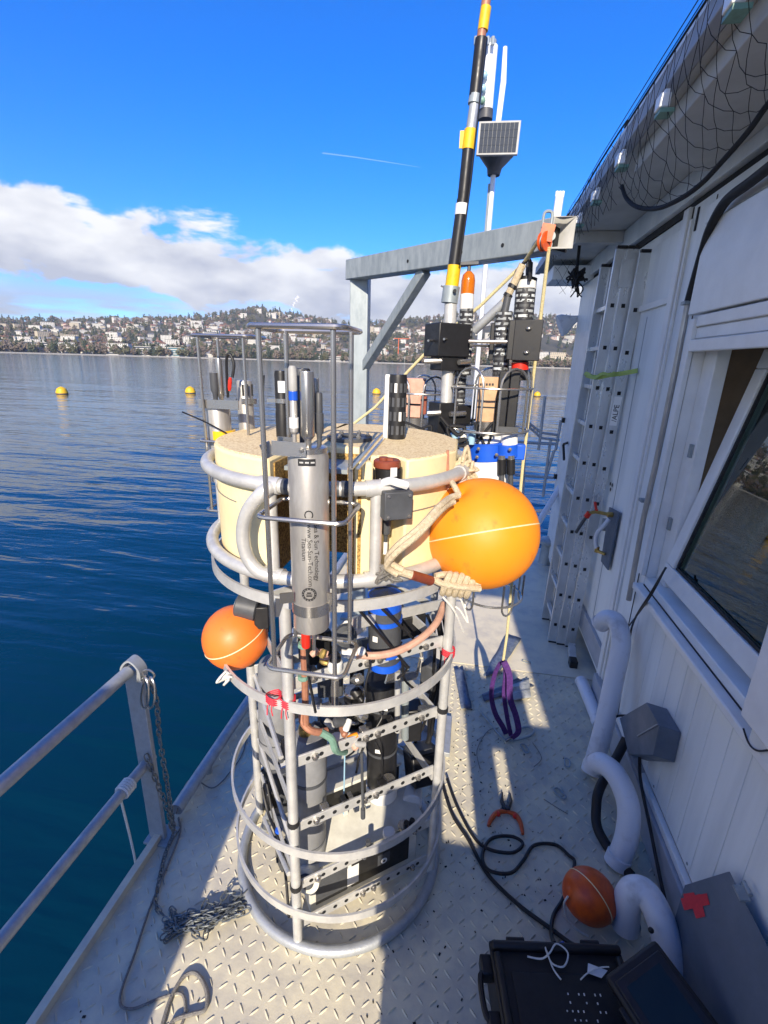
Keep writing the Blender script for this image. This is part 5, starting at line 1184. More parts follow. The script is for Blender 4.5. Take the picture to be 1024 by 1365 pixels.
for (a0, a1), zs_, n_ in (((RODS[0], RODS[1]), (1.15, .845, .565, .285), 5), ((RODS[1], RODS[2]), (1.13, .83, .53), 3), ((RODS[3], RODS[0]+360), (1.13, .60), 3)):
    for z in zs_:
        p, q = chord(a0, a1, z); d = q-p; dn = d.normalized(); nn_ = V((dn.y, -dn.x, 0)); Rr = Matrix((dn, -nn_, V((0, 0, 1)))).transposed()
        for k in range(n_):
            c = p+d*rr5.uniform(.12, .92); kind_ = rr5.random()
            if kind_ < .35: obj('bar_clamp', MB().box(c-nn_*.016, (.03, .03, .05), Rr), rr5.choice((M_black, M_dkgrey, M_steel)), fr, bev=.003)
            elif kind_ < .7:
                ax_ = V((rr5.gauss(0, .3), rr5.gauss(0, .3), -1)); obj('cable_plug', MB().lathe([(.011, 0), (.011, .035), (.0075, .05), (.006, .075)], c-nn_*.02+V((0, 0, .03)), ax_, 10), rr5.choice((M_black, M_black, M_steel, M_dkgrey)), fr)
            else: obj('pipe_clip', MB().lathe([(.024, 0), (.026, .004), (.026, .018), (.024, .022)], c-nn_*.03+V((0, 0, -.01)), (0, 0, 1), 14), rr5.choice((M_steel, M_pvcl, M_white)), fr)
for k in range(6):
    u, v, y = 440+rr5.uniform(-20, 60), 905+k*13, 1.38+rr5.uniform(0, .2)
    obj('valve_body', MB().lathe([(.014, 0), (.022, .008), (.022, .03), (.012, .04), (.012, .055)], at_y(u, v, y), (rr5.gauss(0, 1), rr5.gauss(0, .5), rr5.gauss(0, 1)), 14), rr5.choice((M_black, M_steel, M_pvcl, M_dkgrey, M_brass)), fr)
for u, v, y, w_, h_, m in ((440, 905, 1.55, .10, .12, M_dkgrey), (550, 960, 1.66, .07, .16, M_black), (545, 830, 1.70, .12, .10, M_black), (420, 860, 1.60, .12, .14, M_black), (470, 1040, 1.72, .10, .12, M_black), (540, 1075, 1.62, .12, .09, M_black), (450, 1130, 1.42, .07, .06, M_dkgrey)):
    obj('instrument_pod', MB().box(at_y(u, v, y), (w_, .08, h_), Matrix.Rotation(rr5.uniform(0, 1.2), 3, 'Z')), m, fr, bev=.008)
for u, v, y, w_, h_, m in ((352, 960, 1.66, .05, .12, M_dkgrey), (362, 1060, 1.52, .06, .10, M_black), (385, 1010, 1.50, .04, .16, M_black), (378, 1140, 1.40, .05, .10, M_dkgrey), (500, 870, 1.66, .12, .10, M_black), (440, 965, 1.70, .10, .10, M_black), (575, 900, 1.80, .08, .14, M_dkgrey)): obj('instrument_pod', MB().box(at_y(u, v, y), (w_, .07, h_), Matrix.Rotation(rr5.uniform(0, 1.2), 3, 'Z')), m, fr, bev=.008)
for u, v0, v1, y, r, m in ((445, 920, 1000, 1.62, .022, M_dkgrey), (540, 890, 985, 1.60, .016, M_galv), (476, 890, 960, 1.6, .03, M_black), (492, 905, 990, 1.58, .012, M_white), (430, 1010, 1100, 1.66, .03, M_black)):
    obj('tube_housing', MB().cyl(at_y(u, v1, y), at_y(u, v0, y), r, n=16, bev=.004), m, fr)
tag(obj('tie_bar', MB().cyl(at_y(482, 1003, 1.30), at_y(484, 1078, 1.30), .0055, n=8).cyl(at_y(484, 1078, 1.3), at_y(484, 1090, 1.3), .009, n=8), M_dkgrey, None, origin=at_y(484, 1090, 1.3)), 'thin dark vertical tie bar between two crossbars of the frame', 'bar')
tag(obj('hanging_line', MB().cyl(at_y(461, 945, 1.33), at_y(458, 1085, 1.33), .0028, n=6), M_lblue, None, origin=at_y(458, 1085, 1.33)), 'thin pale blue cord running straight down inside the frame', 'cord')
tag(obj('right_harness', MB().tube(spl([at_y(585, 830, 1.7), at_y(590, 880, 1.72), at_y(575, 940, 1.75), at_y(572, 985, 1.74), at_y(560, 1005, 1.7)], 6), .012, 7).tube(spl([at_y(592, 825, 1.72), at_y(596, 870, 1.7), at_y(582, 935, 1.72), at_y(575, 980, 1.7)], 6), .008, 7).tube(spl([at_y(570, 820, 1.7), at_y(580, 860, 1.74), at_y(570, 950, 1.77), at_y(548, 1000, 1.72)], 6), .007, 7), M_cable, None, origin=at_y(572, 985, 1.74)), 'bundle of black cables hanging at the right rear of the frame', 'cable')
tag(obj('left_harness', MB().tube(spl([at_y(350, 1050, 1.5), at_y(358, 1085, 1.45), at_y(372, 1120, 1.36), at_y(380, 1160, 1.3), at_y(386, 1230, 1.22)], 6), .006, 6).tube(spl([at_y(355, 1040, 1.5), at_y(366, 1100, 1.42), at_y(370, 1150, 1.34)], 6), .005, 6), M_cable, None, origin=at_y(372, 1120, 1.36)), 'thin black leads running down the left side of the frame', 'cable')
tag(obj('blue_tie', MB().lathe([(.014, 0), (.014, .01)], at_y(371, 1108, 1.38), (.3, 0, 1), 10), M_blue, None, origin=at_y(371, 1108, 1.38)), 'small blue tie on the leads at the left side of the frame', 'tie')
def redtie(label, p):
    mb = MB(); rr3 = random.Random(len(label))
    for k in range(4): mb.tube([p+V((.0225*math.cos(a), .0225*math.sin(a), .007*k+.004*math.sin(a*2))) for a in [2*math.pi*i/10 for i in range(10)]], .0028, 4, True)
    for k in range(2): mb.ribbon(spl([p+V((.012*k-.01, -.023, .0)), p+V((.014*k-.01, -.029, -.015)), p+V((.018*k-.012, -.027, -.035))], 3), .0035, .0008)
    tag(obj('red_tie', mb, M_redtape, None, origin=p), label, 'tie', 'red ties on the frame')
redtie('red tape tie where the front left upright meets the flat ring', pol(RODS[0], CR-.008, 1.095))
redtie('red tape tie where the right upright meets the flat ring', pol(RODS[1], CR-.008, 1.10))
redtie('small red tape tie on the flat ring left of the front upright', pol(RODS[0]-6, CR+.0, 1.10))
def lash(name, label, c, m, seed, n=5, s=.03, r=.005):
    rr4 = random.Random(seed); mb = MB()
    for k in range(n):
        pts = [c+V((rr4.gauss(0, s), rr4.gauss(0, s*.8), rr4.gauss(0, s))) for _ in range(6)]; mb.tube(spl(pts, 5, True), r, 6, True)
    tag(obj(name, mb, m, None, origin=c), label, 'knot')
lash('rope_knot', 'pale knot of cord on the flat ring below the small float', on_cyl(305, 905, CR+.015)+V((0, 0, .01)), M_ropew, 3, 5, .012, .004)
lash('rope_knot', 'untidy tan rope knot at the right end of the upper tube ring', pol(-12, CR, ZT+.005), M_rope, 4, 9, .020, .006)
lash('rope_knot', 'small knot of grey cord on the front of the collar below the sensor', at_y(518, 765, 1.14), M_ropeg, 5, 6, .014, .004)
# float rope: from the eye round the frame, and the coil below
e_ = cF+V((-.45, -.30, .84)).normalized()*rF*1.0
rp_ = spl([at_y(612, 660, 1.27), at_y(600, 664, 1.245), at_y(585, 676, 1.18), at_y(560, 703, 1.12), at_y(530, 728, 1.10), at_y(517, 745, 1.11), at_y(524, 753, 1.12), at_y(537, 760, 1.12)], 7)
tag(obj('float_rope', MB().tube(rp_, .0095, 9).tube([p+V((.0, -.012, -.012)) for p in rp_[4:-3]], .0085, 9).tube(spl([at_y(612, 660, 1.27), at_y(607, 650, 1.28), at_y(603, 643, 1.30)], 4), .008, 8), M_rope, None, origin=rp_[10]), 'doubled tan rope from the eye of the big float down to the frame', 'rope')
mb = MB(); 
for k in range(5):
    c_ = at_y(595+8*k, 778+1.0*k, 1.24+.01*k); mb.tube(spl([c_+V((.013*math.cos(a)*.7, .026*math.sin(a)*.6, .034*math.cos(a+.4))) for a in [2*math.pi*i/8 for i in range(8)]], 3, True), .0095, 7, True)
mb.tube(spl([at_y(577, 772, 1.22), at_y(590, 778, 1.22), at_y(610, 782, 1.23), at_y(640, 785, 1.26)], 5), .0095, 8).tube(spl([at_y(580, 768, 1.23), at_y(600, 766, 1.25), at_y(640, 778, 1.28)], 5), .0095, 8)
tag(obj('rope_coil', mb, M_rope, None, origin=at_y(600, 780, 1.24)), 'coiled tan rope lashing under the big orange float', 'rope')
tg = thing('toggle_handle', 'dark brown sleeve on the rope end below the big float', 'sleeve', at_y(557, 768, 1.14))
obj('sleeve', MB().cyl(at_y(548, 766, 1.13), at_y(574, 774, 1.20), .013, .014, 12), M_red_cap, tg); obj('rope_end', MB().cyl(at_y(530, 761, 1.12), at_y(549, 766, 1.131), .011, .012, 10), M_rope, tg)
tag(obj('net_scrap', MB().tube(spl([at_y(600, 790, 1.5), at_y(615, 800, 1.5), at_y(624, 830, 1.5), at_y(612, 812, 1.5), at_y(598, 805, 1.5)], 5), .003, 5).tube(spl([at_y(590, 795, 1.45), at_y(606, 815, 1.45), at_y(618, 842, 1.5)], 5), .0035, 5), M_ropew, None, origin=at_y(610, 805, 1.5)), 'loose white cord ends at the right upright below the big float', 'cord')
# ================================================================== SECOND INSTRUMENT GROUP BEHIND THE FRAME
Y2 = 2.30
def y2(u, v, dy=0.0): return at_y(u, v, Y2+dy)
m2 = mpp(Y2, 650, 500)
# cable mast: taped cable standing on a steel post
cm = thing('cable_mast', 'tall leaning mast of black wrapped cable with yellow tape bands behind the frame', 'mast', y2(592, 600))
def seg(name, a, b, rpx, m, n=14, r1=None, par=None, y=0.0):
    r = rpx*mpp(Y2, a[0], a[1]); p, q = y2(*a, y), y2(*b, y); return obj(name, MB().cyl(p, q, r, (r1*mpp(Y2, b[0], b[1]) if r1 else None), n), m, par or cm)
seg('steel_post', (592, 600), (601, 405), 7.5, M_alu)
seg('coupling', (599, 404), (602, 382), 11, M_galv); p = y2(606, 388, -.04); obj('coupling_bolt', MB().lathe([(.008, 0), (.008, .008)], p, (.2, -1, 0), 8), M_hole, cm)
obj('coupling_pin', MB().cyl(y2(588, 381), y2(596, 385), .004, n=6), M_steel, cm)
seg('yellow_tape', (602, 384), (606, 354), 8.8, M_yellow)
seg('cable_jacket', (605, 356), (617, 266), 7.8, M_black, r1=7.8)
seg('white_tape', (614.5, 287), (616, 272), 8.4, M_white)
seg('cable_jacket', (617, 268), (624, 200), 7.4, M_black)
seg('yellow_tape', (624, 200), (627.5, 173), 8.2, M_yellow)
obj('tape_tail', MB().box(y2(617, 186), (.025, .004, .06)), M_yellow, cm)
seg('bare_cable', (627.5, 174), (633, 136), 6.6, M_rail)
seg('cable_jacket', (632.5, 137), (642, 52), 8.2, M_black)
seg('rope_core', (641, 54), (651, -20), 6.0, M_copper)
seg('yellow_tape', (643.5, 41), (648, 10), 7.0, M_yellow)
seg('seizing', (632, 139), (634, 127), 8.4, M_galv)
obj('side_line', MB().tube([y2(*q, -.05) for q in ((648, 50), (640, 130), (628, 240), (620, 300), (613, 350))], .0035, 5), M_cable, cm)
# amber beacon
bc = thing('amber_beacon', 'amber beacon lamp on a printed tube beside the cable mast', 'beacon', y2(620, 500, .06))
def cylp(name, u0, v0, u1, v1, rpx, m, par, dy=.06, n=20, wrap_=False, bev=0):
    a, b = y2(u0, v0, dy), y2(u1, v1, dy); r = rpx*mpp(Y2+dy, u0, v0); o = obj(name, MB().cyl(a, b, r, None, n), m, par)
    if wrap_: uvcyl(o, (a.x, a.y), a.z, r)
    return o
cylp('printed_tube', 619, 500, 622, 412, 8.8, M_print, bc, wrap_=True)
cylp('white_section', 622, 413, 622.5, 392, 9, M_white, bc)
a = y2(623, 392, .06); r = 9*mpp(Y2+.06, 622, 380); h = y2(623, 362, .06).z-a.z
obj('amber_lens', MB().lathe([(r, 0), (r, h*.6), (r*.85, h*.85), (r*.4, h)], a, n=22), M_amber, bc)
obj('lamp_core', MB().lathe([(r*.3, 0), (r*.3, h*.7)], a+V((0, 0, .004)), n=10), M_white, bc)
mb = MB().tube([y2(625, 362, .06), y2(626, 352, .06)], .008, 6); mb.beam(y2(614, 352, .06), y2(638, 351, .06), .03, .012); obj('top_bracket', mb, M_dkgrey, bc)
# left block clamp
def block(mb, u0, v0, u1, v1, dy, dep, R=None):
    a, b = y2(u0, v1, dy), y2(u1, v0, dy); c = (a+b)/2; return mb.box(c, (abs(b.x-a.x), dep, abs(b.z-a.z)), R)
lb = thing('block_clamp', 'black two piece block clamp on the cable mast post', 'clamp', y2(597, 470))
Rk = Matrix.Rotation(.62, 3, 'Z')
pc_ = y2(596, 454); obj('upper_block', MB().box(pc_, (.165, .13, .14), Rk), M_black, lb, bev=.004)
obj('lower_block', MB().box(y2(596, 481), (.12, .10, .085), Rk), M_black, lb, bev=.004)
mb = MB()
for u, v in ((571, 454), (592, 452)): mb.cyl(y2(u, v, -.11), y2(u+8, v, -.03), .005, n=8)
obj('bolt', mb, M_steel, lb)
obj('shackle_bar', MB().cyl(y2(566, 482, -.06), y2(590, 481, -.06), .014, n=10).cyl(y2(612, 483, -.05), y2(626, 482, 0), .012, n=10), M_steel, lb)
l2 = thing('block_clamp', 'lower black block clamp with steel bars near the foam collar', 'clamp', y2(600, 560))
obj('block', MB().box(y2(588, 556), (.085, .1, .14), Rk).box(y2(612, 552, .05), (.085, .08, .09), Rk), M_black, l2, bev=.004)
obj('shackle_bar', MB().cyl(y2(570, 551, -.06), y2(588, 550, -.06), .014, n=10).cyl(y2(600, 552, -.05), y2(620, 551, 0), .012, n=10), M_steel, l2)
rod = thing('cross_rod', 'thin steel rod linking the two black block clamps', 'rod', y2(650, 456)); obj('rod', MB().cyl(y2(625, 455, -.04), y2(688, 456, -.05), .0085, n=10).cyl(y2(612, 460, 0), y2(655, 461, .1), .006, n=8), M_steel, rod)
# galvanised diagonal pipe with wire bundle
dp = thing('diagonal_pipe', 'worn steel pipe sloping up to a wrapped wire bundle between the two clamps', 'pipe', y2(640, 430, .1))
obj('pipe', MB().cyl(y2(632, 441, .1), y2(672, 404, .05), .021, n=14), M_rail, dp)
obj('wrapped_bundle', MB().tube(spl([y2(672, 404, .05), y2(678, 392, .04), y2(688, 372, .03), y2(697, 352, .02)], 5), .016, 10), M_rope, dp)
mb = MB()
for u, v in ((676, 396), (682, 384), (691, 366)): mb.lathe([(.02, 0), (.02, .014)], y2(u, v, .035), (.45, 0, .9), 10)
obj('binding', mb, M_black, dp)
obj('pipe_lead', MB().tube(spl([y2(697, 352, .02), y2(704, 346, .02), y2(707, 352, .02), y2(706, 375, .02)], 5), .008, 8), M_cable, dp)
# printed instruments on the right clamp
ri = thing('printed_housing', 'taller instrument tube with printed black wrap at the right clamp', 'housing', y2(697, 450, .08))
cylp('printed_tube', 697, 432, 701, 385, 13, M_print, ri, .08, wrap_=True)
cylp('white_band', 701, 386, 702, 374, 13.2, M_white, ri, .08)
cylp('black_head', 702, 375, 703, 370, 13.2, M_black, ri, .08)
cylp('neck', 705, 371, 706, 350, 4.5, M_dkgrey, ri, .08)
cylp('lower_collar', 690, 447, 697, 432, 15, M_pvc, ri, .08)
r2 = thing('printed_housing', 'shorter instrument tube with printed black wrap left of the right clamp', 'housing', y2(669, 500, .02))
cylp('printed_tube', 667, 501, 672, 416, 10.5, M_print, r2, .02, wrap_=True)
cylp('neck', 673, 416, 677, 396, 4.8, M_dkgrey, r2, .02)
r3 = thing('printed_housing', 'lowest printed tube behind the hooped guard below the mast clamp', 'housing', y2(612, 560, .12))
cylp('printed_tube', 610, 570, 615, 490, 7.5, M_print, r3, .12, wrap_=True)
rc = thing('plate_clamp', 'square black plate clamp with round steel bolts at the right', 'clamp', y2(695, 460))
obj('plate', MB().box(y2(703, 454, -.06), (.115, .05, .165), Matrix.Rotation(-.12, 3, 'Z')), M_black, rc, bev=.003)
obj('side_plate', MB().box(y2(684, 454, -.03), (.05, .09, .16)), M_black, rc, bev=.003)
obj('back_plate', MB().box(y2(658, 456, .06), (.035, .05, .16)), M_black, rc, bev=.003)
mb = MB()
for u, v in ((705, 438), (702, 470)): mb.sphere(y2(u, v, -.088), .0125, 12, 8, sc=.7)
obj('bolt', mb, M_steel, rc)
rp2 = thing('red_plug', 'red banded black plug below the square plate clamp', 'plug', y2(693, 500, -.02))
cylp('red_band', 693, 493, 693.5, 483, 11.2, M_red, rp2, -.02); cylp('black_cap', 692, 507, 693, 493, 10.5, M_black, rp2, -.02); cylp('black_neck', 693.5, 483, 694, 478, 10.5, M_black, rp2, -.02)
# hooped guard with the copper sensors
def hooped(label, u, v0, v1, rpx, dy, nh, group):
    c0 = y2(u, v0, dy); r = rpx*mpp(Y2+dy, u, v0); zt_ = c0.z; zb_ = y2(u, v1, dy).z
    t = thing('hooped_guard', label, 'guard', (c0.x, c0.y, zb_), group)
    obj('upper_ring', MB().tube(circ((c0.x, c0.y), r, zt_, 40), .0048, 7, True), M_steel, t)
    obj('lower_ring', MB().tube(circ((c0.x, c0.y), r*1.0, zb_, 40), .0062, 7, True), M_steel, t)
    for k in range(nh):
        a0 = 2*math.pi*k/nh+.3; da = .42; P = [V((c0.x+r*.97*math.cos(a0+s*da), c0.y+r*.97*math.sin(a0+s*da), 0)) for s in (-1, 1)]
        hp_ = (P[0]+P[1])/2; w2 = (P[1]-P[0])/2; pts = [P[0]+V((0, 0, zb_))]
        for i in range(9):
            an = math.pi*i/8; pts.append(hp_ - w2*math.cos(an)+V((0, 0, zt_+.01+.075*math.sin(an))))
        pts.append(P[1]+V((0, 0, zb_))); obj('hoop', MB().tube(pts, .0052, 7), M_steel, t)
    return t, c0, r, zb_, zt_
t, c0, r, zb_, zt_ = hooped('round guard of steel hoops around the copper and black sensors', 655, 516, 571, 53, .02, 5, 'hooped guards')
cp = thing('copper_sensor', 'pale copper box sensor with a dark line inside the hooped guard', 'sensor', y2(650, 560, 0))
obj('box', MB().box(y2(649, 532, .0), (.085, .085, .20)), M_tan, cp, bev=.003); obj('dark_line', MB().box(y2(649, 542, .0), (.088, .088, .007)), M_dark, cp)
mb = MB()
for i in range(5): mb.box(y2(641+4*i, 512.5, -.044), (.009, .001, .010))
obj('print_mark', mb, M_dark, cp)
obj('base_post', MB().cyl(y2(650, 562, 0), y2(650, 556, 0), .03), M_dkgrey, cp)
bs = thing('slotted_sensor', 'black slotted upright sensor beside the copper box in the hooped guard', 'sensor', y2(676, 570, -.03))
obj('half', MB().box(y2(669, 536, -.03), (.045, .07, .27)), M_black, bs, bev=.003); obj('half', MB().box(y2(683, 536, -.03), (.04, .07, .27)), M_black, bs, bev=.003); obj('foot', MB().box(y2(675, 572, -.03), (.10, .08, .03)), M_dkgrey, bs)
bp = thing('steel_turret', 'polished steel cylinder carrying the copper sensor', 'cylinder', y2(645, 575, 0)); cylp('body', 649, 582, 649, 561, 17, M_steel, bp, 0); cylp('white_ring', 650, 588, 650, 580, 21, M_white, bp, -.01); cylp('white_tube', 679, 592, 679, 578, 11, M_white, bp, -.06)
bcl = thing('blue_collar', 'bright blue collar clamp with steel bolts under the hooped guard', 'clamp', y2(655, 605))
cylp('collar', 650, 611, 650, 589, 28, M_blue, bcl, 0); cylp('small_collar', 676, 608, 676, 592, 15, M_blue, bcl, -.06); obj('lug', MB().box(y2(692, 602, -.06), (.05, .05, .07)), M_blue, bcl, bev=.005)
cylp('rim', 650, 589.5, 650, 588, 29, M_blue, bcl, 0)
mb = MB()
for u, v in ((638, 598), (662, 606), (680, 599), (636, 609)): bolt(mb, y2(u, v, -.125 if u < 670 else -.13), (0, -1, 0), .008, .006)
obj('bolt', mb, M_steel, bcl)
hb = thing('instrument_column', 'white instrument column below the blue collar behind the big float', 'cylinder', y2(650, 760)); cylp('body', 652, 770, 650, 611, 25, M_white, hb, .0); cylp('band', 651, 628, 651, 621, 25.6, M_dkgrey, hb, 0)
for k, (u, lab) in enumerate(((669, 'left one of two black underwater connectors below the blue collar'), (681, 'right one of two black underwater connectors below the blue collar'))):
    c_ = thing('connector', lab, 'connector', y2(u, 640, -.1), 'connectors below the blue collar'); cylp('shell', u, 632, u, 612, 5.6, M_black, c_, -.1, 12); cylp('tip', u, 655, u, 632, 3.2, M_dkgrey, c_, -.1, 10); cylp('ring', u, 614, u, 607, 5.2, M_steel, c_, -.1, 12)
# lower guard of the hanging instrument
c0 = y2(653, 790, .05); rl_ = 42*mpp(Y2, 653, 790)
lg_ = thing('lower_guard', 'wire ring guard with hooks hanging below the big orange float', 'guard', c0)
obj('ring', MB().tube(circ((c0.x, c0.y), rl_, c0.z, 40), .006, 7, True), M_steel, lg_)
for k in range(5):
    a0 = k*1.256+.2; p = V((c0.x+rl_*math.cos(a0), c0.y+rl_*math.sin(a0), c0.z)); tn = V((-math.sin(a0), math.cos(a0), 0))*.03; obj('hook', MB().tube([p-tn+V((0, 0, .12)), p-tn, *[p+tn*(-math.cos(b))+V((0, 0, -.05*math.sin(b))) for b in (.5, 1.0, 1.57, 2.1, 2.6)], p+tn, p+tn+V((0, 0, .12))], .0055, 6), M_steel, lg_)
# rear hooped guard with the pink block
t, c0, r, zb_, zt_ = hooped('farther round guard of steel hoops around a pink block behind the slotted tube', 560, 523, 568, 43, .28, 5, 'hooped guards')
pk = thing('pink_sensor', 'pinkish box sensor inside the farther hooped guard', 'sensor', y2(553, 560, .28)); obj('box', MB().box(y2(553, 530, .28), (.105, .10, .20)), M_pink, pk, bev=.004); obj('dark_line', MB().box(y2(553, 538, .28), (.108, .103, .007)), M_dark, pk); obj('steel_base', MB().cyl(y2(552, 572, .28), y2(552, 556, .28), .075, n=20), M_steel, pk); obj('dark_cap', MB().box(y2(565, 540, .20), (.03, .05, .09)), M_red_cap, pk)
# pile of leads and blue sleeves between the two guards
lb_ = thing('lead_bundle', 'tangle of black leads with pale blue sleeves between foam collar and blue collar', 'cable', y2(610, 600))
rr = random.Random(9)
for k in range(14):
    u, v = rr.uniform(560, 632), rr.uniform(566, 620); d = rr.uniform(-.15, .2); pts = [y2(u+rr.gauss(0, 14), v+rr.gauss(0, 12), d) for _ in range(5)]; obj('lead', MB().tube(spl(pts, 5), rr.choice((.006, .008)), 6), M_cable, lb_)
for u, v in ((607, 580), (618, 582), (630, 578)): obj('blue_sleeve', MB().cyl(y2(u-2, v+14, -.1), y2(u, v-4, -.1), .016, n=12), M_lblue if u != 618 else M_white, lb_)
obj('lower_frame_leg', MB().cyl(y2(592, 600), V((y2(592, 600).x, Y2, 0)), .02, n=10), M_rail, cm)
obj('foot_plate', MB().box(V((y2(592, 600).x, Y2, .02)), (.3, .3, .03)), M_rail, cm, bev=.003)
# rope from the pulley to the sling, and the yellow line going left
pu = thing('pulley_block', 'orange pulley block hanging from the end of the galvanised beam', 'pulley', at_y(726, 322, 2.20))
pp_ = at_y(726, 322, 2.20); obj('cheek', MB().lathe([(.036, -.012), (.036, -.006)], pp_, (.75, -.6, 0), 18).lathe([(.036, .006), (.036, .012)], pp_, (.75, -.6, 0), 18).beam(pp_+V((0, 0, .0)), pp_+V((.01, 0, .06)), .022, .05), M_orange2, pu)
obj('sheave', MB().lathe([(.028, -.005), (.022, 0), (.028, .005)], pp_, (.75, -.6, 0), 18), M_galv, pu)
obj('shackle', MB().tube(spl([pp_+V((-.015, 0, .05)), pp_+V((-.012, 0, .10)), pp_+V((.016, 0, .10)), pp_+V((.018, 0, .05))], 5), .006, 7), M_galv, pu)
rn = pp_+V((.02, 0, -.02)); tag(obj('hoist_rope', MB().tube([rn, at_y(715, 470, 2.365), at_y(697, 620, 2.37), at_y(676, 845, 2.37), at_y(671, 880, 2.37)], .0075, 8), M_ropey, None, origin=rn), 'pale yellow hoist rope running straight down from the orange pulley to the sling', 'rope')
tag(obj('tail_rope', MB().tube([pp_+V((-.025, -.01, .0)), at_y(697, 352, 2.34), at_y(640, 408, 2.42), at_y(590, 447, 2.5), at_y(545, 494, 2.55), at_y(500, 543, 2.6), at_y(470, 566, 2.6)], .0075, 8), M_ropey, None, origin=pp_), 'pale yellow rope slanting from the orange pulley down left behind the frame', 'rope')
# ================================================================== GALVANISED GANTRY
gy_ = 3.55
gn = thing('galvanised_gantry', 'galvanised steel gantry with a braced post and beam ending at the cabin roof', 'gantry', at_y(481, 560, gy_))
pz0 = at_y(481, 352, gy_); px_ = pz0.x; zt_ = at_y(481, 349, gy_).z
obj('post', MB().bb((px_-.065, gy_-.05, 0.03), (px_+.065, gy_+.05, zt_-.002)), M_galv, gn, bev=.006)
obj('post_foot', MB().bb((px_-.12, gy_-.1, 0), (px_+.12, gy_+.1, .03)), M_galv, gn)
e0 = V((px_-.065, gy_, zt_-.055)); e1 = at_y(748, 314, 2.32); e1.z = at_y(748, 314, 2.32).z
bdir = (e1-e0); b_ = obj('beam', MB().beam(e0, e1, .10, .125), M_galv, gn, bev=.006)
dn = bdir.normalized(); sd = V((dn.y, -dn.x, 0)).normalized()
mb = MB()
for t in (.42, .68, .84): mb.lathe([(.009, 0), (.009, .002)], e0+bdir*t+sd*.0505+V((0, 0, -.012)), sd, 8)
obj('bolt_hole', mb, M_hole, b_)
obj('end_cap', MB().beam(e1-dn*.001, e1+dn*.006, .09, .115), M_hole, b_)
BT = min((i/200 for i in range(200)), key=lambda t: abs(PXV(e0+bdir*t+V((0, 0, -.06)))[0]-567))
obj('brace', MB().beam(V((px_+.03, gy_-.005, at_y(487, 492, gy_).z)), e0+bdir*BT+V((0, 0, -.060)), .055, .06), M_galv, gn, bev=.004)
hn = thing('square_horn', 'square pale horn speaker at the end of the beam by the roof corner', 'horn', at_y(745, 312, 2.25))
hc = at_y(748, 310, 2.22); mb = MB(); q0 = [hc+V((x, 0, z)) for x, z in ((-.03, -.055), (.05, -.055), (.05, .055), (-.03, .055))]; q1 = [hc+V((x-.04, .13, z)) for x, z in ((-.02, -.02), (.02, -.02), (.02, .02), (-.02, .02))]
mb.add(q0+q1, [(i, (i+1) % 4, 4+(i+1) % 4, 4+i) for i in range(4)]+[(4, 5, 6, 7)]); o = obj('horn_bell', mb, M_pvcl, hn, sharp=20); s = o.modifiers.new('thickness', 'SOLIDIFY'); s.thickness = .004
obj('horn_throat', MB().box(hc+V((-.02, .09, 0)), (.06, .012, .06)), M_hole, hn)
obj('horn_driver', MB().cyl(hc+V((-.03, .05, 0)), hc+V((-.04, .13, 0)), .018), M_galv, hn)
wt = thing('white_antenna', 'short white tube aerial with a clawed tip above the end of the beam', 'antenna', at_y(742, 300, 2.36)); obj('tube', MB().cyl(at_y(741, 296, 2.36), at_y(746, 262, 2.36), 5.5*mpp(2.36, 744, 280), n=14), M_led, wt)
mb = MB()
for k in (-4, 0, 4): mb.cyl(at_y(746+k, 262, 2.36), at_y(747+k, 255, 2.36), .006, n=6)
obj('claw', mb, M_led, wt)
# ================================================================== WEATHER MAST
ym = 4.6
wm = thing('weather_mast', 'slim white mast carrying a small solar panel and rod aerial behind the beam', 'mast', at_y(634, 500, ym))
def wy(u, v, dy=0.0): return at_y(u, v, ym+dy)
mm_ = mpp(ym, 655, 250)
obj('pole', MB().cyl(V((wy(636, 480).x, ym, 0)), wy(637, 480), 3.4*mm_, n=12).cyl(wy(637, 480), wy(660, 205), 3.4*mm_, n=12), M_pipe, wm)
obj('side_pole', MB().cyl(wy(645, 330), wy(652, 245), 1.2*mm_, n=8), M_galv, wm)
obj('mount', MB().lathe([(.05, 0), (.06, .05), (.15, .15), (.15, .19)], wy(658, 234), (.05, 0, 1), 14), M_dkgrey, wm)
q = [wy(u, v, -.1) for u, v in ((635, 208), (690, 207), (693, 161), (640, 163))]
q = [wy(u, v, -.30) for u, v in ((635, 208), (690, 207), (693, 161), (640, 163))]
ctr = sum(q, V((0, 0, 0)))/4; ux = (q[1]-q[0]).normalized(); uy = (q[3]-q[0]); uy = (uy-ux*uy.dot(ux)).normalized(); Rp = Matrix((ux, uy, ux.cross(uy))).transposed()
Wp, Hp = (q[1]-q[0]).length, (q[3]-q[0]).length
pan = obj('solar_panel', MB().box(ctr, (Wp, Hp, .03), Rp), M_pvcl, wm, bev=.003)
M_cell = mat('solar_cell', (.03, .04, .06), .55, 0, spec=.15)
nx, ny = 9, 4
for i in range(nx):
    for j in range(ny): obj('solar_cell', MB().box(ctr+ux*((i+.5)/nx-.5)*Wp*.9+uy*((j+.5)/ny-.5)*Hp*.88+Rp @ V((0, 0, .016)), (Wp*.9/nx*.95, Hp*.88/ny*.97, .003), Rp), M_cell, pan)
obj('rod_aerial', MB().cyl(wy(664, 165), wy(671, 110), 3.6*mm_, n=12).cyl(wy(671, 112), wy(673.5, 63), 3.6*mm_, 2.6*mm_, 12), M_led, wm)
un = thing('sensor_unit', 'white tubular weather unit with blue fittings behind the top of the cable mast', 'sensor', wy(648, 150, .2))
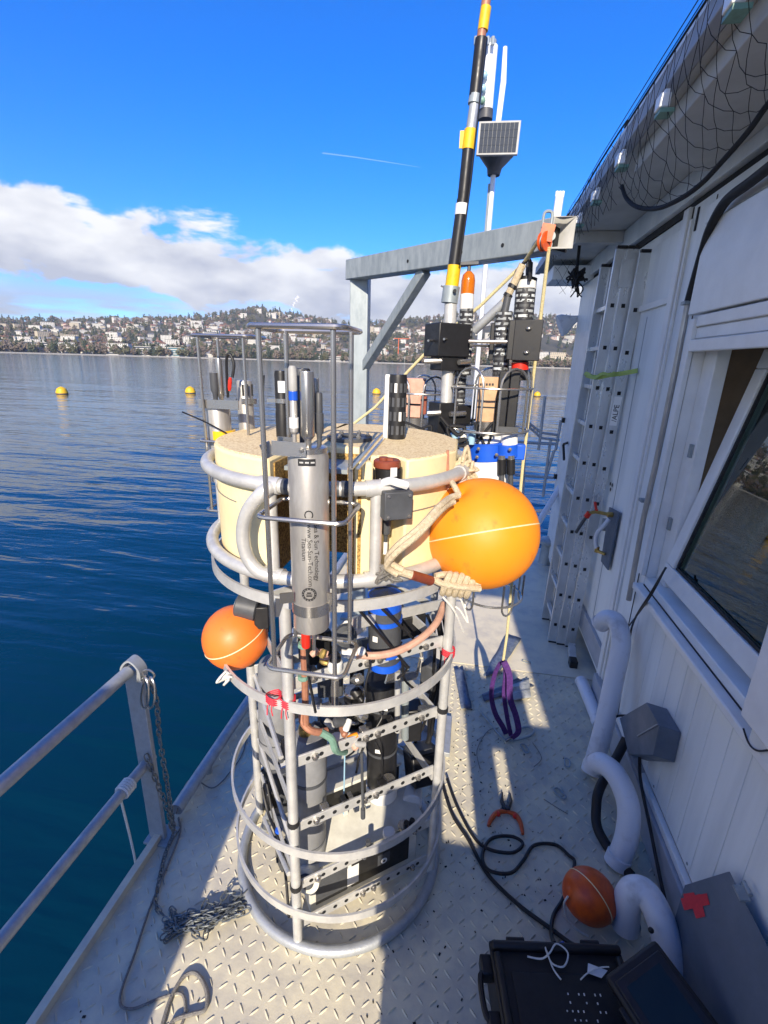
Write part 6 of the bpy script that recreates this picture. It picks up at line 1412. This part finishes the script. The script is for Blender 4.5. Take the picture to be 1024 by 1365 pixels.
obj('body', MB().cyl(wy(648, 148, .2), wy(655, 62, .2), 8.5*mm_, n=18), M_led, un); obj('green_base', MB().cyl(wy(647, 160, .2), wy(648, 147, .2), 9.5*mm_, n=18), M_dkgrey, un); obj('top_cap', MB().cyl(wy(655, 62, .2), wy(656, 54, .2), 6*mm_, n=14), M_galv, un)
for u, v in ((644, 118), (646, 100), (643, 134)): obj('blue_fitting', MB().sphere(wy(u, v, .12), 4.5*mm_, 10, 8), M_lblue if v != 134 else M_green, un)
for u in (650, 657, 634): obj('prong', MB().cyl(wy(u, 60, .1), wy(u+.5, 49, .1), 2.4*mm_, n=8), M_galv, un)
# ================================================================== FAR END OF THE DECK
sr = thing('stern_railing', 'dark tube railing with a sloping gate at the far end of the deck', 'railing', at_y(730, 640, 5.45))
def fy(u, v, y=5.5): return at_y(u, v, y)
for a, b in (((686, 589), (744, 592)), ((686, 633), (738, 637)), ((734, 586), (724, 662)), ((727, 528), (718, 600)), ((739, 600), (727, 640)), ((748, 560), (741, 600)), ((700, 589), (697, 660))): obj('tube', MB().cyl(fy(*a), fy(*b), .016, n=8), M_rail, sr)
obj('sloping_frame', MB().tube([fy(703, 562), fy(722, 577), fy(746, 580)], .014, 8), M_rail, sr); obj('sloping_frame', MB().tube([fy(704, 568), fy(722, 584), fy(746, 587)], .014, 8), M_rail, sr)
for t in (.2, .45, .7, .95): obj('grate_bar', MB().cyl(fy(703, 562).lerp(fy(722, 577), t), fy(704, 568).lerp(fy(722, 584), t), .008, n=6), M_rail, sr)
tag(obj('mooring_bollard', MB().lathe([(.09, 0), (.08, .02), (.07, .22), (.11, .24), (.11, .27), (.08, .29)], V((.98, 5.15, .004)), n=18), M_galv, None, origin=(.98, 5.15, 0)), 'pale round bollard on the far end of the deck', 'bollard')
tag(obj('gang_pole', MB().cyl(at_y(713, 705, 4.6), at_y(752, 640, 5.2), .03, n=12).cyl(at_y(752, 640, 5.2), at_y(763, 600, 5.3), .03, n=12), M_pipe, None, origin=at_y(713, 705, 4.6)), 'pale blue white tube leaning between the big float and the ladder', 'pole')
HAZE = 0.0001
# ================================================================== LAKE AND FAR SHORE
def az_el(u, v): d = ray(u, v); return math.atan2(d.x, d.y), d.z/math.hypot(d.x, d.y)
def buoy(u, v, wpx, label):
    c = at_z(u, v, WZ); dist = c.length; r = wpx/2*(c.y/ray(u, v).y); t = thing('marker_buoy', label, 'buoy', c, 'yellow buoys on the lake')
    obj('float', MB().lathe([(r*.55, -.3*r), (r, 0), (r*1.02, .35*r), (r*.8, .95*r), (r*.35, 1.25*r), (.02, 1.35*r)], c, n=18), M_buoy, t); obj('waterline_band', MB().lathe([(r*1.03, -.05*r), (r*1.04, .14*r)], c, n=18), M_dkgrey, t)
buoy(83, 525, 14, 'yellow buoy alone on open water at the far left')
buoy(254, 524, 13, 'yellow buoy beside the left rear wire guard')
buoy(502, 525, 11, 'yellow buoy showing between the gantry post and the slotted tube')
buoy(716, 528, 9, 'yellow buoy right of the hooped guard near the cabin')
# terrain
R0, R1 = 950.0, 2400.0
SKY = [(-200, 428), (0, 430), (60, 428), (100, 432), (160, 429), (235, 427), (265, 424), (300, 420), (330, 416), (350, 414), (385, 421), (420, 428), (455, 433), (490, 434), (540, 429), (600, 424), (690, 421), (735, 424), (775, 430), (900, 440), (1100, 445)]
TAB = sorted(az_el(u, v) for u, v in SKY)
def skyel(a):
    if a <= TAB[0][0]: return TAB[0][1]
    for (a0, e0), (a1, e1) in zip(TAB, TAB[1:]):
        if a <= a1: return e0+(e1-e0)*(a-a0)/(a1-a0)
    return TAB[-1][1]
def hill(a, r):
    t = max(0.0, min(1.0, (r-R0-40)/(R1-R0-40))); s = t**1.15
    H = max(20, skyel(a)*R1+2); k = 1+.10*math.sin(a*21+r*.004)*(t*(1-t)*4)+.07*math.sin(a*47-r*.007)*(t*(1-t)*4)
    hgt = WZ+1.6+H*s*k
    if r > R1: hgt = WZ+1.6+H*max(.3, 1-(r-R1)/2600)
    return hgt
def tp(a, r): return V((r*math.sin(a), r*math.cos(a), hill(a, r)))
mb = MB(); NA, NR = 220, 34; rs = [R0-6, R0]+[R0+8+(R1-R0-8)*(i/24)**1.1 for i in range(25)]+[2500, 2700, 3000, 3400]
A0_, A1_ = math.radians(-78), math.radians(62)
for j, r in enumerate(rs):
    for i in range(NA+1):
        a = A0_+(A1_-A0_)*i/NA; p = tp(a, r)
        if j == 0: p.z = WZ-3
        mb.v.append(tuple(p))
for j in range(len(rs)-1):
    for i in range(NA): o = j*(NA+1)+i; mb.f.append((o, o+1, o+NA+2, o+NA+1)); mb.m.append(0)
M_hill = mat('winter_hillside', (.11, .10, .065), .95, 0, col2=(.055, .055, .035), vscale=.012, thresh=(.4, .62))
kind(obj('hillside', mb, M_hill))
M_quay = mat('quay_stone', (.34, .33, .31), .8, 0, var=.25, vscale=.3)
mb = MB()
for i in range(NA): a, b = A0_+(A1_-A0_)*i/NA, A0_+(A1_-A0_)*(i+1)/NA; p, q = tp(a, R0-8), tp(b, R0-8); mb.add([(p.x, p.y, WZ-1), (q.x, q.y, WZ-1), (q.x, q.y, WZ+1.9), (p.x, p.y, WZ+1.9), tuple(V((p.x, p.y, WZ+1.9))*1.012), tuple(V((q.x, q.y, WZ+1.9))*1.012)], [(0, 1, 2, 3), (3, 2, 5, 4)])
kind(obj('quay', mb, M_quay))
# houses
WALLS = [mat('house_white', (.60, .58, .52), .7), mat('house_cream', (.48, .42, .31), .7), mat('house_pale_pink', (.60, .46, .38), .7), mat('house_grey', (.42, .42, .42), .7)]
ROOFS = [mat('roof_brown', (.17, .09, .06), .8), mat('roof_red', (.27, .11, .07), .8), mat('roof_grey', (.17, .17, .18), .8)]
M_win = mat('far_window', (.05, .06, .08), .2); M_teal = mat('teal_glass', (.05, .16, .20), .15)
WN, RN = ['white', 'cream', 'pale pink', 'grey'], ['brown', 'red', 'grey']
def house_geo(w_, d_, h, flat):
    wl = MB().bb((-w_/2, -d_/2, -5), (w_/2, d_/2, h)); rf = MB(); wn = MB()
    if flat: rf.bb((-w_/2-.3, -d_/2-.3, h+.01), (w_/2+.3, d_/2+.3, h+.5))
    else:
        e = .6; rh = d_*.30; v = [(-w_/2-e, -d_/2-e, h), (w_/2+e, -d_/2-e, h), (w_/2+e, d_/2+e, h), (-w_/2-e, d_/2+e, h), (-w_/2+d_*.2, 0, h+rh), (w_/2-d_*.2, 0, h+rh)]
        rf.add(v, [(0, 1, 5, 4), (2, 3, 4, 5), (1, 2, 5), (3, 0, 4), (3, 2, 1, 0)])
    fl = max(1, int(h/3)); nw = max(2, int(w_/3.6))
    for f in range(fl):
        for i in range(nw):
            x = -w_/2+(i+.5)*w_/nw; z = .9+f*3; wn.bb((x-.75, -d_/2-.06, z), (x+.75, -d_/2+.1, z+1.5)).bb((x-.75, d_/2-.1, z), (x+.75, d_/2+.06, z+1.5))
    return wl, rf, wn
def me_of(name, mbs, ms):
    allm = MB()
    for k, m_ in enumerate(mbs): allm.add(m_.v, m_.f, k)
    me = bpy.data.meshes.new(name); me.from_pydata(allm.v, [], allm.f)
    for q in ms: me.materials.append(q)
    me.polygons.foreach_set('material_index', allm.m); return me
protos = []; rh = random.Random(21)
for wi in range(4):
    for ri in range(3):
        w_, d_, h = rh.uniform(11, 19), rh.uniform(9, 12), rh.choice((6, 6, 9)); geo = house_geo(w_, d_, h, False)
        protos.append((wi, ri, me_of('house', geo, [WALLS[wi], ROOFS[ri], M_win]), geo, w_))
blocks = []
for wi in (0, 0, 1, 3):
    w_, d_, h = rh.uniform(26, 46), 13, rh.choice((12, 15, 18)); geo = house_geo(w_, d_, h, True); blocks.append((wi, 2, me_of('apartment_block', geo, [WALLS[wi], ROOFS[2], M_win]), geo, w_))
parts_cache = {}
ZN = [(60, 'at the far left'), (140, 'above the leftmost buoy'), (215, 'near the white offices'), (255, 'behind the left guard'), (330, 'between the two guards'), (400, 'under the wooded hilltop'), (468, 'behind the front guard'), (520, 'right of the gantry post'), (570, 'below the gantry brace'), (640, 'behind the cable mast'), (690, 'left of the plate clamp'), (9000, 'left of the cabin')]
def where(p, t):
    u, v = PXV(p); z = next(s for k, s in ZN if u < k)
    return ('by the water' if t < .04 else 'low on the hill' if t < .3 else 'halfway up the hill' if t < .65 else 'near the skyline')+' '+z
def place_parts(name, pr, p, rz, s, label, cat, group):
    t = thing(name, label, cat, p, group); t.rotation_euler = (0, 0, rz); t.scale = (s, s, s); key = id(pr[2])
    if key not in parts_cache:
        mm = []
        for nm, g, m_ in (('wall', pr[3][0], WALLS[pr[0]]), ('roof', pr[3][1], ROOFS[pr[1]])):
            me = bpy.data.meshes.new(nm); me.from_pydata(g.v, [], g.f); me.materials.append(m_); mm.append((nm, me, None))
        g = pr[3][2]
        for k in range(0, len(g.v), 8):
            c = sum((V(v) for v in g.v[k:k+8]), V((0, 0, 0)))/8
            if c.y > 0: continue
            if 'w' not in parts_cache:
                me = bpy.data.meshes.new('window'); b_ = MB().box((0, 0, 0), (1.5, .16, 1.5)); me.from_pydata(b_.v, [], b_.f); me.materials.append(M_win); parts_cache['w'] = me
            mm.append(('window', parts_cache['w'], c))
        parts_cache[key] = mm
    for nm, me, loc in parts_cache[key]:
        o = bpy.data.objects.new(nm, me); COL.objects.link(o); o.parent = t
        if loc is not None: o.location = loc
    return t
FA0, FA1 = az_el(-25, 470)[0], az_el(790, 470)[0]
spots = []; rh = random.Random(33)
for i in range(2300):
    a = rh.uniform(FA0, FA1); t = rh.random()**1.0; r = R0+25+(R1-R0-60)*t
    if t > .93 and rh.random() < .7: continue
    if t > .78 and rh.random() < .4: continue
    dens = .5+.5*math.sin(a*13+1.0)*math.sin(t*9+a*5)
    if rh.random() > .35+.65*dens: continue
    # meadow slope above the right end of the shore
    if a > az_el(700, 470)[0] and .14 < t < .42: continue
    spots.append((r, a, t))
spots.sort()
used = 0; rest = {}
for k, (r, a, t) in enumerate(spots):
    p = tp(a, r); rz = -a+rh.uniform(-.7, .7); big = rh.random() < (.10 if t < .5 else .16); s = rh.uniform(.7, 1.1)*(1+.18*t)
    pr = rh.choice(blocks) if big else rh.choice([q for q in protos if rh.random() < (1.0, .8, .35, .3)[q[0]]] or protos)
    if used < 296:
        used += 1; wn_, rn_ = WN[pr[0]], RN[pr[1]]
        if used < 70:
            place_parts('apartment_block' if big else 'house', pr, p, rz, s, f'{wn_} flat roofed apartment block '+where(p, t) if big else f'{wn_} {rn_} roofed house '+where(p, t), 'building' if big else 'house', 'buildings of the town across the lake')
        else:
            o = bpy.data.objects.new('apartment_block' if big else 'house', pr[2]); COL.objects.link(o); o.location = p; o.rotation_euler = (0, 0, rz); o.scale = (s, s, s)
            tag(o, f'{wn_} flat roofed apartment block '+where(p, t) if big else f'{wn_} {rn_} roofed house '+where(p, t), 'building' if big else 'house', 'buildings of the town across the lake')
    else:
        R_ = Matrix.Rotation(rz, 3, 'Z'); m_ = rest.setdefault(0, MB())
        for gi, g in enumerate(pr[3]):
            mi = (pr[0], 4+pr[1], 7)[gi]; m_.add([p + R_ @ (V(v)*s) for v in g.v], g.f, mi)
kind(obj('upper_town_houses', rest[0], WALLS+ROOFS+[M_win], sharp=0), 'stuff')
# long glass fronted offices on the shore
def office(label, u0, u1, floors, dr, gm):
    a0, a1 = az_el(u0, 470)[0], az_el(u1, 470)[0]; r = R0+18+dr; am = (a0+a1)/2; p = tp(am, r); w_ = (a1-a0)*r; t = thing('office_building', label, 'building', p, 'glass fronted offices on the far shore'); t.rotation_euler = (0, 0, -am)
    for f in range(floors):
        for nm, z0, z1, gr, m_ in (('floor_slab', 0, 1.5, .6, WALLS[0]), ('glass_band', 1.52, 3.6, 0, gm)):
            b_ = MB().bb((-w_/2-gr+f*1.2, -8-gr, z0+f*3.7-(3 if f == 0 and nm == 'floor_slab' else 0)), (w_/2+gr-f*.6, 8+gr, z1+f*3.7)); me = bpy.data.meshes.new(nm); me.from_pydata(b_.v, [], b_.f); me.materials.append(m_); o = bpy.data.objects.new(nm, me); COL.objects.link(o); o.parent = t
    b_ = MB().bb((-w_/2+2, -8.8, floors*3.7), (w_/2-2, 8.8, floors*3.7+.8)); me = bpy.data.meshes.new('roof'); me.from_pydata(b_.v, [], b_.f); me.materials.append(WALLS[0]); o = bpy.data.objects.new('roof', me); COL.objects.link(o); o.parent = t
office('long white office block with grey window bands on the far shore', 178, 216, 4, 10, M_win)
office('white office block with teal glass on the far shore behind the left wire guard', 222, 251, 4, 4, M_teal)
office('low pale pavilion on the quay in front of the offices', 142, 178, 1, 0, M_win)
office('stepped white terrace block near the left end of the far shore', 30, 66, 4, 60, M_win)
office('long low white hall on the shore right of the front wire guard', 420, 470, 2, 4, M_win)
# trees
M_bark = mat('bark', (.07, .055, .04), .9)
def leafy(name, cols, seed, n=46, shape='round'):
    rt = random.Random(seed); mb = MB(); mb.lathe([(.35, -3), (.28, 2.5), (.12, 7)], n=5, mi=0)
    for k in range(4):
        an = rt.uniform(0, 6.28); mb.cyl((0, 0, 3+k*.8), (math.cos(an)*2, math.sin(an)*2, 5.5+k), .12, .05, 4, 0)
    for i in range(n):
        if shape == 'cone':
            z = 1.5+11.5*rt.random()**1.2; R = 3.0*(1-(z-1.5)/12.5)*rt.uniform(.4, 1)
        else:
            u = rt.uniform(-1, 1); z = 6.2+3.9*u; R = 4.2*math.sqrt(max(0, 1-u*u))*rt.uniform(.35, 1.05)
        an = rt.uniform(0, 6.28); c = V((R*math.cos(an), R*math.sin(an), z)); s = rt.uniform(.7, 1.6)*(.8 if shape == 'cone' else 1)
        d1 = V((rt.gauss(0, 1), rt.gauss(0, 1), rt.gauss(0, 1))).normalized(); d2 = d1.orthogonal().normalized(); d3 = d1.cross(d2)
        mb.add([c+d1*s, c+d2*s, c-d1*s, c-d2*s, c+d3*s*.8, c-d3*s*.8], [(0, 1, 4), (1, 2, 4), (2, 3, 4), (3, 0, 4), (1, 0, 5), (2, 1, 5), (3, 2, 5), (0, 3, 5)], 1+i % 2)
    me = bpy.data.meshes.new(name); me.from_pydata(mb.v, [], mb.f); me.materials.append(M_bark)
    for c in cols: me.materials.append(c)
    me.polygons.foreach_set('material_index', mb.m); return me, mb
F = lambda n_, c: mat(n_, c, .9)
KINDS = [('conifer', 'dark green conifer', [F('conifer_dark', (.035, .052, .032)), F('conifer_mid', (.055, .075, .045))], 'cone'),
         ('bare_tree', 'brown leafless tree', [F('twigs_brown', (.15, .115, .085)), F('twigs_grey', (.19, .155, .12))], 'round'),
         ('bushy_tree', 'olive green bushy tree', [F('olive_dark', (.085, .09, .045)), F('olive_light', (.12, .115, .06))], 'round')]
TM = [[leafy(k[0], k[2], 50+7*i+j, shape=k[3]) for j in range(3)] for i, k in enumerate(KINDS)]
rt = random.Random(77); tsp = []
for i in range(3300):
    a = rt.uniform(FA0, FA1); t = rt.random()**1.25; r = R0+6+(R1-R0-6)*t
    if rt.random() < .14: r = R0+rt.uniform(4, 45); t = 0.01
    if rt.random() < .16: t = rt.uniform(.86, 1.02); r = R0+(R1-R0)*t
    if a > az_el(700, 470)[0] and .14 < t < .42 and rt.random() < .7: continue
    tsp.append((r, a, t))
tsp.sort(); st_ = MB(); n_ = 0; allm = [M_bark]+[c for k in KINDS for c in k[2]]
for r, a, t in tsp:
    ki = rt.choices((0, 1, 2), (.36, .36, .28))[0]; me, g = rt.choice(TM[ki]); p = tp(a, r); s = rt.uniform(.8, 1.7)*(1+.35*t); rz = rt.uniform(0, 6.28)
    if n_ < 290:
        n_ += 1; o = bpy.data.objects.new(KINDS[ki][0], me); COL.objects.link(o); o.location = p; o.rotation_euler = (0, 0, rz); o.scale = (s, s, s); tag(o, ('small ' if s < .9 else 'large ' if s > 1.2 else '')+KINDS[ki][1]+' '+where(p, t), 'tree', 'trees along the far shore')
    else:
        R_ = Matrix.Rotation(rz, 3, 'Z'); o_ = len(st_.v); st_.v += [tuple(p + R_ @ (V(v)*s)) for v in g.v]; st_.f += [tuple(o_+i for i in f) for f in g.f]; st_.m += [0 if m_ == 0 else 2*ki+m_ for m_ in g.m]
kind(obj('hillside_woods', st_, allm, sharp=0), 'stuff')
hz = MB().bb((-4200, -300, WZ-9), (3600, 3700, 420)); hm = bpy.data.materials.new('pale_air'); hm.use_nodes = True; ht_ = hm.node_tree; ht_.nodes.clear()
ho = ht_.nodes.new('ShaderNodeOutputMaterial'); hv = ht_.nodes.new('ShaderNodeVolumePrincipled'); hv.inputs['Density'].default_value = HAZE; hv.inputs['Color'].default_value = (.86, .92, 1, 1); hv.inputs['Anisotropy'].default_value = .2
ht_.links.new(hv.outputs[0], ho.inputs['Volume'])
if HAZE: kind(obj('haze', hz, hm, sharp=0), 'stuff')
# tower crane, sail boat, steam, contrail
a_, _ = az_el(531, 470); r = R0+140; b_ = tp(a_, r); tc_ = thing('tower_crane', 'thin orange tower crane among the houses right of the gantry post', 'crane', b_); tc_.rotation_euler = (0, 0, -a_)
def raw(name, mb, m, par):
    me = bpy.data.meshes.new(name); me.from_pydata([tuple(v) for v in mb.v], [], mb.f); me.materials.append(m); o = bpy.data.objects.new(name, me); COL.objects.link(o); o.parent = par; return o
raw('mast', MB().box((0, 0, 18), (1.6, 1.6, 46)), M_orange2, tc_); raw('jib', MB().box((6, 0, 41.5), (34, 1.2, 1.2)), M_orange2, tc_); raw('counterweight', MB().box((-11, 0, 39.8), (3, 1.5, 2)), WALLS[3], tc_)
a_, _ = az_el(769, 480); c = V((math.sin(a_)*420, math.cos(a_)*420, WZ)); sb_ = thing('sail_boat', 'tiny white sail boat beside the cabin corner near the right shore', 'boat', c)
raw('sail', MB().add([(0, 0, 1.2), (3.2, .3, 1.2), (.4, .1, 9.5), (0, .2, 1.2)], [(0, 1, 2), (1, 3, 2)]), M_led, sb_); raw('hull', MB().add([(-3.5, 0, .9), (0, -1.1, .9), (3.5, -.6, .9), (3.5, .6, .9), (0, 1.1, .9), (-2.8, 0, -.2), (3.2, 0, -.2)], [(0, 1, 2, 3, 4), (0, 5, 1), (1, 5, 6, 2), (2, 6, 3), (3, 6, 5, 4), (4, 5, 0)]), M_led, sb_); raw('boom', MB().box((1.6, .1, 1.1), (3.4, .1, .1)), M_dkgrey, sb_)
M_steam = mat('steam', (.9, .9, .9), 1.0, alpha=.28)
mb = MB(); rr = random.Random(8)
for i in range(9):
    u, v = 387+i*1.2+rr.uniform(-1, 1.5), 417-i*2.6; p = CAMPOS+ray(u, v).normalized()*2600; mb.sphere(p, (3+i*.7), 8, 6)
o = obj('steam_plume', mb, M_steam, None, origin=CAMPOS+ray(388, 415).normalized()*2600); tag(o, 'small white steam plume rising behind the hilltop', 'steam'); kind(o, 'stuff')
M_trail = mat('contrail_vapour', (.9, .92, .95), 1.0, alpha=.07)
pts = [CAMPOS+ray(u, v).normalized()*16000 for u, v in ((430, 204), (470, 209), (510, 215), (560, 223))]
o = obj('contrail', MB().tube(pts, [18, 16, 12, 3], 6), M_trail, None, origin=pts[0]); tag(o, 'thin white contrail crossing the blue sky', 'contrail'); kind(o, 'stuff')
# ================================================================== BEHIND THE PHOTOGRAPHER: unseen boxes added to shade the near deck
ab = thing('deck_shade_blocker', 'added unseen grey shade locker on the deck behind the viewpoint', 'blocker', (.45, -.6, 0))
obj('body', MB().bb((.02, -.8, 0), (.98, -.4, 1.02)), M_boxgrey, ab, bev=.01); obj('lid', MB().bb((0.0, -.82, 1.022), (.99, -.38, 1.05)), M_boxgrey, ab, bev=.004)
pl2 = thing('left_shade_blocker', 'added unseen tall shade locker at the left deck edge behind the viewpoint', 'blocker', (-1.05, -1.2, 0))  # added out of view to keep the left deck strip in shade
obj('body', MB().bb((-1.235, -1.6, 0), (-.70, -1.2, 2.2)), M_boxgrey, pl2, bev=.01); obj('door', MB().bb((-1.2, -1.198, .1), (-.8, -1.19, 2.1)), M_skirt, pl2)

cr_ = thing('shade_block_stack', 'uneven unseen stack of shade crates on the locker behind the viewpoint', 'blockers', (.7, -.6, 1.05))  # unseen boxes with gaps, shaped to cast broken shade on the deck
for a_, b_ in (((-.03, -.68, 1.051), (.23, -.5, 1.53)), ((.40, -.7, 1.051), (.53, -.5, 1.80)), ((.605, -.72, 1.051), (.79, -.5, 1.82)), ((.53, -.68, 1.051), (.605, -.5, 1.26)), ((.53, -.68, 1.50), (.605, -.5, 1.76)), ((.79, -.7, 1.051), (.98, -.5, 1.55))): obj('crate', MB().bb(a_, b_), M_boxgrey, cr_, bev=.012)
for o in bpy.data.objects:                                    # bolt heads, holes and print too small to pick apart stay joined
    if o.type == 'MESH' and o.parent is not None and o.name.split('.')[0] in ('bolt', 'bolt_hole', 'slot', 'light_slot', 'key_mark', 'print_mark', 'label_print', 'emblem_dots', 'emblem_bars', 'star_spot', 'rubber_band', 'binding', 'door_seam'): o['kind'] = 'stuff'
